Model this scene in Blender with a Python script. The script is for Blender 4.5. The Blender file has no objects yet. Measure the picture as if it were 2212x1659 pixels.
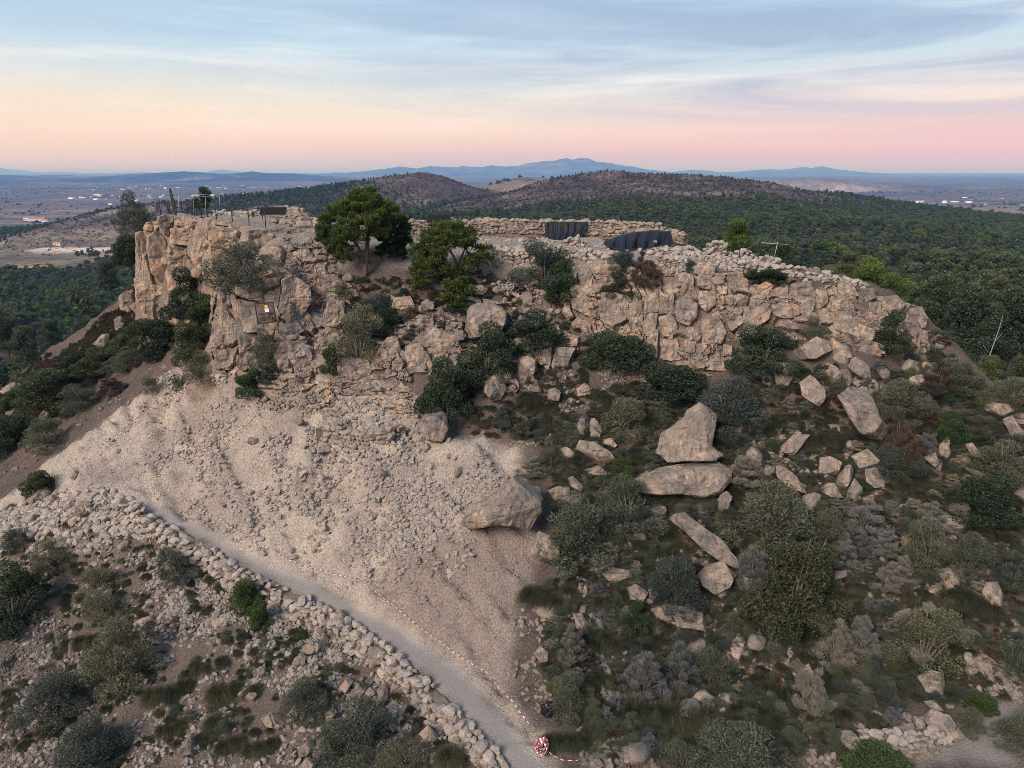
import bpy, bmesh, math, random
import numpy as np
from mathutils import Vector, Matrix, Euler
from mathutils.geometry import delaunay_2d_cdt

# ------------------------------------------------------------------ camera
CAMZ = 24.0
PITCH = math.radians(16.2)
FPX = 1587.5                      # focal length in picture units (picture 2212 x 1659)
S, Cc = math.sin(PITCH), math.cos(PITCH)
scene = bpy.context.scene
cam_data = bpy.data.cameras.new('camera')
cam = bpy.data.objects.new('camera', cam_data)
scene.collection.objects.link(cam)
cam.location = (0, 0, CAMZ)
cam.rotation_euler = (math.pi / 2 - PITCH, 0, 0)
cam_data.sensor_fit = 'HORIZONTAL'
cam_data.sensor_width = 36.0
cam_data.lens = 36.0 * FPX / 2212.0
cam_data.clip_start = 0.5
cam_data.clip_end = 120000.0
scene.camera = cam

# ------------------------------------------------------------------ light and exposure
SUN_AZ = math.radians(218)        # compass-like angle from +Y, clockwise: behind the camera, to the left
SUN_EL = math.radians(34)
sun_dir = Vector((math.sin(SUN_AZ) * math.cos(SUN_EL), math.cos(SUN_AZ) * math.cos(SUN_EL), math.sin(SUN_EL)))
sun_data = bpy.data.lights.new('sun', 'SUN')
sun_data.energy = 2.9
sun_data.angle = math.radians(28)
sun_data.color = (1.0, 0.85, 0.76)
sun = bpy.data.objects.new('sun', sun_data)
scene.collection.objects.link(sun)
sun.rotation_euler = sun_dir.to_track_quat('Z', 'Y').to_euler()

scene.view_settings.view_transform = 'Standard'
scene.view_settings.look = 'None'
scene.view_settings.gamma = 1.0
scene.view_settings.exposure = 0.62
scene.view_settings.use_curve_mapping = False
scene.render.engine = 'CYCLES'
cy = scene.cycles
cy.use_denoising = True
cy.denoising_prefilter = 'NONE'
cy.max_bounces = 5
cy.diffuse_bounces = 2
cy.glossy_bounces = 1
cy.transmission_bounces = 2
cy.transparent_max_bounces = 6
cy.volume_bounces = 0
cy.use_adaptive_sampling = True
cy.adaptive_threshold = 0.012
cy.pixel_filter_type = 'BLACKMAN_HARRIS'
cy.filter_width = 0.8


class NT:
    """tiny node-tree helper"""
    def __init__(self, tree):
        self.t = tree
        tree.nodes.clear()

    def n(self, typ, ins=None, **attrs):
        nd = self.t.nodes.new(typ)
        for k, v in attrs.items():
            setattr(nd, k, v)
        for k, v in (ins or {}).items():
            sock = nd.inputs[k]
            if isinstance(v, bpy.types.NodeSocket):
                self.t.links.new(v, sock)
            else:
                sock.default_value = v
        return nd

    def math(self, op, a, b=0.0, clamp=False):
        nd = self.n('ShaderNodeMath', {0: a, 1: b}, operation=op)
        nd.use_clamp = clamp
        return nd.outputs[0]

    def mix(self, f, a, b, blend='MIX'):
        nd = self.n('ShaderNodeMix', data_type='RGBA', blend_type=blend)
        for i, v in ((0, f), (6, a), (7, b)):
            if isinstance(v, bpy.types.NodeSocket):
                self.t.links.new(v, nd.inputs[i])
            else:
                nd.inputs[i].default_value = v if i == 0 else (tuple(v) + (1,))[:4]
        return nd.outputs[2]

    def ramp(self, f, stops, interp='LINEAR'):
        nd = self.n('ShaderNodeValToRGB', {0: f})
        cr = nd.color_ramp
        cr.interpolation = interp
        while len(cr.elements) > 1:
            cr.elements.remove(cr.elements[-1])
        for i, (p, c) in enumerate(stops):
            e = cr.elements[0] if i == 0 else cr.elements.new(p)
            e.position = p
            e.color = (tuple(c) + (1,))[:4] if not isinstance(c, (int, float)) else (c, c, c, 1)
        return nd.outputs[0]

    def noise(self, vec, scale, detail=3, rough=0.55, dist=0.0):
        return self.n('ShaderNodeTexNoise', {'Vector': vec, 'Scale': scale, 'Detail': detail, 'Roughness': rough, 'Distortion': dist}).outputs[0]


def srgb(r, g, b):
    return tuple(((c / 255) / 12.92 if c / 255 <= 0.04045 else ((c / 255 + 0.055) / 1.055) ** 2.4) for c in (r, g, b))


# ------------------------------------------------------------------ sky: dusk, anti-twilight band, thin streaks of cloud
world = bpy.data.worlds.new('World')
scene.world = world
world.use_nodes = True
w = NT(world.node_tree)
tc = w.n('ShaderNodeTexCoord').outputs['Generated']
nrm = w.n('ShaderNodeVectorMath', {0: tc}, operation='NORMALIZE').outputs[0]
sep = w.n('ShaderNodeSeparateXYZ', {0: nrm})
X_, Y_, Z_ = sep.outputs
zz = w.math('ADD', w.math('MULTIPLY', Z_, 2.0), 0.1)          # ramp position = 0.1 + 2 sin(elevation)
def zp(z): return 0.1 + 2 * z
sky_ramp = w.ramp(zz, [
    (0.0, srgb(120, 120, 140)), (zp(-0.005), srgb(150, 152, 182)), (zp(0.004), srgb(176, 168, 192)), (zp(0.014), srgb(208, 180, 188)),
    (zp(0.027), srgb(226, 198, 190)), (zp(0.046), srgb(234, 214, 200)), (zp(0.072), srgb(229, 221, 213)),
    (zp(0.105), srgb(206, 214, 222)), (zp(0.15), srgb(184, 205, 225)), (zp(0.21), srgb(160, 190, 219)), (zp(0.32), srgb(150, 180, 212)), (1.0, srgb(146, 176, 210))])
# the band is creamier towards the left, pinker towards the right
az = w.n('ShaderNodeMath', {0: X_, 1: Y_}, operation='ARCTAN2').outputs[0]
lowf = w.ramp(Z_, [(0.0, 0.0), (0.006, 1.0), (0.05, 1.0), (0.13, 0.0)])
rightf = w.n('ShaderNodeMapRange', {0: az, 1: -0.2, 2: 0.6, 3: 0.0, 4: 0.55}, interpolation_type='SMOOTHSTEP').outputs[0]
leftf = w.n('ShaderNodeMapRange', {0: az, 1: 0.1, 2: -0.6, 3: 0.0, 4: 0.7}, interpolation_type='SMOOTHSTEP').outputs[0]
col = w.mix(w.math('MULTIPLY', lowf, rightf), sky_ramp, srgb(226, 176, 192))
col = w.mix(w.math('MULTIPLY', lowf, leftf), col, srgb(240, 218, 188))
# physically based sky underneath, a fifth of the mix
sky = w.n('ShaderNodeTexSky', sky_type='NISHITA', sun_disc=False, sun_elevation=math.radians(4), sun_rotation=SUN_AZ, altitude=300, air_density=1.0, dust_density=0.7, ozone_density=2.0)
sky_s = w.n('ShaderNodeVectorMath', {0: sky.outputs[0], 3: 0.10}, operation='SCALE').outputs[0]
col = w.mix(0.12, col, sky_s)
# cirrus streaks on a high flat sheet
pa = w.n('ShaderNodeCombineXYZ', {0: az, 1: Z_, 2: 0.0}).outputs[0]
mp = w.n('ShaderNodeMapping', {0: pa, 1: (1.7, 0.35, 0), 2: (0, 0, math.radians(7)), 3: (1.7, 16.0, 1)}).outputs[0]
c1 = w.noise(mp, 1.0, 6, 0.55, 0.9)
mp2 = w.n('ShaderNodeMapping', {0: pa, 1: (5.2, 2.4, 0), 2: (0, 0, math.radians(-4)), 3: (2.2, 26.0, 1)}).outputs[0]
c2 = w.noise(mp2, 1.0, 6, 0.6, 0.8)
cov = w.n('ShaderNodeMapRange', {0: az, 1: -0.45, 2: 0.4, 3: 0.25, 4: 1.15}).outputs[0]
dark = w.math('MULTIPLY', w.ramp(c1, [(0.44, 0.0), (0.62, 1.0)]), cov, True)
dark = w.math('MULTIPLY', dark, w.ramp(Z_, [(0.025, 0.0), (0.07, 0.85), (0.25, 0.85)]))
light = w.math('MULTIPLY', w.ramp(c2, [(0.46, 0.0), (0.66, 1.0)]), w.ramp(Z_, [(0.02, 0.0), (0.05, 0.6), (0.22, 0.4)]))
lightc = w.ramp(Z_, [(0.02, srgb(240, 205, 195)), (0.07, srgb(238, 224, 216)), (0.14, srgb(222, 228, 236))])
darkc = w.ramp(Z_, [(0.03, srgb(206, 176, 186)), (0.07, srgb(190, 184, 200)), (0.13, srgb(150, 166, 192)), (0.25, srgb(142, 163, 192))])
col = w.mix(light, col, lightc)
col = w.mix(dark, col, darkc)
boost = w.ramp(Z_, [(0.0, (1.12, 1.02, 1.0)), (0.02, (1.10, 1.03, 1.02)), (0.05, (1.10, 1.06, 1.04)), (0.1, (1.06, 1.08, 1.08)), (0.2, (1.06, 1.08, 1.1)), (0.5, (1.0, 1.0, 1.0))])
col = w.mix(1.0, col, boost, 'MULTIPLY')
bg = w.n('ShaderNodeBackground', {'Color': col, 'Strength': 0.79})
w.n('ShaderNodeOutputWorld', {0: bg.outputs[0]})

# ------------------------------------------------------------------ helpers
random.seed(7)
RNG = np.random.default_rng(7)
LINK = scene.collection.objects.link


def ray(u, v):
    x = (u - 1106.0) / FPX
    y = (v - 829.5) / FPX
    return np.array((x, Cc - S * y, -S - Cc * y))


def at_y(u, v, Y):
    d = ray(u, v)
    t = Y / d[1]
    return np.array((d[0] * t, Y, CAMZ + d[2] * t))


def at_z(u, v, Z):
    d = ray(u, v)
    t = Z / d[2]
    return np.array((d[0] * t, d[1] * t, CAMZ + Z))


def project(p):
    r = np.asarray(p, float) - np.array((0, 0, CAMZ))
    f = r[..., 1] * Cc - r[..., 2] * S
    up = r[..., 1] * S + r[..., 2] * Cc
    f = np.where(f < 0.1, 0.1, f)
    return 1106 + FPX * r[..., 0] / f, 829.5 - FPX * up / f


CROPS = {1: (0, 324.02, .341797), 2: (648.05, 324.02, .341797), 3: (1296.1, 324.02, .414063), 4: (0, 756.05, .366211),
         5: (702.05, 756.05, .366211), 6: (1401.95, 756.05, .366211), 7: (0, 1172.97, .5), 8: (1106, 1172.97, .5), 0: (0, 0, 1.0)}


def cp(c, x, y):
    a, b, k = CROPS[c]
    return a + k * x, b + k * y


def _hash(i, j, k, seed):
    h = (i.astype(np.uint32) * np.uint32(374761393) + j.astype(np.uint32) * np.uint32(668265263) + k.astype(np.uint32) * np.uint32(2147483647) + np.uint32((seed * 144665 + 1013) & 0xffffffff))
    h = (h ^ (h >> np.uint32(13))) * np.uint32(1274126177)
    h = h ^ (h >> np.uint32(16))
    h = h * np.uint32(2246822519)
    h = h ^ (h >> np.uint32(15))
    return h.astype(np.float64) / 4294967295.0


def vnoise(p, seed=0):
    p = np.asarray(p, float)
    f = np.floor(p)
    i = f.astype(np.int64)
    t = p - f
    t = t * t * t * (t * (t * 6 - 15) + 10)
    out = 0
    for dx in (0, 1):
        wx = t[:, 0] if dx else 1 - t[:, 0]
        for dy in (0, 1):
            wy = t[:, 1] if dy else 1 - t[:, 1]
            for dz in (0, 1):
                wz = t[:, 2] if dz else 1 - t[:, 2]
                out = out + wx * wy * wz * _hash(i[:, 0] + dx, i[:, 1] + dy, i[:, 2] + dz, seed)
    return out * 2 - 1


def fbm(p, octaves=4, seed=0, gain=0.5):
    a, s, f = 1.0, 0, 1.0
    p = np.asarray(p, float)
    for o in range(octaves):
        s = s + a * vnoise(p * f + o * 17.3, seed + o)
        a *= gain
        f *= 2.03
    return s


def fbm2(x, y, octaves=4, seed=0, gain=0.5):
    return fbm(np.stack([np.ravel(x), np.ravel(y), np.zeros(np.size(x)) + 0.37], 1), octaves, seed, gain).reshape(np.shape(x))


def mesh_np(name, verts, faces, smooth=True, mats=(), mat_idx=None):
    """verts (n,3); faces (m,3) or (m,4) array, or list of such arrays"""
    me = bpy.data.meshes.new(name)
    verts = np.ascontiguousarray(verts, np.float32)
    fl = faces if isinstance(faces, list) else [faces]
    fl = [np.ascontiguousarray(f, np.int32) for f in fl if len(f)]
    me.vertices.add(len(verts))
    me.vertices.foreach_set('co', verts.ravel())
    if fl:
        loops = np.concatenate([f.ravel() for f in fl])
        sizes = np.concatenate([np.full(len(f), f.shape[1], np.int32) for f in fl])
        starts = np.concatenate([[0], np.cumsum(sizes)[:-1]]).astype(np.int32)
        me.loops.add(len(loops))
        me.loops.foreach_set('vertex_index', loops)
        me.polygons.add(len(sizes))
        me.polygons.foreach_set('loop_start', starts)
        me.polygons.foreach_set('use_smooth', np.full(len(sizes), smooth))
    for m in mats:
        me.materials.append(m)
    if mat_idx is not None:
        me.polygons.foreach_set('material_index', np.asarray(mat_idx, np.int32))
    me.update(calc_edges=True)
    return me


def obj(name, me, parent=None, loc=None, **props):
    o = bpy.data.objects.new(name, me)
    LINK(o)
    if loc is not None:
        o.location = loc
    if parent is not None:
        o.parent = parent
    for k, v in props.items():
        o[k] = v
    return o


def face_attr(me, name, data):
    a = me.attributes.new(name, 'FLOAT', 'FACE')
    a.data.foreach_set('value', np.asarray(data, np.float32))


def col_attr(me, name, rgb):
    a = me.color_attributes.new(name, 'FLOAT_COLOR', 'POINT')
    c = np.ones((len(rgb), 4), np.float32)
    c[:, :3] = rgb
    a.data.foreach_set('color', c.ravel())


_ico = {}
def ico(level):
    if level not in _ico:
        bm = bmesh.new()
        bmesh.ops.create_icosphere(bm, subdivisions=level, radius=1.0)
        v = np.array([x.co[:] for x in bm.verts])
        f = np.array([[q.index for q in x.verts] for x in bm.faces])
        bm.free()
        _ico[level] = (v / np.linalg.norm(v, axis=1)[:, None], f)
    return _ico[level]


def tubes(paths, sides=6):
    """list of (points (n,3), radii (n,)) -> verts, faces"""
    V, F, T, o = [], [], [], 0
    for pts, rad in paths:
        pts = np.asarray(pts, float)
        rad = np.broadcast_to(np.asarray(rad, float), (len(pts),))
        tan = np.gradient(pts, axis=0)
        tan /= np.linalg.norm(tan, axis=1)[:, None] + 1e-9
        ref = np.array((0.13, 0.21, 1.0)) if abs(tan[0, 2]) < 0.9 else np.array((1.0, 0.1, 0.05))
        a = np.cross(tan, ref)
        a /= np.linalg.norm(a, axis=1)[:, None] + 1e-9
        b = np.cross(tan, a)
        ang = np.arange(sides) / sides * 2 * math.pi
        ring = pts[:, None, :] + rad[:, None, None] * (np.cos(ang)[None, :, None] * a[:, None, :] + np.sin(ang)[None, :, None] * b[:, None, :])
        n = len(pts)
        V.append(ring.reshape(-1, 3))
        for i in range(n - 1):
            for j in range(sides):
                k = (j + 1) % sides
                F.append((o + i * sides + j, o + i * sides + k, o + (i + 1) * sides + k, o + (i + 1) * sides + j))
        o += n * sides
        V.append(pts[[0, -1]])
        o0 = o - n * sides
        for j in range(sides):
            k = (j + 1) % sides
            T.append((o0 + k, o0 + j, o))
            T.append((o - sides + j, o - sides + k, o + 1))
        o += 2
    return np.concatenate(V), [np.array(F), np.array(T)]


def boxes(lst):
    """list of (centre, half sizes, 3x3 rotation or None)"""
    V, F = [], []
    c = np.array([(x, y, z) for x in (-1, 1) for y in (-1, 1) for z in (-1, 1)], float)
    q = np.array([(0, 1, 3, 2), (4, 6, 7, 5), (0, 4, 5, 1), (2, 3, 7, 6), (0, 2, 6, 4), (1, 5, 7, 3)])
    for i, (ce, hs, R) in enumerate(lst):
        p = c * np.asarray(hs)
        if R is not None:
            p = p @ np.asarray(R).T
        V.append(p + np.asarray(ce))
        F.append(q + 8 * i)
    return np.concatenate(V), np.concatenate(F)


# ------------------------------------------------------------------ materials
MATS = {}
def material(name):
    m = bpy.data.materials.new(name)
    m.use_nodes = True
    MATS[name] = m
    return m, NT(m.node_tree)


def finish(t, colour, rough=0.9, normal=None, spec=0.25, extra=None):
    ins = {'Base Color': colour, 'Roughness': rough, 'Specular IOR Level': spec}
    if normal is not None:
        ins['Normal'] = normal
    b = t.n('ShaderNodeBsdfPrincipled', ins)
    t.n('ShaderNodeOutputMaterial', {0: b.outputs[0]})
    return b


def rock_mat(name, base, grey, stain, stain_amt=0.45, grey_amt=0.5, scale=1.0):
    m, t = material(name)
    co = t.n('ShaderNodeTexCoord').outputs['Object']
    rnd = t.n('ShaderNodeObjectInfo').outputs['Random']
    off = t.n('ShaderNodeVectorMath', {0: co, 1: t.n('ShaderNodeCombineXYZ', {0: t.math('MULTIPLY', rnd, 91.0), 1: t.math('MULTIPLY', rnd, 57.0), 2: t.math('MULTIPLY', rnd, 33.0)}).outputs[0]}, operation='ADD').outputs[0]
    n1 = t.noise(off, 0.8 * scale, 5, 0.62, 0.4)
    n2 = t.noise(off, 3.5 * scale, 5, 0.65, 0.2)
    n3 = t.noise(off, 22.0 * scale, 4, 0.6)
    st = t.noise(t.n('ShaderNodeMapping', {0: off, 3: (1.6, 1.6, 0.35)}).outputs[0], 0.9 * scale, 4, 0.6, 0.3)
    c = t.mix(t.ramp(n2, [(0.36, 0.0), (0.64, 1.0)]), tuple(x * 0.66 for x in base), tuple(min(1, x * 1.22) for x in base))
    c = t.mix(t.math('MULTIPLY', t.ramp(n1, [(0.40, 0.0), (0.56, 1.0)]), grey_amt), c, grey)
    stv = t.noise(t.n('ShaderNodeMapping', {0: off, 3: (3.0, 3.0, 0.22)}).outputs[0], 1.2 * scale, 4, 0.65, 0.2)
    c = t.mix(t.math('MULTIPLY', t.ramp(stv, [(0.50, 0.0), (0.60, 1.0)]), 0.7 if scale < 2 else 0.22), c, tuple(x * 0.6 for x in grey))
    c = t.mix(t.math('MULTIPLY', t.ramp(st, [(0.54, 0.0), (0.70, 1.0)]), stain_amt), c, stain)
    c = t.mix(t.math('MULTIPLY', t.ramp(n3, [(0.34, 1.0), (0.46, 0.0)]), 0.75), c, tuple(x * 0.4 for x in grey))
    # dark lichen specks and each stone a touch different
    c = t.mix(t.math('MULTIPLY', t.ramp(t.noise(off, 60.0 * scale, 2, 0.5), [(0.28, 1.0), (0.38, 0.0)]), 0.4), c, (0.10, 0.09, 0.08))
    c = t.mix(1.0, c, t.ramp(rnd, [(0, (0.80, 0.80, 0.82)), (0.5, (1.0, 0.98, 0.96)), (1, (1.12, 1.08, 1.03))]), 'MULTIPLY')
    h = t.math('ADD', t.math('MULTIPLY', n2, 0.6), t.math('MULTIPLY', n3, 0.25))
    vor = t.n('ShaderNodeTexVoronoi', {'Vector': off, 'Scale': 9.0 * scale}, feature='F1').outputs['Distance']
    h = t.math('ADD', h, t.math('MULTIPLY', t.math('MINIMUM', vor, 0.25), 0.5))
    bp = t.n('ShaderNodeBump', {'Strength': 1.0, 'Distance': 0.16, 'Height': h}).outputs[0]
    finish(t, c, 0.93, bp, 0.15)
    return m


M_ROCK = rock_mat('weathered_sandstone', (0.36, 0.285, 0.225), (0.20, 0.175, 0.152), (0.42, 0.26, 0.16), 0.4, 0.85)
M_CLIFF = rock_mat('cliff_sandstone', (0.43, 0.335, 0.262), (0.20, 0.175, 0.153), (0.50, 0.285, 0.16), 0.5, 0.85)
M_CLIFFO = rock_mat('orange_cliff_sandstone', (0.46, 0.345, 0.255), (0.22, 0.185, 0.155), (0.56, 0.30, 0.155), 0.75, 0.7, 0.7)
M_STONE = rock_mat('pale_limestone_stone', (0.52, 0.43, 0.35), (0.31, 0.265, 0.225), (0.48, 0.31, 0.2), 0.3, 0.5, 3.0)
M_STONEP = rock_mat('bleached_limestone', (0.62, 0.545, 0.47), (0.43, 0.375, 0.325), (0.52, 0.37, 0.26), 0.3, 0.4, 3.0)
M_STONEG = rock_mat('grey_weathered_stone', (0.36, 0.31, 0.265), (0.22, 0.195, 0.175), (0.38, 0.25, 0.17), 0.3, 0.6, 3.0)


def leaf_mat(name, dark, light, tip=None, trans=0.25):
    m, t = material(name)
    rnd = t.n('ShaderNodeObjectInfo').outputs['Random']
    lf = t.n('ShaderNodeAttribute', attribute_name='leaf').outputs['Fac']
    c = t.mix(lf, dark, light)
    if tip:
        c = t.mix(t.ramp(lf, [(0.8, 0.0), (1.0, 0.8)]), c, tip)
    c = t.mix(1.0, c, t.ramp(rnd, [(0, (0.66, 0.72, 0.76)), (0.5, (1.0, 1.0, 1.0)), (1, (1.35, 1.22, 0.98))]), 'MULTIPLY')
    d = t.n('ShaderNodeBsdfPrincipled', {'Base Color': c, 'Roughness': 0.75, 'Specular IOR Level': 0.2})
    tr = t.n('ShaderNodeBsdfTranslucent', {0: c})
    mx = t.n('ShaderNodeMixShader', {0: trans, 1: d.outputs[0], 2: tr.outputs[0]})
    t.n('ShaderNodeOutputMaterial', {0: mx.outputs[0]})
    return m


L_DARK = leaf_mat('lentisk_leaves', (0.02, 0.032, 0.02), (0.072, 0.095, 0.052))
L_GREEN = leaf_mat('fresh_leaves', (0.03, 0.05, 0.014), (0.11, 0.15, 0.04))
L_OLIVE = leaf_mat('olive_leaves', (0.042, 0.05, 0.034), (0.155, 0.162, 0.112))
L_GREY = leaf_mat('grey_green_leaves', (0.038, 0.05, 0.042), (0.12, 0.135, 0.105))
L_SILVER = leaf_mat('silver_twigs', (0.10, 0.10, 0.095), (0.28, 0.27, 0.25))
L_BROWN = leaf_mat('dry_brown_leaves', (0.05, 0.036, 0.028), (0.145, 0.105, 0.08))
L_TUSS = leaf_mat('esparto_blades', (0.04, 0.044, 0.026), (0.13, 0.125, 0.075), (0.2, 0.175, 0.115))
L_PINE = leaf_mat('pine_needles', (0.034, 0.058, 0.016), (0.135, 0.195, 0.05), (0.19, 0.255, 0.065), 0.4)
L_PINEY = leaf_mat('young_pine_needles', (0.06, 0.082, 0.02), (0.19, 0.235, 0.055), (0.29, 0.32, 0.085), 0.42)
L_FOREST = leaf_mat('forest_pine_needles', (0.026, 0.038, 0.022), (0.105, 0.13, 0.066), (0.125, 0.15, 0.072))


def bark_mat(name, a, b):
    m, t = material(name)
    co = t.n('ShaderNodeTexCoord').outputs['Object']
    n = t.noise(t.n('ShaderNodeMapping', {0: co, 3: (1, 1, 0.3)}).outputs[0], 14.0, 4, 0.6)
    bp = t.n('ShaderNodeBump', {'Strength': 0.6, 'Distance': 0.03, 'Height': n}).outputs[0]
    finish(t, t.mix(n, a, b), 0.95, bp, 0.1)
    return m


M_BARK = bark_mat('pine_bark', (0.05, 0.038, 0.03), (0.17, 0.13, 0.105))
M_TWIG = bark_mat('grey_twig', (0.09, 0.075, 0.06), (0.23, 0.20, 0.17))


def plain_mat(name, c, rough=0.6, metal=0.0, var=0.15, scale=8.0):
    m, t = material(name)
    n = t.noise(t.n('ShaderNodeTexCoord').outputs['Object'], scale, 3, 0.6)
    col = t.mix(n, tuple(x * (1 - var) for x in c), tuple(min(1, x * (1 + var)) for x in c))
    b = finish(t, col, rough)
    b.inputs['Metallic'].default_value = metal
    return m


def ground_mat(name, var=0.22, speck=0.28):
    m, t = material(name)
    co = t.n('ShaderNodeTexCoord').outputs['Object']
    base = t.n('ShaderNodeAttribute', attribute_name='zone').outputs['Color']
    n1 = t.noise(co, 1.3, 6, 0.65, 0.3)
    n2 = t.noise(co, 9.0, 5, 0.65)
    n3 = t.noise(co, 18.0, 4, 0.65)
    c = t.mix(n1, (1 - var,) * 3, (1 + var, 1 + var * 0.9, 1 + var * 0.75))
    c2 = t.mix(t.ramp(n2, [(0.3, 0.0), (0.7, 1.0)]), (0.62, 0.61, 0.61), (1.32, 1.3, 1.27))
    out = t.mix(1.0, t.mix(1.0, base, c, 'MULTIPLY'), c2, 'MULTIPLY')
    pm = t.n('ShaderNodeAttribute', attribute_name='pathm').outputs['Fac']
    keep_ = t.math('SUBTRACT', 1.0, t.math('MULTIPLY', pm, 0.85))
    out = t.mix(pm, out, t.mix(1.0, base, t.mix(n1, (0.86, 0.86, 0.87), (1.13, 1.12, 1.1)), 'MULTIPLY'))
    out = t.mix(t.math('MULTIPLY', t.ramp(n3, [(0.58, 0.0), (0.66, 1.0)]), t.math('MULTIPLY', keep_, speck)), out, (0.48, 0.42, 0.37))
    out = t.mix(t.math('MULTIPLY', t.ramp(n3, [(0.34, 1.0), (0.43, 0.0)]), t.math('MULTIPLY', keep_, speck)), out, (0.10, 0.08, 0.065))
    h = t.math('MULTIPLY', t.math('ADD', t.math('MULTIPLY', n2, 1.0), t.math('MULTIPLY', n3, 0.35)), keep_)
    bp = t.n('ShaderNodeBump', {'Strength': 1.0, 'Distance': 0.22, 'Height': h}).outputs[0]
    finish(t, out, 0.97, bp, 0.1)
    return m


M_GROUND = ground_mat('dry_hill_ground')
# ------------------------------------------------------------------ the hill: survey points (picture position + distance), broken lines, triangulated, resampled
TP, TE = [], []
def line(pts, edges=True):
    i0 = len(TP)
    for p in pts:
        TP.append(np.asarray(p, float))
    if edges:
        TE.extend((i0 + i, i0 + i + 1) for i in range(len(pts) - 1))
def ly(pts, edges=True): line([at_y(*p) for p in pts], edges)
def lz(pts, edges=True): line([at_z(*p) for p in pts], edges)
def wp(pts, edges=False): line([(x, y, z + CAMZ) for x, y, z in pts], edges)

# left cliff: rim, foot
ly([(296, 520, 58.6), (300, 505, 58.0), (318, 485, 57.0), (345, 472, 57.2), (376, 467, 57.5), (441, 475, 55.0), (455, 479, 54.5), (530, 498, 51.8), (581, 508, 50.8), (640, 512, 51.2)])
ly([(292, 690, 60.5), (301, 672, 57.4), (321, 693, 55.4), (369, 688, 54.6), (400, 690, 53.8), (444, 692, 52.0), (452, 730, 48.6), (453, 762, 46.2), (474, 797, 45.0), (513, 799, 44.5), (560, 792, 44.2), (600, 802, 43.8), (680, 812, 43.3), (760, 815, 43.0), (820, 822, 42.7), (885, 832, 42.2)])
# the lower block in front of it and its bench
ly([(470, 626, 47.6), (478, 622, 46.6), (520, 613, 46.2), (600, 600, 46.0), (622, 640, 45.8)])
ly([(462, 604, 51.4), (520, 588, 49.8), (585, 566, 49.0), (622, 560, 49.2)])
# stair gully and the ribs beside it
ly([(646, 515, 51.4), (652, 600, 48.6), (668, 700, 46.2), (682, 800, 43.7)])
ly([(690, 540, 50.6), (722, 622, 47.8), (742, 700, 45.8), (765, 790, 43.6)])
ly([(600, 700, 45.2), (625, 750, 44.6), (610, 780, 44.2)], False)
# central rocks
ly([(725, 582, 49.6), (790, 600, 49.0), (880, 590, 49.2), (960, 600, 48.6), (1000, 588, 48.8)], False)
ly([(760, 680, 46.6), (850, 660, 47.0), (950, 652, 47.0), (1030, 655, 46.8), (1100, 640, 47.2), (1200, 640, 46.8)], False)
ly([(850, 730, 44.9), (930, 760, 44.0), (1010, 715, 45.3), (1100, 705, 45.5), (1180, 720, 45.2)], False)
ly([(900, 800, 42.9), (960, 790, 43.1), (1010, 800, 42.9), (1100, 822, 42.1), (1190, 800, 42.6), (1290, 800, 42.5)], False)
# front rim of the summit under the ruined wall
ly([(700, 500, 53.0), (790, 530, 51.8), (880, 552, 50.8), (1000, 556, 50.2), (1100, 556, 49.8), (1200, 548, 49.4), (1300, 556, 48.3), (1400, 562, 47.2), (1500, 573, 46.2), (1600, 586, 45.4), (1700, 597, 44.8), (1800, 610, 44.2), (1900, 632, 43.8), (1960, 662, 43.8), (2000, 688, 44.2)])
# right cliff: upper edge, foot
ly([(1225, 600, 47.6), (1300, 588, 47.0), (1400, 588, 46.1), (1511, 598, 45.2), (1600, 604, 44.6), (1700, 618, 44.1), (1800, 638, 43.5), (1900, 660, 43.0), (1970, 700, 43.2)])
ly([(1235, 680, 46.0), (1296, 722, 44.9), (1390, 777, 43.2), (1450, 785, 42.9), (1511, 798, 42.4), (1586, 735, 43.2), (1670, 718, 42.8), (1750, 712, 42.2), (1810, 730, 41.6), (1880, 772, 40.8), (1990, 778, 42.2)])
# summit floor
ly([(420, 470, 60), (560, 478, 58), (640, 490, 56), (700, 478, 59), (380, 463, 63), (500, 464, 64), (620, 466, 64), (700, 470, 62)], False)
ly([(740, 474, 62), (900, 512, 60.5), (1000, 512, 60.5), (1100, 512, 60.5), (1200, 515, 60), (1320, 520, 58.5), (1420, 530, 56.0), (1500, 545, 52.0)], False)
ly([(900, 530, 54.5), (1050, 535, 53.5), (1200, 535, 53), (1320, 545, 51), (1450, 555, 48.5)], False)
ly([(1550, 558, 50.0), (1640, 566, 48.5), (1730, 580, 47.2), (1830, 600, 46.6), (1920, 630, 46.2), (1990, 672, 46.0)])
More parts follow.
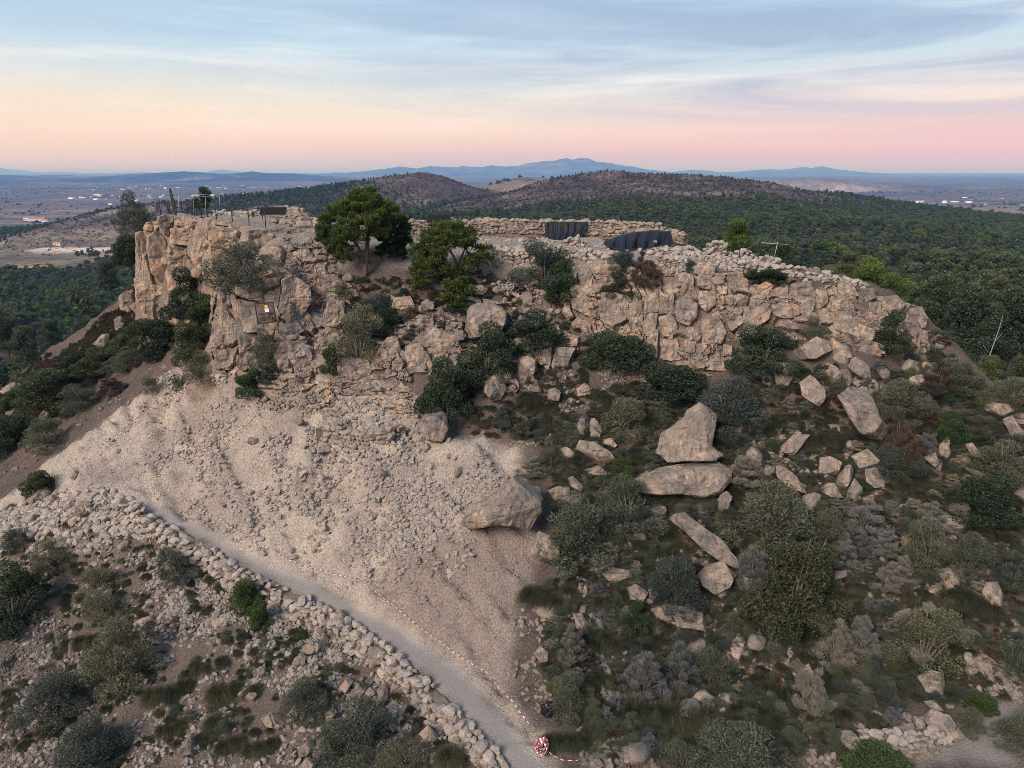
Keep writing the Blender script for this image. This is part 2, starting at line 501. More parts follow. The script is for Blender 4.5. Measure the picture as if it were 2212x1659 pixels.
# scrub slope of the right side
for row in ([(1000, 872, 41.2), (1200, 852, 41.2), (1400, 850, 40.7), (1600, 832, 40.3), (1800, 802, 40.0), (1950, 832, 39.5), (2080, 832, 40.2), (2212, 892, 38.5), (2400, 960, 36.8)],
            [(1150, 1000, 37.3), (1300, 1000, 37.0), (1500, 1000, 36.7), (1700, 1000, 36.3), (1900, 1000, 35.8), (2100, 1000, 35.3), (2212, 1000, 35.0), (2420, 1050, 33.8)],
            [(1200, 1150, 33.3), (1400, 1150, 33.2), (1600, 1150, 33.0), (1800, 1150, 32.7), (2000, 1150, 32.3), (2212, 1150, 31.8), (2450, 1150, 31.2)],
            [(1150, 1300, 30.0), (1400, 1300, 29.9), (1700, 1300, 29.6), (2000, 1300, 29.2), (2212, 1300, 28.8), (2450, 1300, 28.3)],
            [(1180, 1480, 26.5), (1400, 1450, 27.0), (1700, 1450, 26.7), (2000, 1450, 26.4), (2212, 1450, 26.2), (2500, 1450, 25.8)],
            [(1290, 1659, 22.4), (1500, 1659, 22.4), (1800, 1659, 22.2), (2212, 1659, 22.0), (2600, 1659, 21.8)],
            [(1240, 1900, 17.8), (1600, 1900, 17.8), (2000, 1900, 17.7), (2600, 1900, 17.6)]):
    ly(row, False)
# pale excavated slope
ly([(1050, 1300, 30.0), (1050, 1150, 33.0), (1050, 1000, 37.0), (1000, 935, 39.5), (930, 950, 38.8), (900, 890, 40.6), (800, 1000, 37.6), (720, 1050, 37.4), (860, 1150, 34.6), (900, 1300, 30.7), (560, 950, 40.8), (600, 1080, 37.4), (420, 1000, 41.0), (520, 870, 43.0), (620, 850, 42.6), (740, 850, 42.2), (820, 880, 41.2), (380, 900, 45.4), (300, 1000, 41.6), (200, 1035, 40.6)], False)
# trench along the tape on its left part, spoil crest to the left of it
ly([(458, 812, 45.2), (400, 852, 45.4), (330, 905, 44.6)])
ly([(462, 742, 49.2), (430, 760, 49.0), (380, 795, 48.6), (300, 852, 47.2), (225, 910, 45.6), (150, 970, 44.0), (75, 1030, 42.7), (0, 1090, 41.4), (-120, 1190, 39.0), (-300, 1330, 36.0)])
# brush slope beyond the crest
ly([(400, 745, 52.0), (300, 770, 55.0), (225, 830, 53.8), (150, 880, 52.6), (75, 950, 50.4), (0, 1010, 48.2), (-150, 1110, 46.0)], False)
ly([(300, 745, 57.5), (150, 820, 56.0), (0, 920, 54.0), (-200, 1050, 52.0)], False)
ly([(292, 612, 63.0), (240, 655, 62.8), (150, 722, 62.4), (75, 780, 62.0), (0, 842, 61.6), (-150, 960, 60.6), (-350, 1110, 59.0)])
# path: inner (right) edge, outer (left) edge with the drop of the retaining wall
PATH_R = [(225, 1058, -17.75), (304, 1076, -18.0), (385, 1108, -18.55), (439, 1142, -19.0), (487, 1172, -19.4), (549, 1206, -19.8), (622, 1239, -20.1), (696, 1262, -20.3), (750, 1288, -20.5), (800, 1318, -20.65), (875, 1363, -20.9), (950, 1418, -21.1), (1025, 1473, -21.25), (1075, 1523, -21.35), (1110, 1563, -21.4), (1156, 1623, -21.5), (1190, 1675, -21.5), (1260, 1800, -21.5)]
PATH_L = [(190, 1066, -17.85), (271, 1084, -18.1), (319, 1112, -18.5), (370, 1137, -18.9), (414, 1165, -19.25), (458, 1180, -19.45), (487, 1206, -19.7), (549, 1240, -20.05), (622, 1269, -20.3), (677, 1297, -20.5), (720, 1323, -20.65), (760, 1342, -20.75), (800, 1373, -20.9), (840, 1400, -21.0), (875, 1430, -21.1), (925, 1470, -21.2), (975, 1515, -21.3), (1025, 1570, -21.4), (1075, 1625, -21.45), (1108, 1668, -21.5), (1180, 1800, -21.5)]
lz(PATH_R)
lz(PATH_L)
pl = np.array([at_z(*p) for p in PATH_L])
tan = np.gradient(pl[:, :2], axis=0)
tan /= np.linalg.norm(tan, axis=1)[:, None]
left = np.stack([tan[:, 1], -tan[:, 0]], 1)          # outward, towards the lower left
if left[5, 0] > 0: left = -left
drop = np.interp(np.arange(len(pl)), [0, 2, 5, len(pl) - 1], [0.3, 0.8, 1.05, 0.9])
wall_foot = np.column_stack([pl[:, :2] + left * 0.62, pl[:, 2] - drop])
line(list(wall_foot))
# scree below the path
ly([(180, 1092, 38.9), (100, 1130, 38.4), (0, 1165, 38.0), (300, 1252, 34.7), (100, 1250, 36.0), (0, 1300, 34.6), (300, 1400, 31.0), (500, 1400, 30.0), (150, 1450, 30.6), (0, 1470, 30.6), (-250, 1400, 33.5), (690, 1450, 28.2), (600, 1550, 26.4), (850, 1580, 25.0), (300, 1560, 27.4), (0, 1659, 25.8), (400, 1659, 24.7), (700, 1659, 23.9), (960, 1659, 23.0), (-350, 1659, 26.5), (0, 1950, 20.5), (600, 1900, 19.6), (1000, 1850, 19.0), (-400, 1950, 21.0)], False)
# unseen back and surroundings
wp([(-36, 66, -16), (-30, 72, -12), (-22, 70, -7), (-12, 70, -6.5), (0, 69, -7), (9, 67, -8), (17, 62, -9), (22, 56, -10.5), (26, 50, -12.5)], True)
wp([(-45, 78, -30), (-25, 82, -24), (-5, 82, -22), (15, 78, -24), (30, 68, -24), (36, 56, -24), (40, 46, -22), (44, 38, -18), (48, 30, -18.5), (50, 20, -20), (50, 8, -21)])
wp([(-62, 100, -46), (-30, 100, -40), (0, 100, -38), (30, 100, -38), (58, 100, -38), (58, 80, -35), (58, 60, -32), (58, 44, -27), (58, 30, -24), (58, 6, -23), (30, 6, -21.5), (5, 6, -22.5), (-20, 6, -26), (-62, 6, -34), (-62, 30, -34), (-62, 50, -34), (-62, 70, -37), (-50, 62, -27), (-46, 48, -26), (-46, 34, -27)])


def build_tin(P, E):
    P = np.array(P)
    r = delaunay_2d_cdt([Vector(p[:2]) for p in P], E, [], 0, 1e-4)
    V = np.array([v[:] for v in r[0]])
    Z = np.zeros(len(V))
    for i, org in enumerate(r[3]):
        if org:
            Z[i] = P[org[0], 2]
        else:                                        # crossing of two lines: nearest survey points
            d = np.linalg.norm(P[:, :2] - V[i], axis=1)
            k = np.argsort(d)[:3]
            Z[i] = np.average(P[k, 2], weights=1 / (d[k] + 1e-3))
    return V, Z, [tuple(f) for f in r[2]]


def sample_tin(V, Z, F, x0, y0, step, nx, ny):
    out = np.full((ny, nx), np.nan)
    for f in F:
        for k in range(1, len(f) - 1):
            a, b, c = V[f[0]], V[f[k]], V[f[k + 1]]
            lo = np.minimum(np.minimum(a, b), c)
            hi = np.maximum(np.maximum(a, b), c)
            i0, i1 = max(0, int((lo[0] - x0) / step)), min(nx, int((hi[0] - x0) / step) + 2)
            j0, j1 = max(0, int((lo[1] - y0) / step)), min(ny, int((hi[1] - y0) / step) + 2)
            if i1 <= i0 or j1 <= j0:
                continue
            gx, gy = np.meshgrid(x0 + step * np.arange(i0, i1), y0 + step * np.arange(j0, j1))
            den = (b[1] - c[1]) * (a[0] - c[0]) + (c[0] - b[0]) * (a[1] - c[1])
            if abs(den) < 1e-12:
                continue
            w0 = ((b[1] - c[1]) * (gx - c[0]) + (c[0] - b[0]) * (gy - c[1])) / den
            w1 = ((c[1] - a[1]) * (gx - c[0]) + (a[0] - c[0]) * (gy - c[1])) / den
            w2 = 1 - w0 - w1
            m = (w0 >= -1e-6) & (w1 >= -1e-6) & (w2 >= -1e-6)
            z = w0 * Z[f[0]] + w1 * Z[f[k]] + w2 * Z[f[k + 1]]
            sub = out[j0:j1, i0:i1]
            sub[m] = z[m]
    return out


def fill_nan(Z):
    while np.isnan(Z).any():
        p = np.pad(Z, 1, mode='edge')
        st = np.stack([p[:-2, 1:-1], p[2:, 1:-1], p[1:-1, :-2], p[1:-1, 2:]])
        with np.errstate(all='ignore'):
            m = np.nanmean(st, axis=0)
        Z = np.where(np.isnan(Z), m, Z)
    return Z


def blur(Z, n=1):
    for _ in range(n):
        p = np.pad(Z, 1, mode='edge')
        Z = (p[:-2, 1:-1] + p[2:, 1:-1] + p[1:-1, :-2] + p[1:-1, 2:] + 2 * Z) / 6
    return Z


GX0, GY0, GS = -62.0, 6.0, 0.2
GNX, GNY = 601, 471
tv, tz, tf = build_tin(TP, TE)
HZ = blur(fill_nan(sample_tin(tv, tz, tf, GX0, GY0, GS, GNX, GNY)), 2)
gx, gy = np.meshgrid(GX0 + GS * np.arange(GNX), GY0 + GS * np.arange(GNY))


def zat(x, y, H=None):
    H = HZ if H is None else H
    fx = np.clip((np.asarray(x, float) - GX0) / GS, 0, GNX - 1.001)
    fy = np.clip((np.asarray(y, float) - GY0) / GS, 0, GNY - 1.001)
    i, j = fx.astype(int), fy.astype(int)
    a, b = fx - i, fy - j
    return (H[j, i] * (1 - a) * (1 - b) + H[j, i + 1] * a * (1 - b) + H[j + 1, i] * (1 - a) * b + H[j + 1, i + 1] * a * b)


TS = np.concatenate([np.arange(14, 75, 0.06), np.arange(75, 120, 0.3)])
def hit(u, v):
    """first point of the hill seen at a picture position; returns point, depth"""
    d = ray(u, v)
    p = d[None, :] * TS[:, None]
    g = zat(p[:, 0], p[:, 1])
    below = (p[:, 2] + CAMZ < g) & (np.abs(p[:, 0]) < 57)
    if not below.any():
        return None, None
    k = int(np.argmax(below))
    t = TS[k]
    return np.array((d[0] * t, d[1] * t, CAMZ + d[2] * t)), t


def poly_xy(uvs):
    out = []
    for u, v in uvs:
        p, t = hit(u, v)
        out.append(p[:2] if p is not None else at_y(u, v, 60)[:2])
    return np.array(out)


def inside(poly, x, y):
    r = np.zeros(np.shape(x), bool)
    n = len(poly)
    for i in range(n):
        x1, y1 = poly[i]
        x2, y2 = poly[(i + 1) % n]
        c = ((y1 > y) != (y2 > y))
        xi = (x2 - x1) * (y - y1) / ((y2 - y1) if abs(y2 - y1) > 1e-9 else 1e-9) + x1
        r ^= c & (x < xi)
    return r


# ---- zones of ground
_crest = np.array([at_y(*q)[:2] for q in [(-120, 1190, 39.0), (0, 1090, 41.4), (75, 1030, 42.7), (150, 970, 44.0), (225, 910, 45.6), (300, 852, 47.2), (380, 795, 48.6), (430, 760, 49.0)]]) + np.array((-0.5, 0.6))
PALE = poly_xy([(470, 808), (600, 806), (760, 815), (880, 832), (905, 890), (960, 950), (1060, 950), (1140, 985), (1120, 1080), (1160, 1150), (1150, 1240), (1130, 1300), (1100, 1400), (1120, 1500), (1170, 1600), (1220, 1700), (1130, 1700), (1030, 1560), (900, 1440), (760, 1330), (620, 1258), (450, 1170), (270, 1080), (170, 1060), (90, 1090), (0, 1130), (-60, 1160)])
PALE = np.concatenate([_crest, PALE])
PATHP = np.concatenate([np.array([at_z(*p)[:2] for p in PATH_L]), np.array([at_z(*p)[:2] for p in PATH_R])[::-1]])
PATH2 = poly_xy([(2212, 1500), (2100, 1530), (1990, 1600), (1960, 1659), (2212, 1659)])
LOWSCREE = poly_xy([(0, 1150), (100, 1090), (250, 1100), (440, 1190), (620, 1290), (760, 1370), (900, 1490), (1060, 1659), (0, 1659)])
BROWN = poly_xy([(292, 614), (150, 724), (0, 844), (-150, 962), (-100, 1050), (0, 985), (150, 850), (290, 740), (300, 680)])
jx = gx + 0.35 * fbm2(gx * 0.8, gy * 0.8, 3, 11)
jy = gy + 0.35 * fbm2(gx * 0.8 + 40, gy * 0.8, 3, 12)
def zone(poly, soft=2): return blur(inside(poly, jx, jy).astype(float), soft)
zp_pale, zp_path, zp_path2, zp_low, zp_brown = zone(PALE, 3), blur(inside(PATHP, gx + 0.45 * (jx - gx), gy + 0.45 * (jy - gy)).astype(float), 2), zone(PATH2, 3), zone(LOWSCREE, 3), zone(BROWN, 3)
zp_path = np.maximum(zp_path, zp_path2 * 0.8)
dzy, dzx = np.gradient(HZ, GS)
steep = np.hypot(dzx, dzy)
zp_rock = np.clip((steep - 1.0) / 0.6, 0, 1)
zp_top = ((HZ - CAMZ) > -6.3) & (gy > 46)
zp_top = blur(zp_top.astype(float), 4)
# small relief: ridges run down the slope on the dug ground, lumps elsewhere
n_big = fbm2(gx * 0.35, gy * 0.35, 4, 21)
n_mid = fbm2(gx * 1.3, gy * 1.3, 4, 22)
n_fine = fbm2(gx * 4.0, gy * 4.0, 3, 23)
calm = np.clip(1 - zp_path, 0.04, 1)
edge = np.clip(np.minimum.reduce([gx - GX0, GX0 + GS * (GNX - 1) - gx, gy - GY0, GY0 + GS * (GNY - 1) - gy]) / 6, 0, 1)
rill = np.abs(fbm2((gx * 0.75 + gy * 0.55) * 0.9, (gx * 0.55 - gy * 0.75) * 0.18, 4, 24))
relief = calm * (0.24 * n_big + 0.14 * n_mid + 0.06 * n_fine - 0.55 * zp_pale * (rill - 0.3) * (1 - zp_path) + zp_pale * 0.06 * n_fine)
relief += zp_rock * (0.45 * np.abs(n_mid) + 0.25 * n_big)
relief += zp_top * -0.08 * n_mid
# two sunken stone channels and a scarp on the dug slope
def groove(uvs, width, depth):
    P = poly_xy(uvs)
    d = np.full(gx.shape, 1e9)
    for a, b in zip(P[:-1], P[1:]):
        ab = b - a
        tt = np.clip(((gx - a[0]) * ab[0] + (gy - a[1]) * ab[1]) / (ab @ ab), 0, 1)
        d = np.minimum(d, np.hypot(gx - a[0] - tt * ab[0], gy - a[1] - tt * ab[1]))
    return -depth * np.clip(1 - (d / width) ** 2, 0, 1)
relief += groove([cp(4, 1720, 520), cp(4, 1640, 620), cp(4, 1540, 690)], 0.45, 0.45)
relief += groove([cp(4, 1890, 690), cp(4, 1790, 800), cp(4, 1720, 880)], 0.5, 0.55)
relief += groove([cp(5, 230, 650), cp(5, 90, 780), cp(5, 0, 850)], 0.5, 0.4)
relief += groove([cp(1, 1350, 1480), cp(1, 1150, 1570), cp(1, 1000, 1650), cp(4, 780, 440)], 0.5, 0.4)
ledge_m = blur(inside(poly_xy([(520, 850), (760, 830), (900, 850), (1000, 960), (1080, 1020), (960, 1080), (780, 1080), (600, 1000), (480, 920)]), jx, jy).astype(float), 6)
hh_ = HZ + 0.5 * fbm2(gx * 0.5, gy * 0.5, 3, 26)
stepf = hh_ / 0.85
fr_ = stepf - np.floor(stepf)
relief += ledge_m * 0.85 * 0.75 * (np.clip((fr_ - 0.5) / 0.22 + 0.5, 0, 1) - fr_) * np.clip(0.5 + fbm2(gx * 0.4 + 9, gy * 0.4, 2, 27), 0, 1)
HZ = HZ + relief * edge

# ground colour (albedo) by zone
def lerp(a, b, f): return a + (np.asarray(b) - a) * f[..., None]
soil_n = fbm2(gx * 0.5, gy * 0.5, 4, 31)
c = np.zeros(gx.shape + (3,)) + np.array((0.165, 0.135, 0.115))
c = lerp(c, (0.235, 0.165, 0.135), np.clip(soil_n * 0.9 + 0.1, 0, 0.8) * (gy > 38))
c = lerp(c, (0.235, 0.185, 0.155), zp_low * 0.8)
c = lerp(c, (0.165, 0.112, 0.086), zp_brown * 0.85)
pale_n = fbm2(gx * 0.6, gy * 0.6, 4, 32)
palec = lerp(np.zeros(c.shape) + np.array((0.60, 0.505, 0.43)), (0.70, 0.60, 0.47), np.clip(pale_n, 0, 1))
palec = lerp(palec, (0.46, 0.385, 0.33), np.clip(-pale_n * 1.3, 0, 0.8))
dustp = blur(inside(poly_xy([(1130, 1120), (1160, 1200), (1140, 1300), (1100, 1400), (1120, 1520), (1000, 1440), (860, 1330), (780, 1270), (860, 1200), (1000, 1150)]), jx, jy).astype(float), 6)
palec = lerp(palec, (0.38, 0.305, 0.26), dustp * 0.8)
c = c + (palec - c) * zp_pale[..., None]
c = lerp(c, (0.36, 0.275, 0.21), zp_rock * 0.9)
c = lerp(c, (0.47, 0.405, 0.35), zp_top * 0.8)
c = lerp(c, (0.24, 0.217, 0.20), zp_path * 0.92)
verts = np.stack([gx, gy, HZ], -1).reshape(-1, 3)
idx = np.arange(GNX * GNY).reshape(GNY, GNX)
faces = np.stack([idx[:-1, :-1], idx[:-1, 1:], idx[1:, 1:], idx[1:, :-1]], -1).reshape(-1, 4)
me = mesh_np('hill_ground', verts, faces, True, [M_GROUND])
col_attr(me, 'zone', c.reshape(-1, 3))
pa_ = me.attributes.new('pathm', 'FLOAT', 'POINT')
pa_.data.foreach_set('value', np.clip(zp_path, 0, 1).astype(np.float32).ravel())
obj('ground', me, kind='structure')

# ------------------------------------------------------------------ country beyond: valley, wooded hills, plain
FP, TPsave = [], None
def far(u, v, Y): FP.append(at_y(u, v, Y))
for a in [(50, 760, 220), (-200, 760, 220), (100, 650, 380), (200, 600, 500), (0, 600, 520), (-300, 620, 480), (100, 585, 600), (30, 552, 760), (150, 546, 800), (290, 546, 800), (-300, 560, 760), (130, 520, 900), (280, 520, 880), (0, 528, 880),
          (164, 471, 1000), (239, 446, 1000), (285, 442, 1010), (90, 490, 1010), (20, 502, 1020), (-200, 520, 1050), (330, 470, 960), (430, 480, 900),
          (100, 482, 1800), (300, 470, 1700), (0, 455, 2400), (-400, 470, 1800), (540, 446, 900), (575, 432, 900), (610, 446, 880), (500, 470, 850), (660, 470, 820), (700, 474, 900), (560, 520, 500), (700, 520, 500),
          (930, 387, 1100), (870, 402, 1050), (830, 430, 1000), (870, 480, 800), (980, 402, 1100), (1035, 434, 1050), (800, 464, 900), (750, 470, 900), (1130, 380, 1600), (1060, 396, 1500), (1210, 388, 1500), (1000, 470, 640), (1080, 440, 800), (900, 520, 520), (1100, 520, 420),
          (1300, 368, 900), (1230, 386, 880), (1170, 414, 850), (1400, 374, 880), (1500, 386, 860), (1620, 397, 850), (1700, 410, 820), (1810, 424, 800), (1840, 440, 790), (1200, 440, 700), (1350, 430, 680), (1550, 440, 660), (1400, 480, 500), (1600, 490, 470), (1250, 490, 480),
          (1700, 480, 540), (1900, 474, 680), (1800, 530, 400), (2000, 560, 340), (2200, 560, 330), (1650, 560, 260), (2200, 482, 800), (2350, 490, 760), (2090, 468, 1050), (1900, 640, 200), (2150, 650, 180), (2400, 640, 190), (2150, 780, 110), (2400, 820, 105),
          (2000, 458, 1700), (2212, 452, 1800), (1930, 446, 1900)]:
    far(*a)
FP += [np.array((x, y, z + CAMZ)) for x, y, z in [(0, 1400, -75), (250, 1250, -72), (600, 1350, -80), (-150, 1500, -90), (900, 1500, -88), (-400, 2200, -118), (500, 2300, -110), (1200, 2400, -108), (-1500, 2600, -122), (1900, 2600, -112),
        (0, 150, -52), (-60, 130, -52), (60, 130, -46), (-120, 90, -52), (0, 60, -55), (0, 10, -60), (-200, 10, -60), (200, 10, -50), (90, 60, -36), (-90, 50, -50), (-400, 100, -70), (400, 100, -50), (-1900, 60, -95), (2300, 61, -60), (-1900, 900, -98), (2300, 900, -75), (-1900, 2700, -122), (2300, 2700, -113), (-1900, -100, -95), (2300, -100, -60), (0, -100, -65), (-1900, 1700, -115), (2300, 1700, -95)]]
MX0, MY0, MS = -1600.0, -60.0, 8.0
MNX, MNY = 451, 331
fv, fz, ff = build_tin(FP, [])
MZ = blur(fill_nan(sample_tin(fv, fz, ff, MX0, MY0, MS, MNX, MNY)), 5)
mx, my = np.meshgrid(MX0 + MS * np.arange(MNX), MY0 + MS * np.arange(MNY))
hilly = np.clip((my - 60) / 200, 0.15, 1) * np.clip((2300 - my) / 700, 0.1, 1)
MZ = MZ + hilly * (3.5 * fbm2(mx / 120, my / 120, 4, 41) + 1.2 * fbm2(mx / 30, my / 30, 3, 42))
def _bp(u, v, Y, r):
    q = at_y(u, v, Y)
    return np.exp(-(((mx - q[0]) / r) ** 2 + ((my - q[1]) / r) ** 2))
MZ = MZ + 12 * _bp(930, 390, 1100, 105) - 8 * _bp(1050, 424, 1060, 60) - 10 * _bp(775, 462, 900, 90) + 2.5 * _bp(1310, 370, 900, 140) + 1 * _bp(1480, 384, 860, 130)
pad_p = [at_y(*p)[:2] for p in [(48, 543, 805), (230, 541, 812), (262, 534, 845), (150, 531, 850), (90, 534, 845)]]
padm = blur(inside(pad_p, mx, my).astype(float), 1)
padz = at_y(150, 540, 815)[2]
MZ = MZ + (padz - MZ) * np.clip(blur(inside(pad_p, mx, my).astype(float), 2) * 1.3, 0, 1)
near = (np.abs(mx + 2) < 60) & (my < 100) & (my > -20)
MZ = np.where(near, np.minimum(MZ, CAMZ - 48), MZ)


def mzat(x, y):
    fx = np.clip((np.asarray(x, float) - MX0) / MS, 0, MNX - 1.001)
    fy = np.clip((np.asarray(y, float) - MY0) / MS, 0, MNY - 1.001)
    i, j = fx.astype(int), fy.astype(int)
    a, b = fx - i, fy - j
    return (MZ[j, i] * (1 - a) * (1 - b) + MZ[j, i + 1] * a * (1 - b) + MZ[j + 1, i] * (1 - a) * b + MZ[j + 1, i + 1] * a * b)


TM = np.concatenate([np.arange(70, 600, 2.0), np.arange(600, 2500, 5.0)])
def hit_mid(u, v):
    d = ray(u, v)
    p = d[None, :] * TM[:, None]
    below = (p[:, 2] + CAMZ < mzat(p[:, 0], p[:, 1])) & (p[:, 1] < 2560)
    if not below.any():
        return None, None
    t = TM[int(np.argmax(below))]
    return np.array((d[0] * t, d[1] * t, CAMZ + d[2] * t)), t


# where the woods grow: dense in the hollows, thin and rocky on the crests and the left hill
mu, mv = project(np.stack([mx, my, MZ], -1))
wood = np.ones(mx.shape)
n_w = fbm2(mx / 90, my / 90, 4, 51)
def bump(cx, cy, r): return np.exp(-(((mx - cx) / r) ** 2 + ((my - cy) / r) ** 2))
pk = lambda u, v, Y: at_y(u, v, Y)[:2]
bare = bump(*pk(1300, 375, 900), 150) + bump(*pk(1420, 380, 880), 170) + 0.8 * bump(*pk(1560, 392, 860), 150) + bump(*pk(930, 390, 1100), 110) + 0.9 * bump(*pk(1000, 410, 1080), 90) + bump(*pk(1200, 410, 820), 110) + 0.9 * bump(*pk(200, 480, 980), 130) + 0.6 * bump(*pk(1120, 455, 760), 90) + bump(*pk(1130, 382, 1600), 200) + 0.9 * bump(*pk(560, 440, 890), 60)
wood = np.clip(1.05 - 1.15 * bare + 0.35 * n_w, 0.06, 1)
flat_left = (my > 560) & (my < 935) & (mx < -330)
wood = np.where(flat_left, np.clip(n_w - 0.25, 0.0, 0.3), wood)
wood = np.where(my > 1250, np.clip(n_w - 0.1, 0, 0.5) * np.clip((2000 - my) / 900, 0.02, 1), wood)
plain_r = (mx > 620) & (my > 1000)
wood = np.where(plain_r, 0.02, wood)
wood = np.where(padm > 0.2, 0, wood)
wood = np.where(near, 0, wood)

cm = np.zeros(mx.shape + (3,)) + np.array((0.075, 0.06, 0.045))
cm = lerp(cm, (0.068, 0.058, 0.053), np.clip(bare * 0.8, 0, 1))
cm = lerp(cm, (0.19, 0.16, 0.145), np.clip(np.clip(bare, 0, 1) * (2.2 * fbm2(mx / 28, my / 22, 4, 52) - 0.45), 0, 0.85))
cm = lerp(cm, (0.085, 0.062, 0.055), np.clip(bare * 0.4 - 0.5 * n_w, 0, 0.6))
cm = lerp(cm, (0.20, 0.165, 0.12), np.clip(flat_left.astype(float) * (0.7 + 0.5 * n_w), 0, 1))
cm = lerp(cm, (0.24, 0.20, 0.155), plain_r * 0.9)
cm = lerp(cm, (0.23, 0.18, 0.145), np.clip((my - 1250) / 300, 0, 1) * 0.9)
cm = lerp(cm, (0.52, 0.44, 0.36), padm)
vm = np.stack([mx, my, MZ], -1).reshape(-1, 3)
idx = np.arange(MNX * MNY).reshape(MNY, MNX)
faces = np.stack([idx[:-1, :-1], idx[:-1, 1:], idx[1:, 1:], idx[1:, :-1]], -1).reshape(-1, 4)


def land_mat(name, field_scale, mix_fields):
    m, t = material(name)
    co = t.n('ShaderNodeTexCoord').outputs['Object']
    base = t.n('ShaderNodeAttribute', attribute_name='zone').outputs['Color']
    n1 = t.noise(co, 0.03, 6, 0.65)
    n2 = t.noise(co, 0.25, 4, 0.6)
    vor = t.n('ShaderNodeTexVoronoi', {'Vector': t.n('ShaderNodeMapping', {0: co, 2: (0, 0, 0.5), 3: (1, 1.6, 1)}).outputs[0], 'Scale': field_scale}, distance='MANHATTAN')
    fcol = t.ramp(t.n('ShaderNodeSeparateColor', {0: vor.outputs['Color']}).outputs[0], [(0.0, (0.13, 0.10, 0.083)), (0.3, (0.075, 0.068, 0.05)), (0.5, (0.17, 0.13, 0.105)), (0.7, (0.042, 0.05, 0.032)), (0.85, (0.2, 0.165, 0.135)), (1.0, (0.095, 0.072, 0.06))], 'CONSTANT')
    fmask = t.math('MULTIPLY', t.n('ShaderNodeAttribute', attribute_name='field').outputs['Fac'], mix_fields)
    c = t.mix(1.0, base, t.mix(t.ramp(n1, [(0.32, 0.0), (0.68, 1.0)]), (0.5, 0.5, 0.52), (1.55, 1.5, 1.45)), 'MULTIPLY')
    c = t.mix(fmask, c, fcol)
    c = t.mix(1.0, c, t.mix(t.ramp(n2, [(0.32, 0.0), (0.68, 1.0)]), (0.6, 0.6, 0.6), (1.45, 1.45, 1.45)), 'MULTIPLY')
    bp = t.n('ShaderNodeBump', {'Strength': 0.6, 'Distance': 2.0, 'Height': t.math('ADD', n1, n2)}).outputs[0]
    finish(t, c, 0.98, bp, 0.05)
    return m


M_LAND = land_mat('scrub_country', 0.012, 0.75)
M_PLAIN = land_mat('valley_fields', 0.0045, 0.7)
me = mesh_np('hills', vm, faces, True, [M_LAND])
col_attr(me, 'zone', cm.reshape(-1, 3))
fa = me.attributes.new('field', 'FLOAT', 'POINT')
fa.data.foreach_set('value', np.clip((my - 1250) / 200 + plain_r * 1.0 + flat_left * 0.55, 0, 1).astype(np.float32).ravel())
obj('hills', me, kind='structure')

# the wide plain, 60 km across
PZ = CAMZ - 122.0
px_, py_ = np.meshgrid(np.linspace(-30000, 30000, 401), np.concatenate([np.linspace(-8000, 2000, 30), np.linspace(2150, 12000, 90), np.linspace(12300, 34000, 80)]))
pz_ = PZ - 4 + 9 * fbm2(px_ / 900, py_ / 900, 4, 61) + np.clip((py_ - 4000) / 9000, 0, 1) * 22
cutm = (px_ > -1560) & (px_ < 1960) & (py_ < 2540)
pz_ = np.where(cutm, PZ - 90, pz_)
vmx = np.stack([px_, py_, pz_], -1).reshape(-1, 3)
nx_, ny_ = px_.shape[1], px_.shape[0]
idx = np.arange(nx_ * ny_).reshape(ny_, nx_)
faces = np.stack([idx[:-1, :-1], idx[:-1, 1:], idx[1:, 1:], idx[1:, :-1]], -1).reshape(-1, 4)
me = mesh_np('plain', vmx, faces, True, [M_PLAIN])
cc_ = np.zeros((len(vmx), 3)) + np.array((0.115, 0.094, 0.083))
gr = np.clip(fbm2(px_ / 700, py_ / 700, 4, 62) * 1.2 + 0.55, 0, 1).ravel()[:, None] * np.clip((py_.ravel()[:, None] - 3000) / 1500, 0, 1)
cc_ = cc_ + (np.array((0.05, 0.058, 0.036)) - cc_) * gr * 0.8
col_attr(me, 'zone', cc_)
fa = me.attributes.new('field', 'FLOAT', 'POINT')
fa.data.foreach_set('value', np.clip(0.9 - 0.5 * gr[:, 0], 0, 1).astype(np.float32))
obj('plain', me, kind='structure')


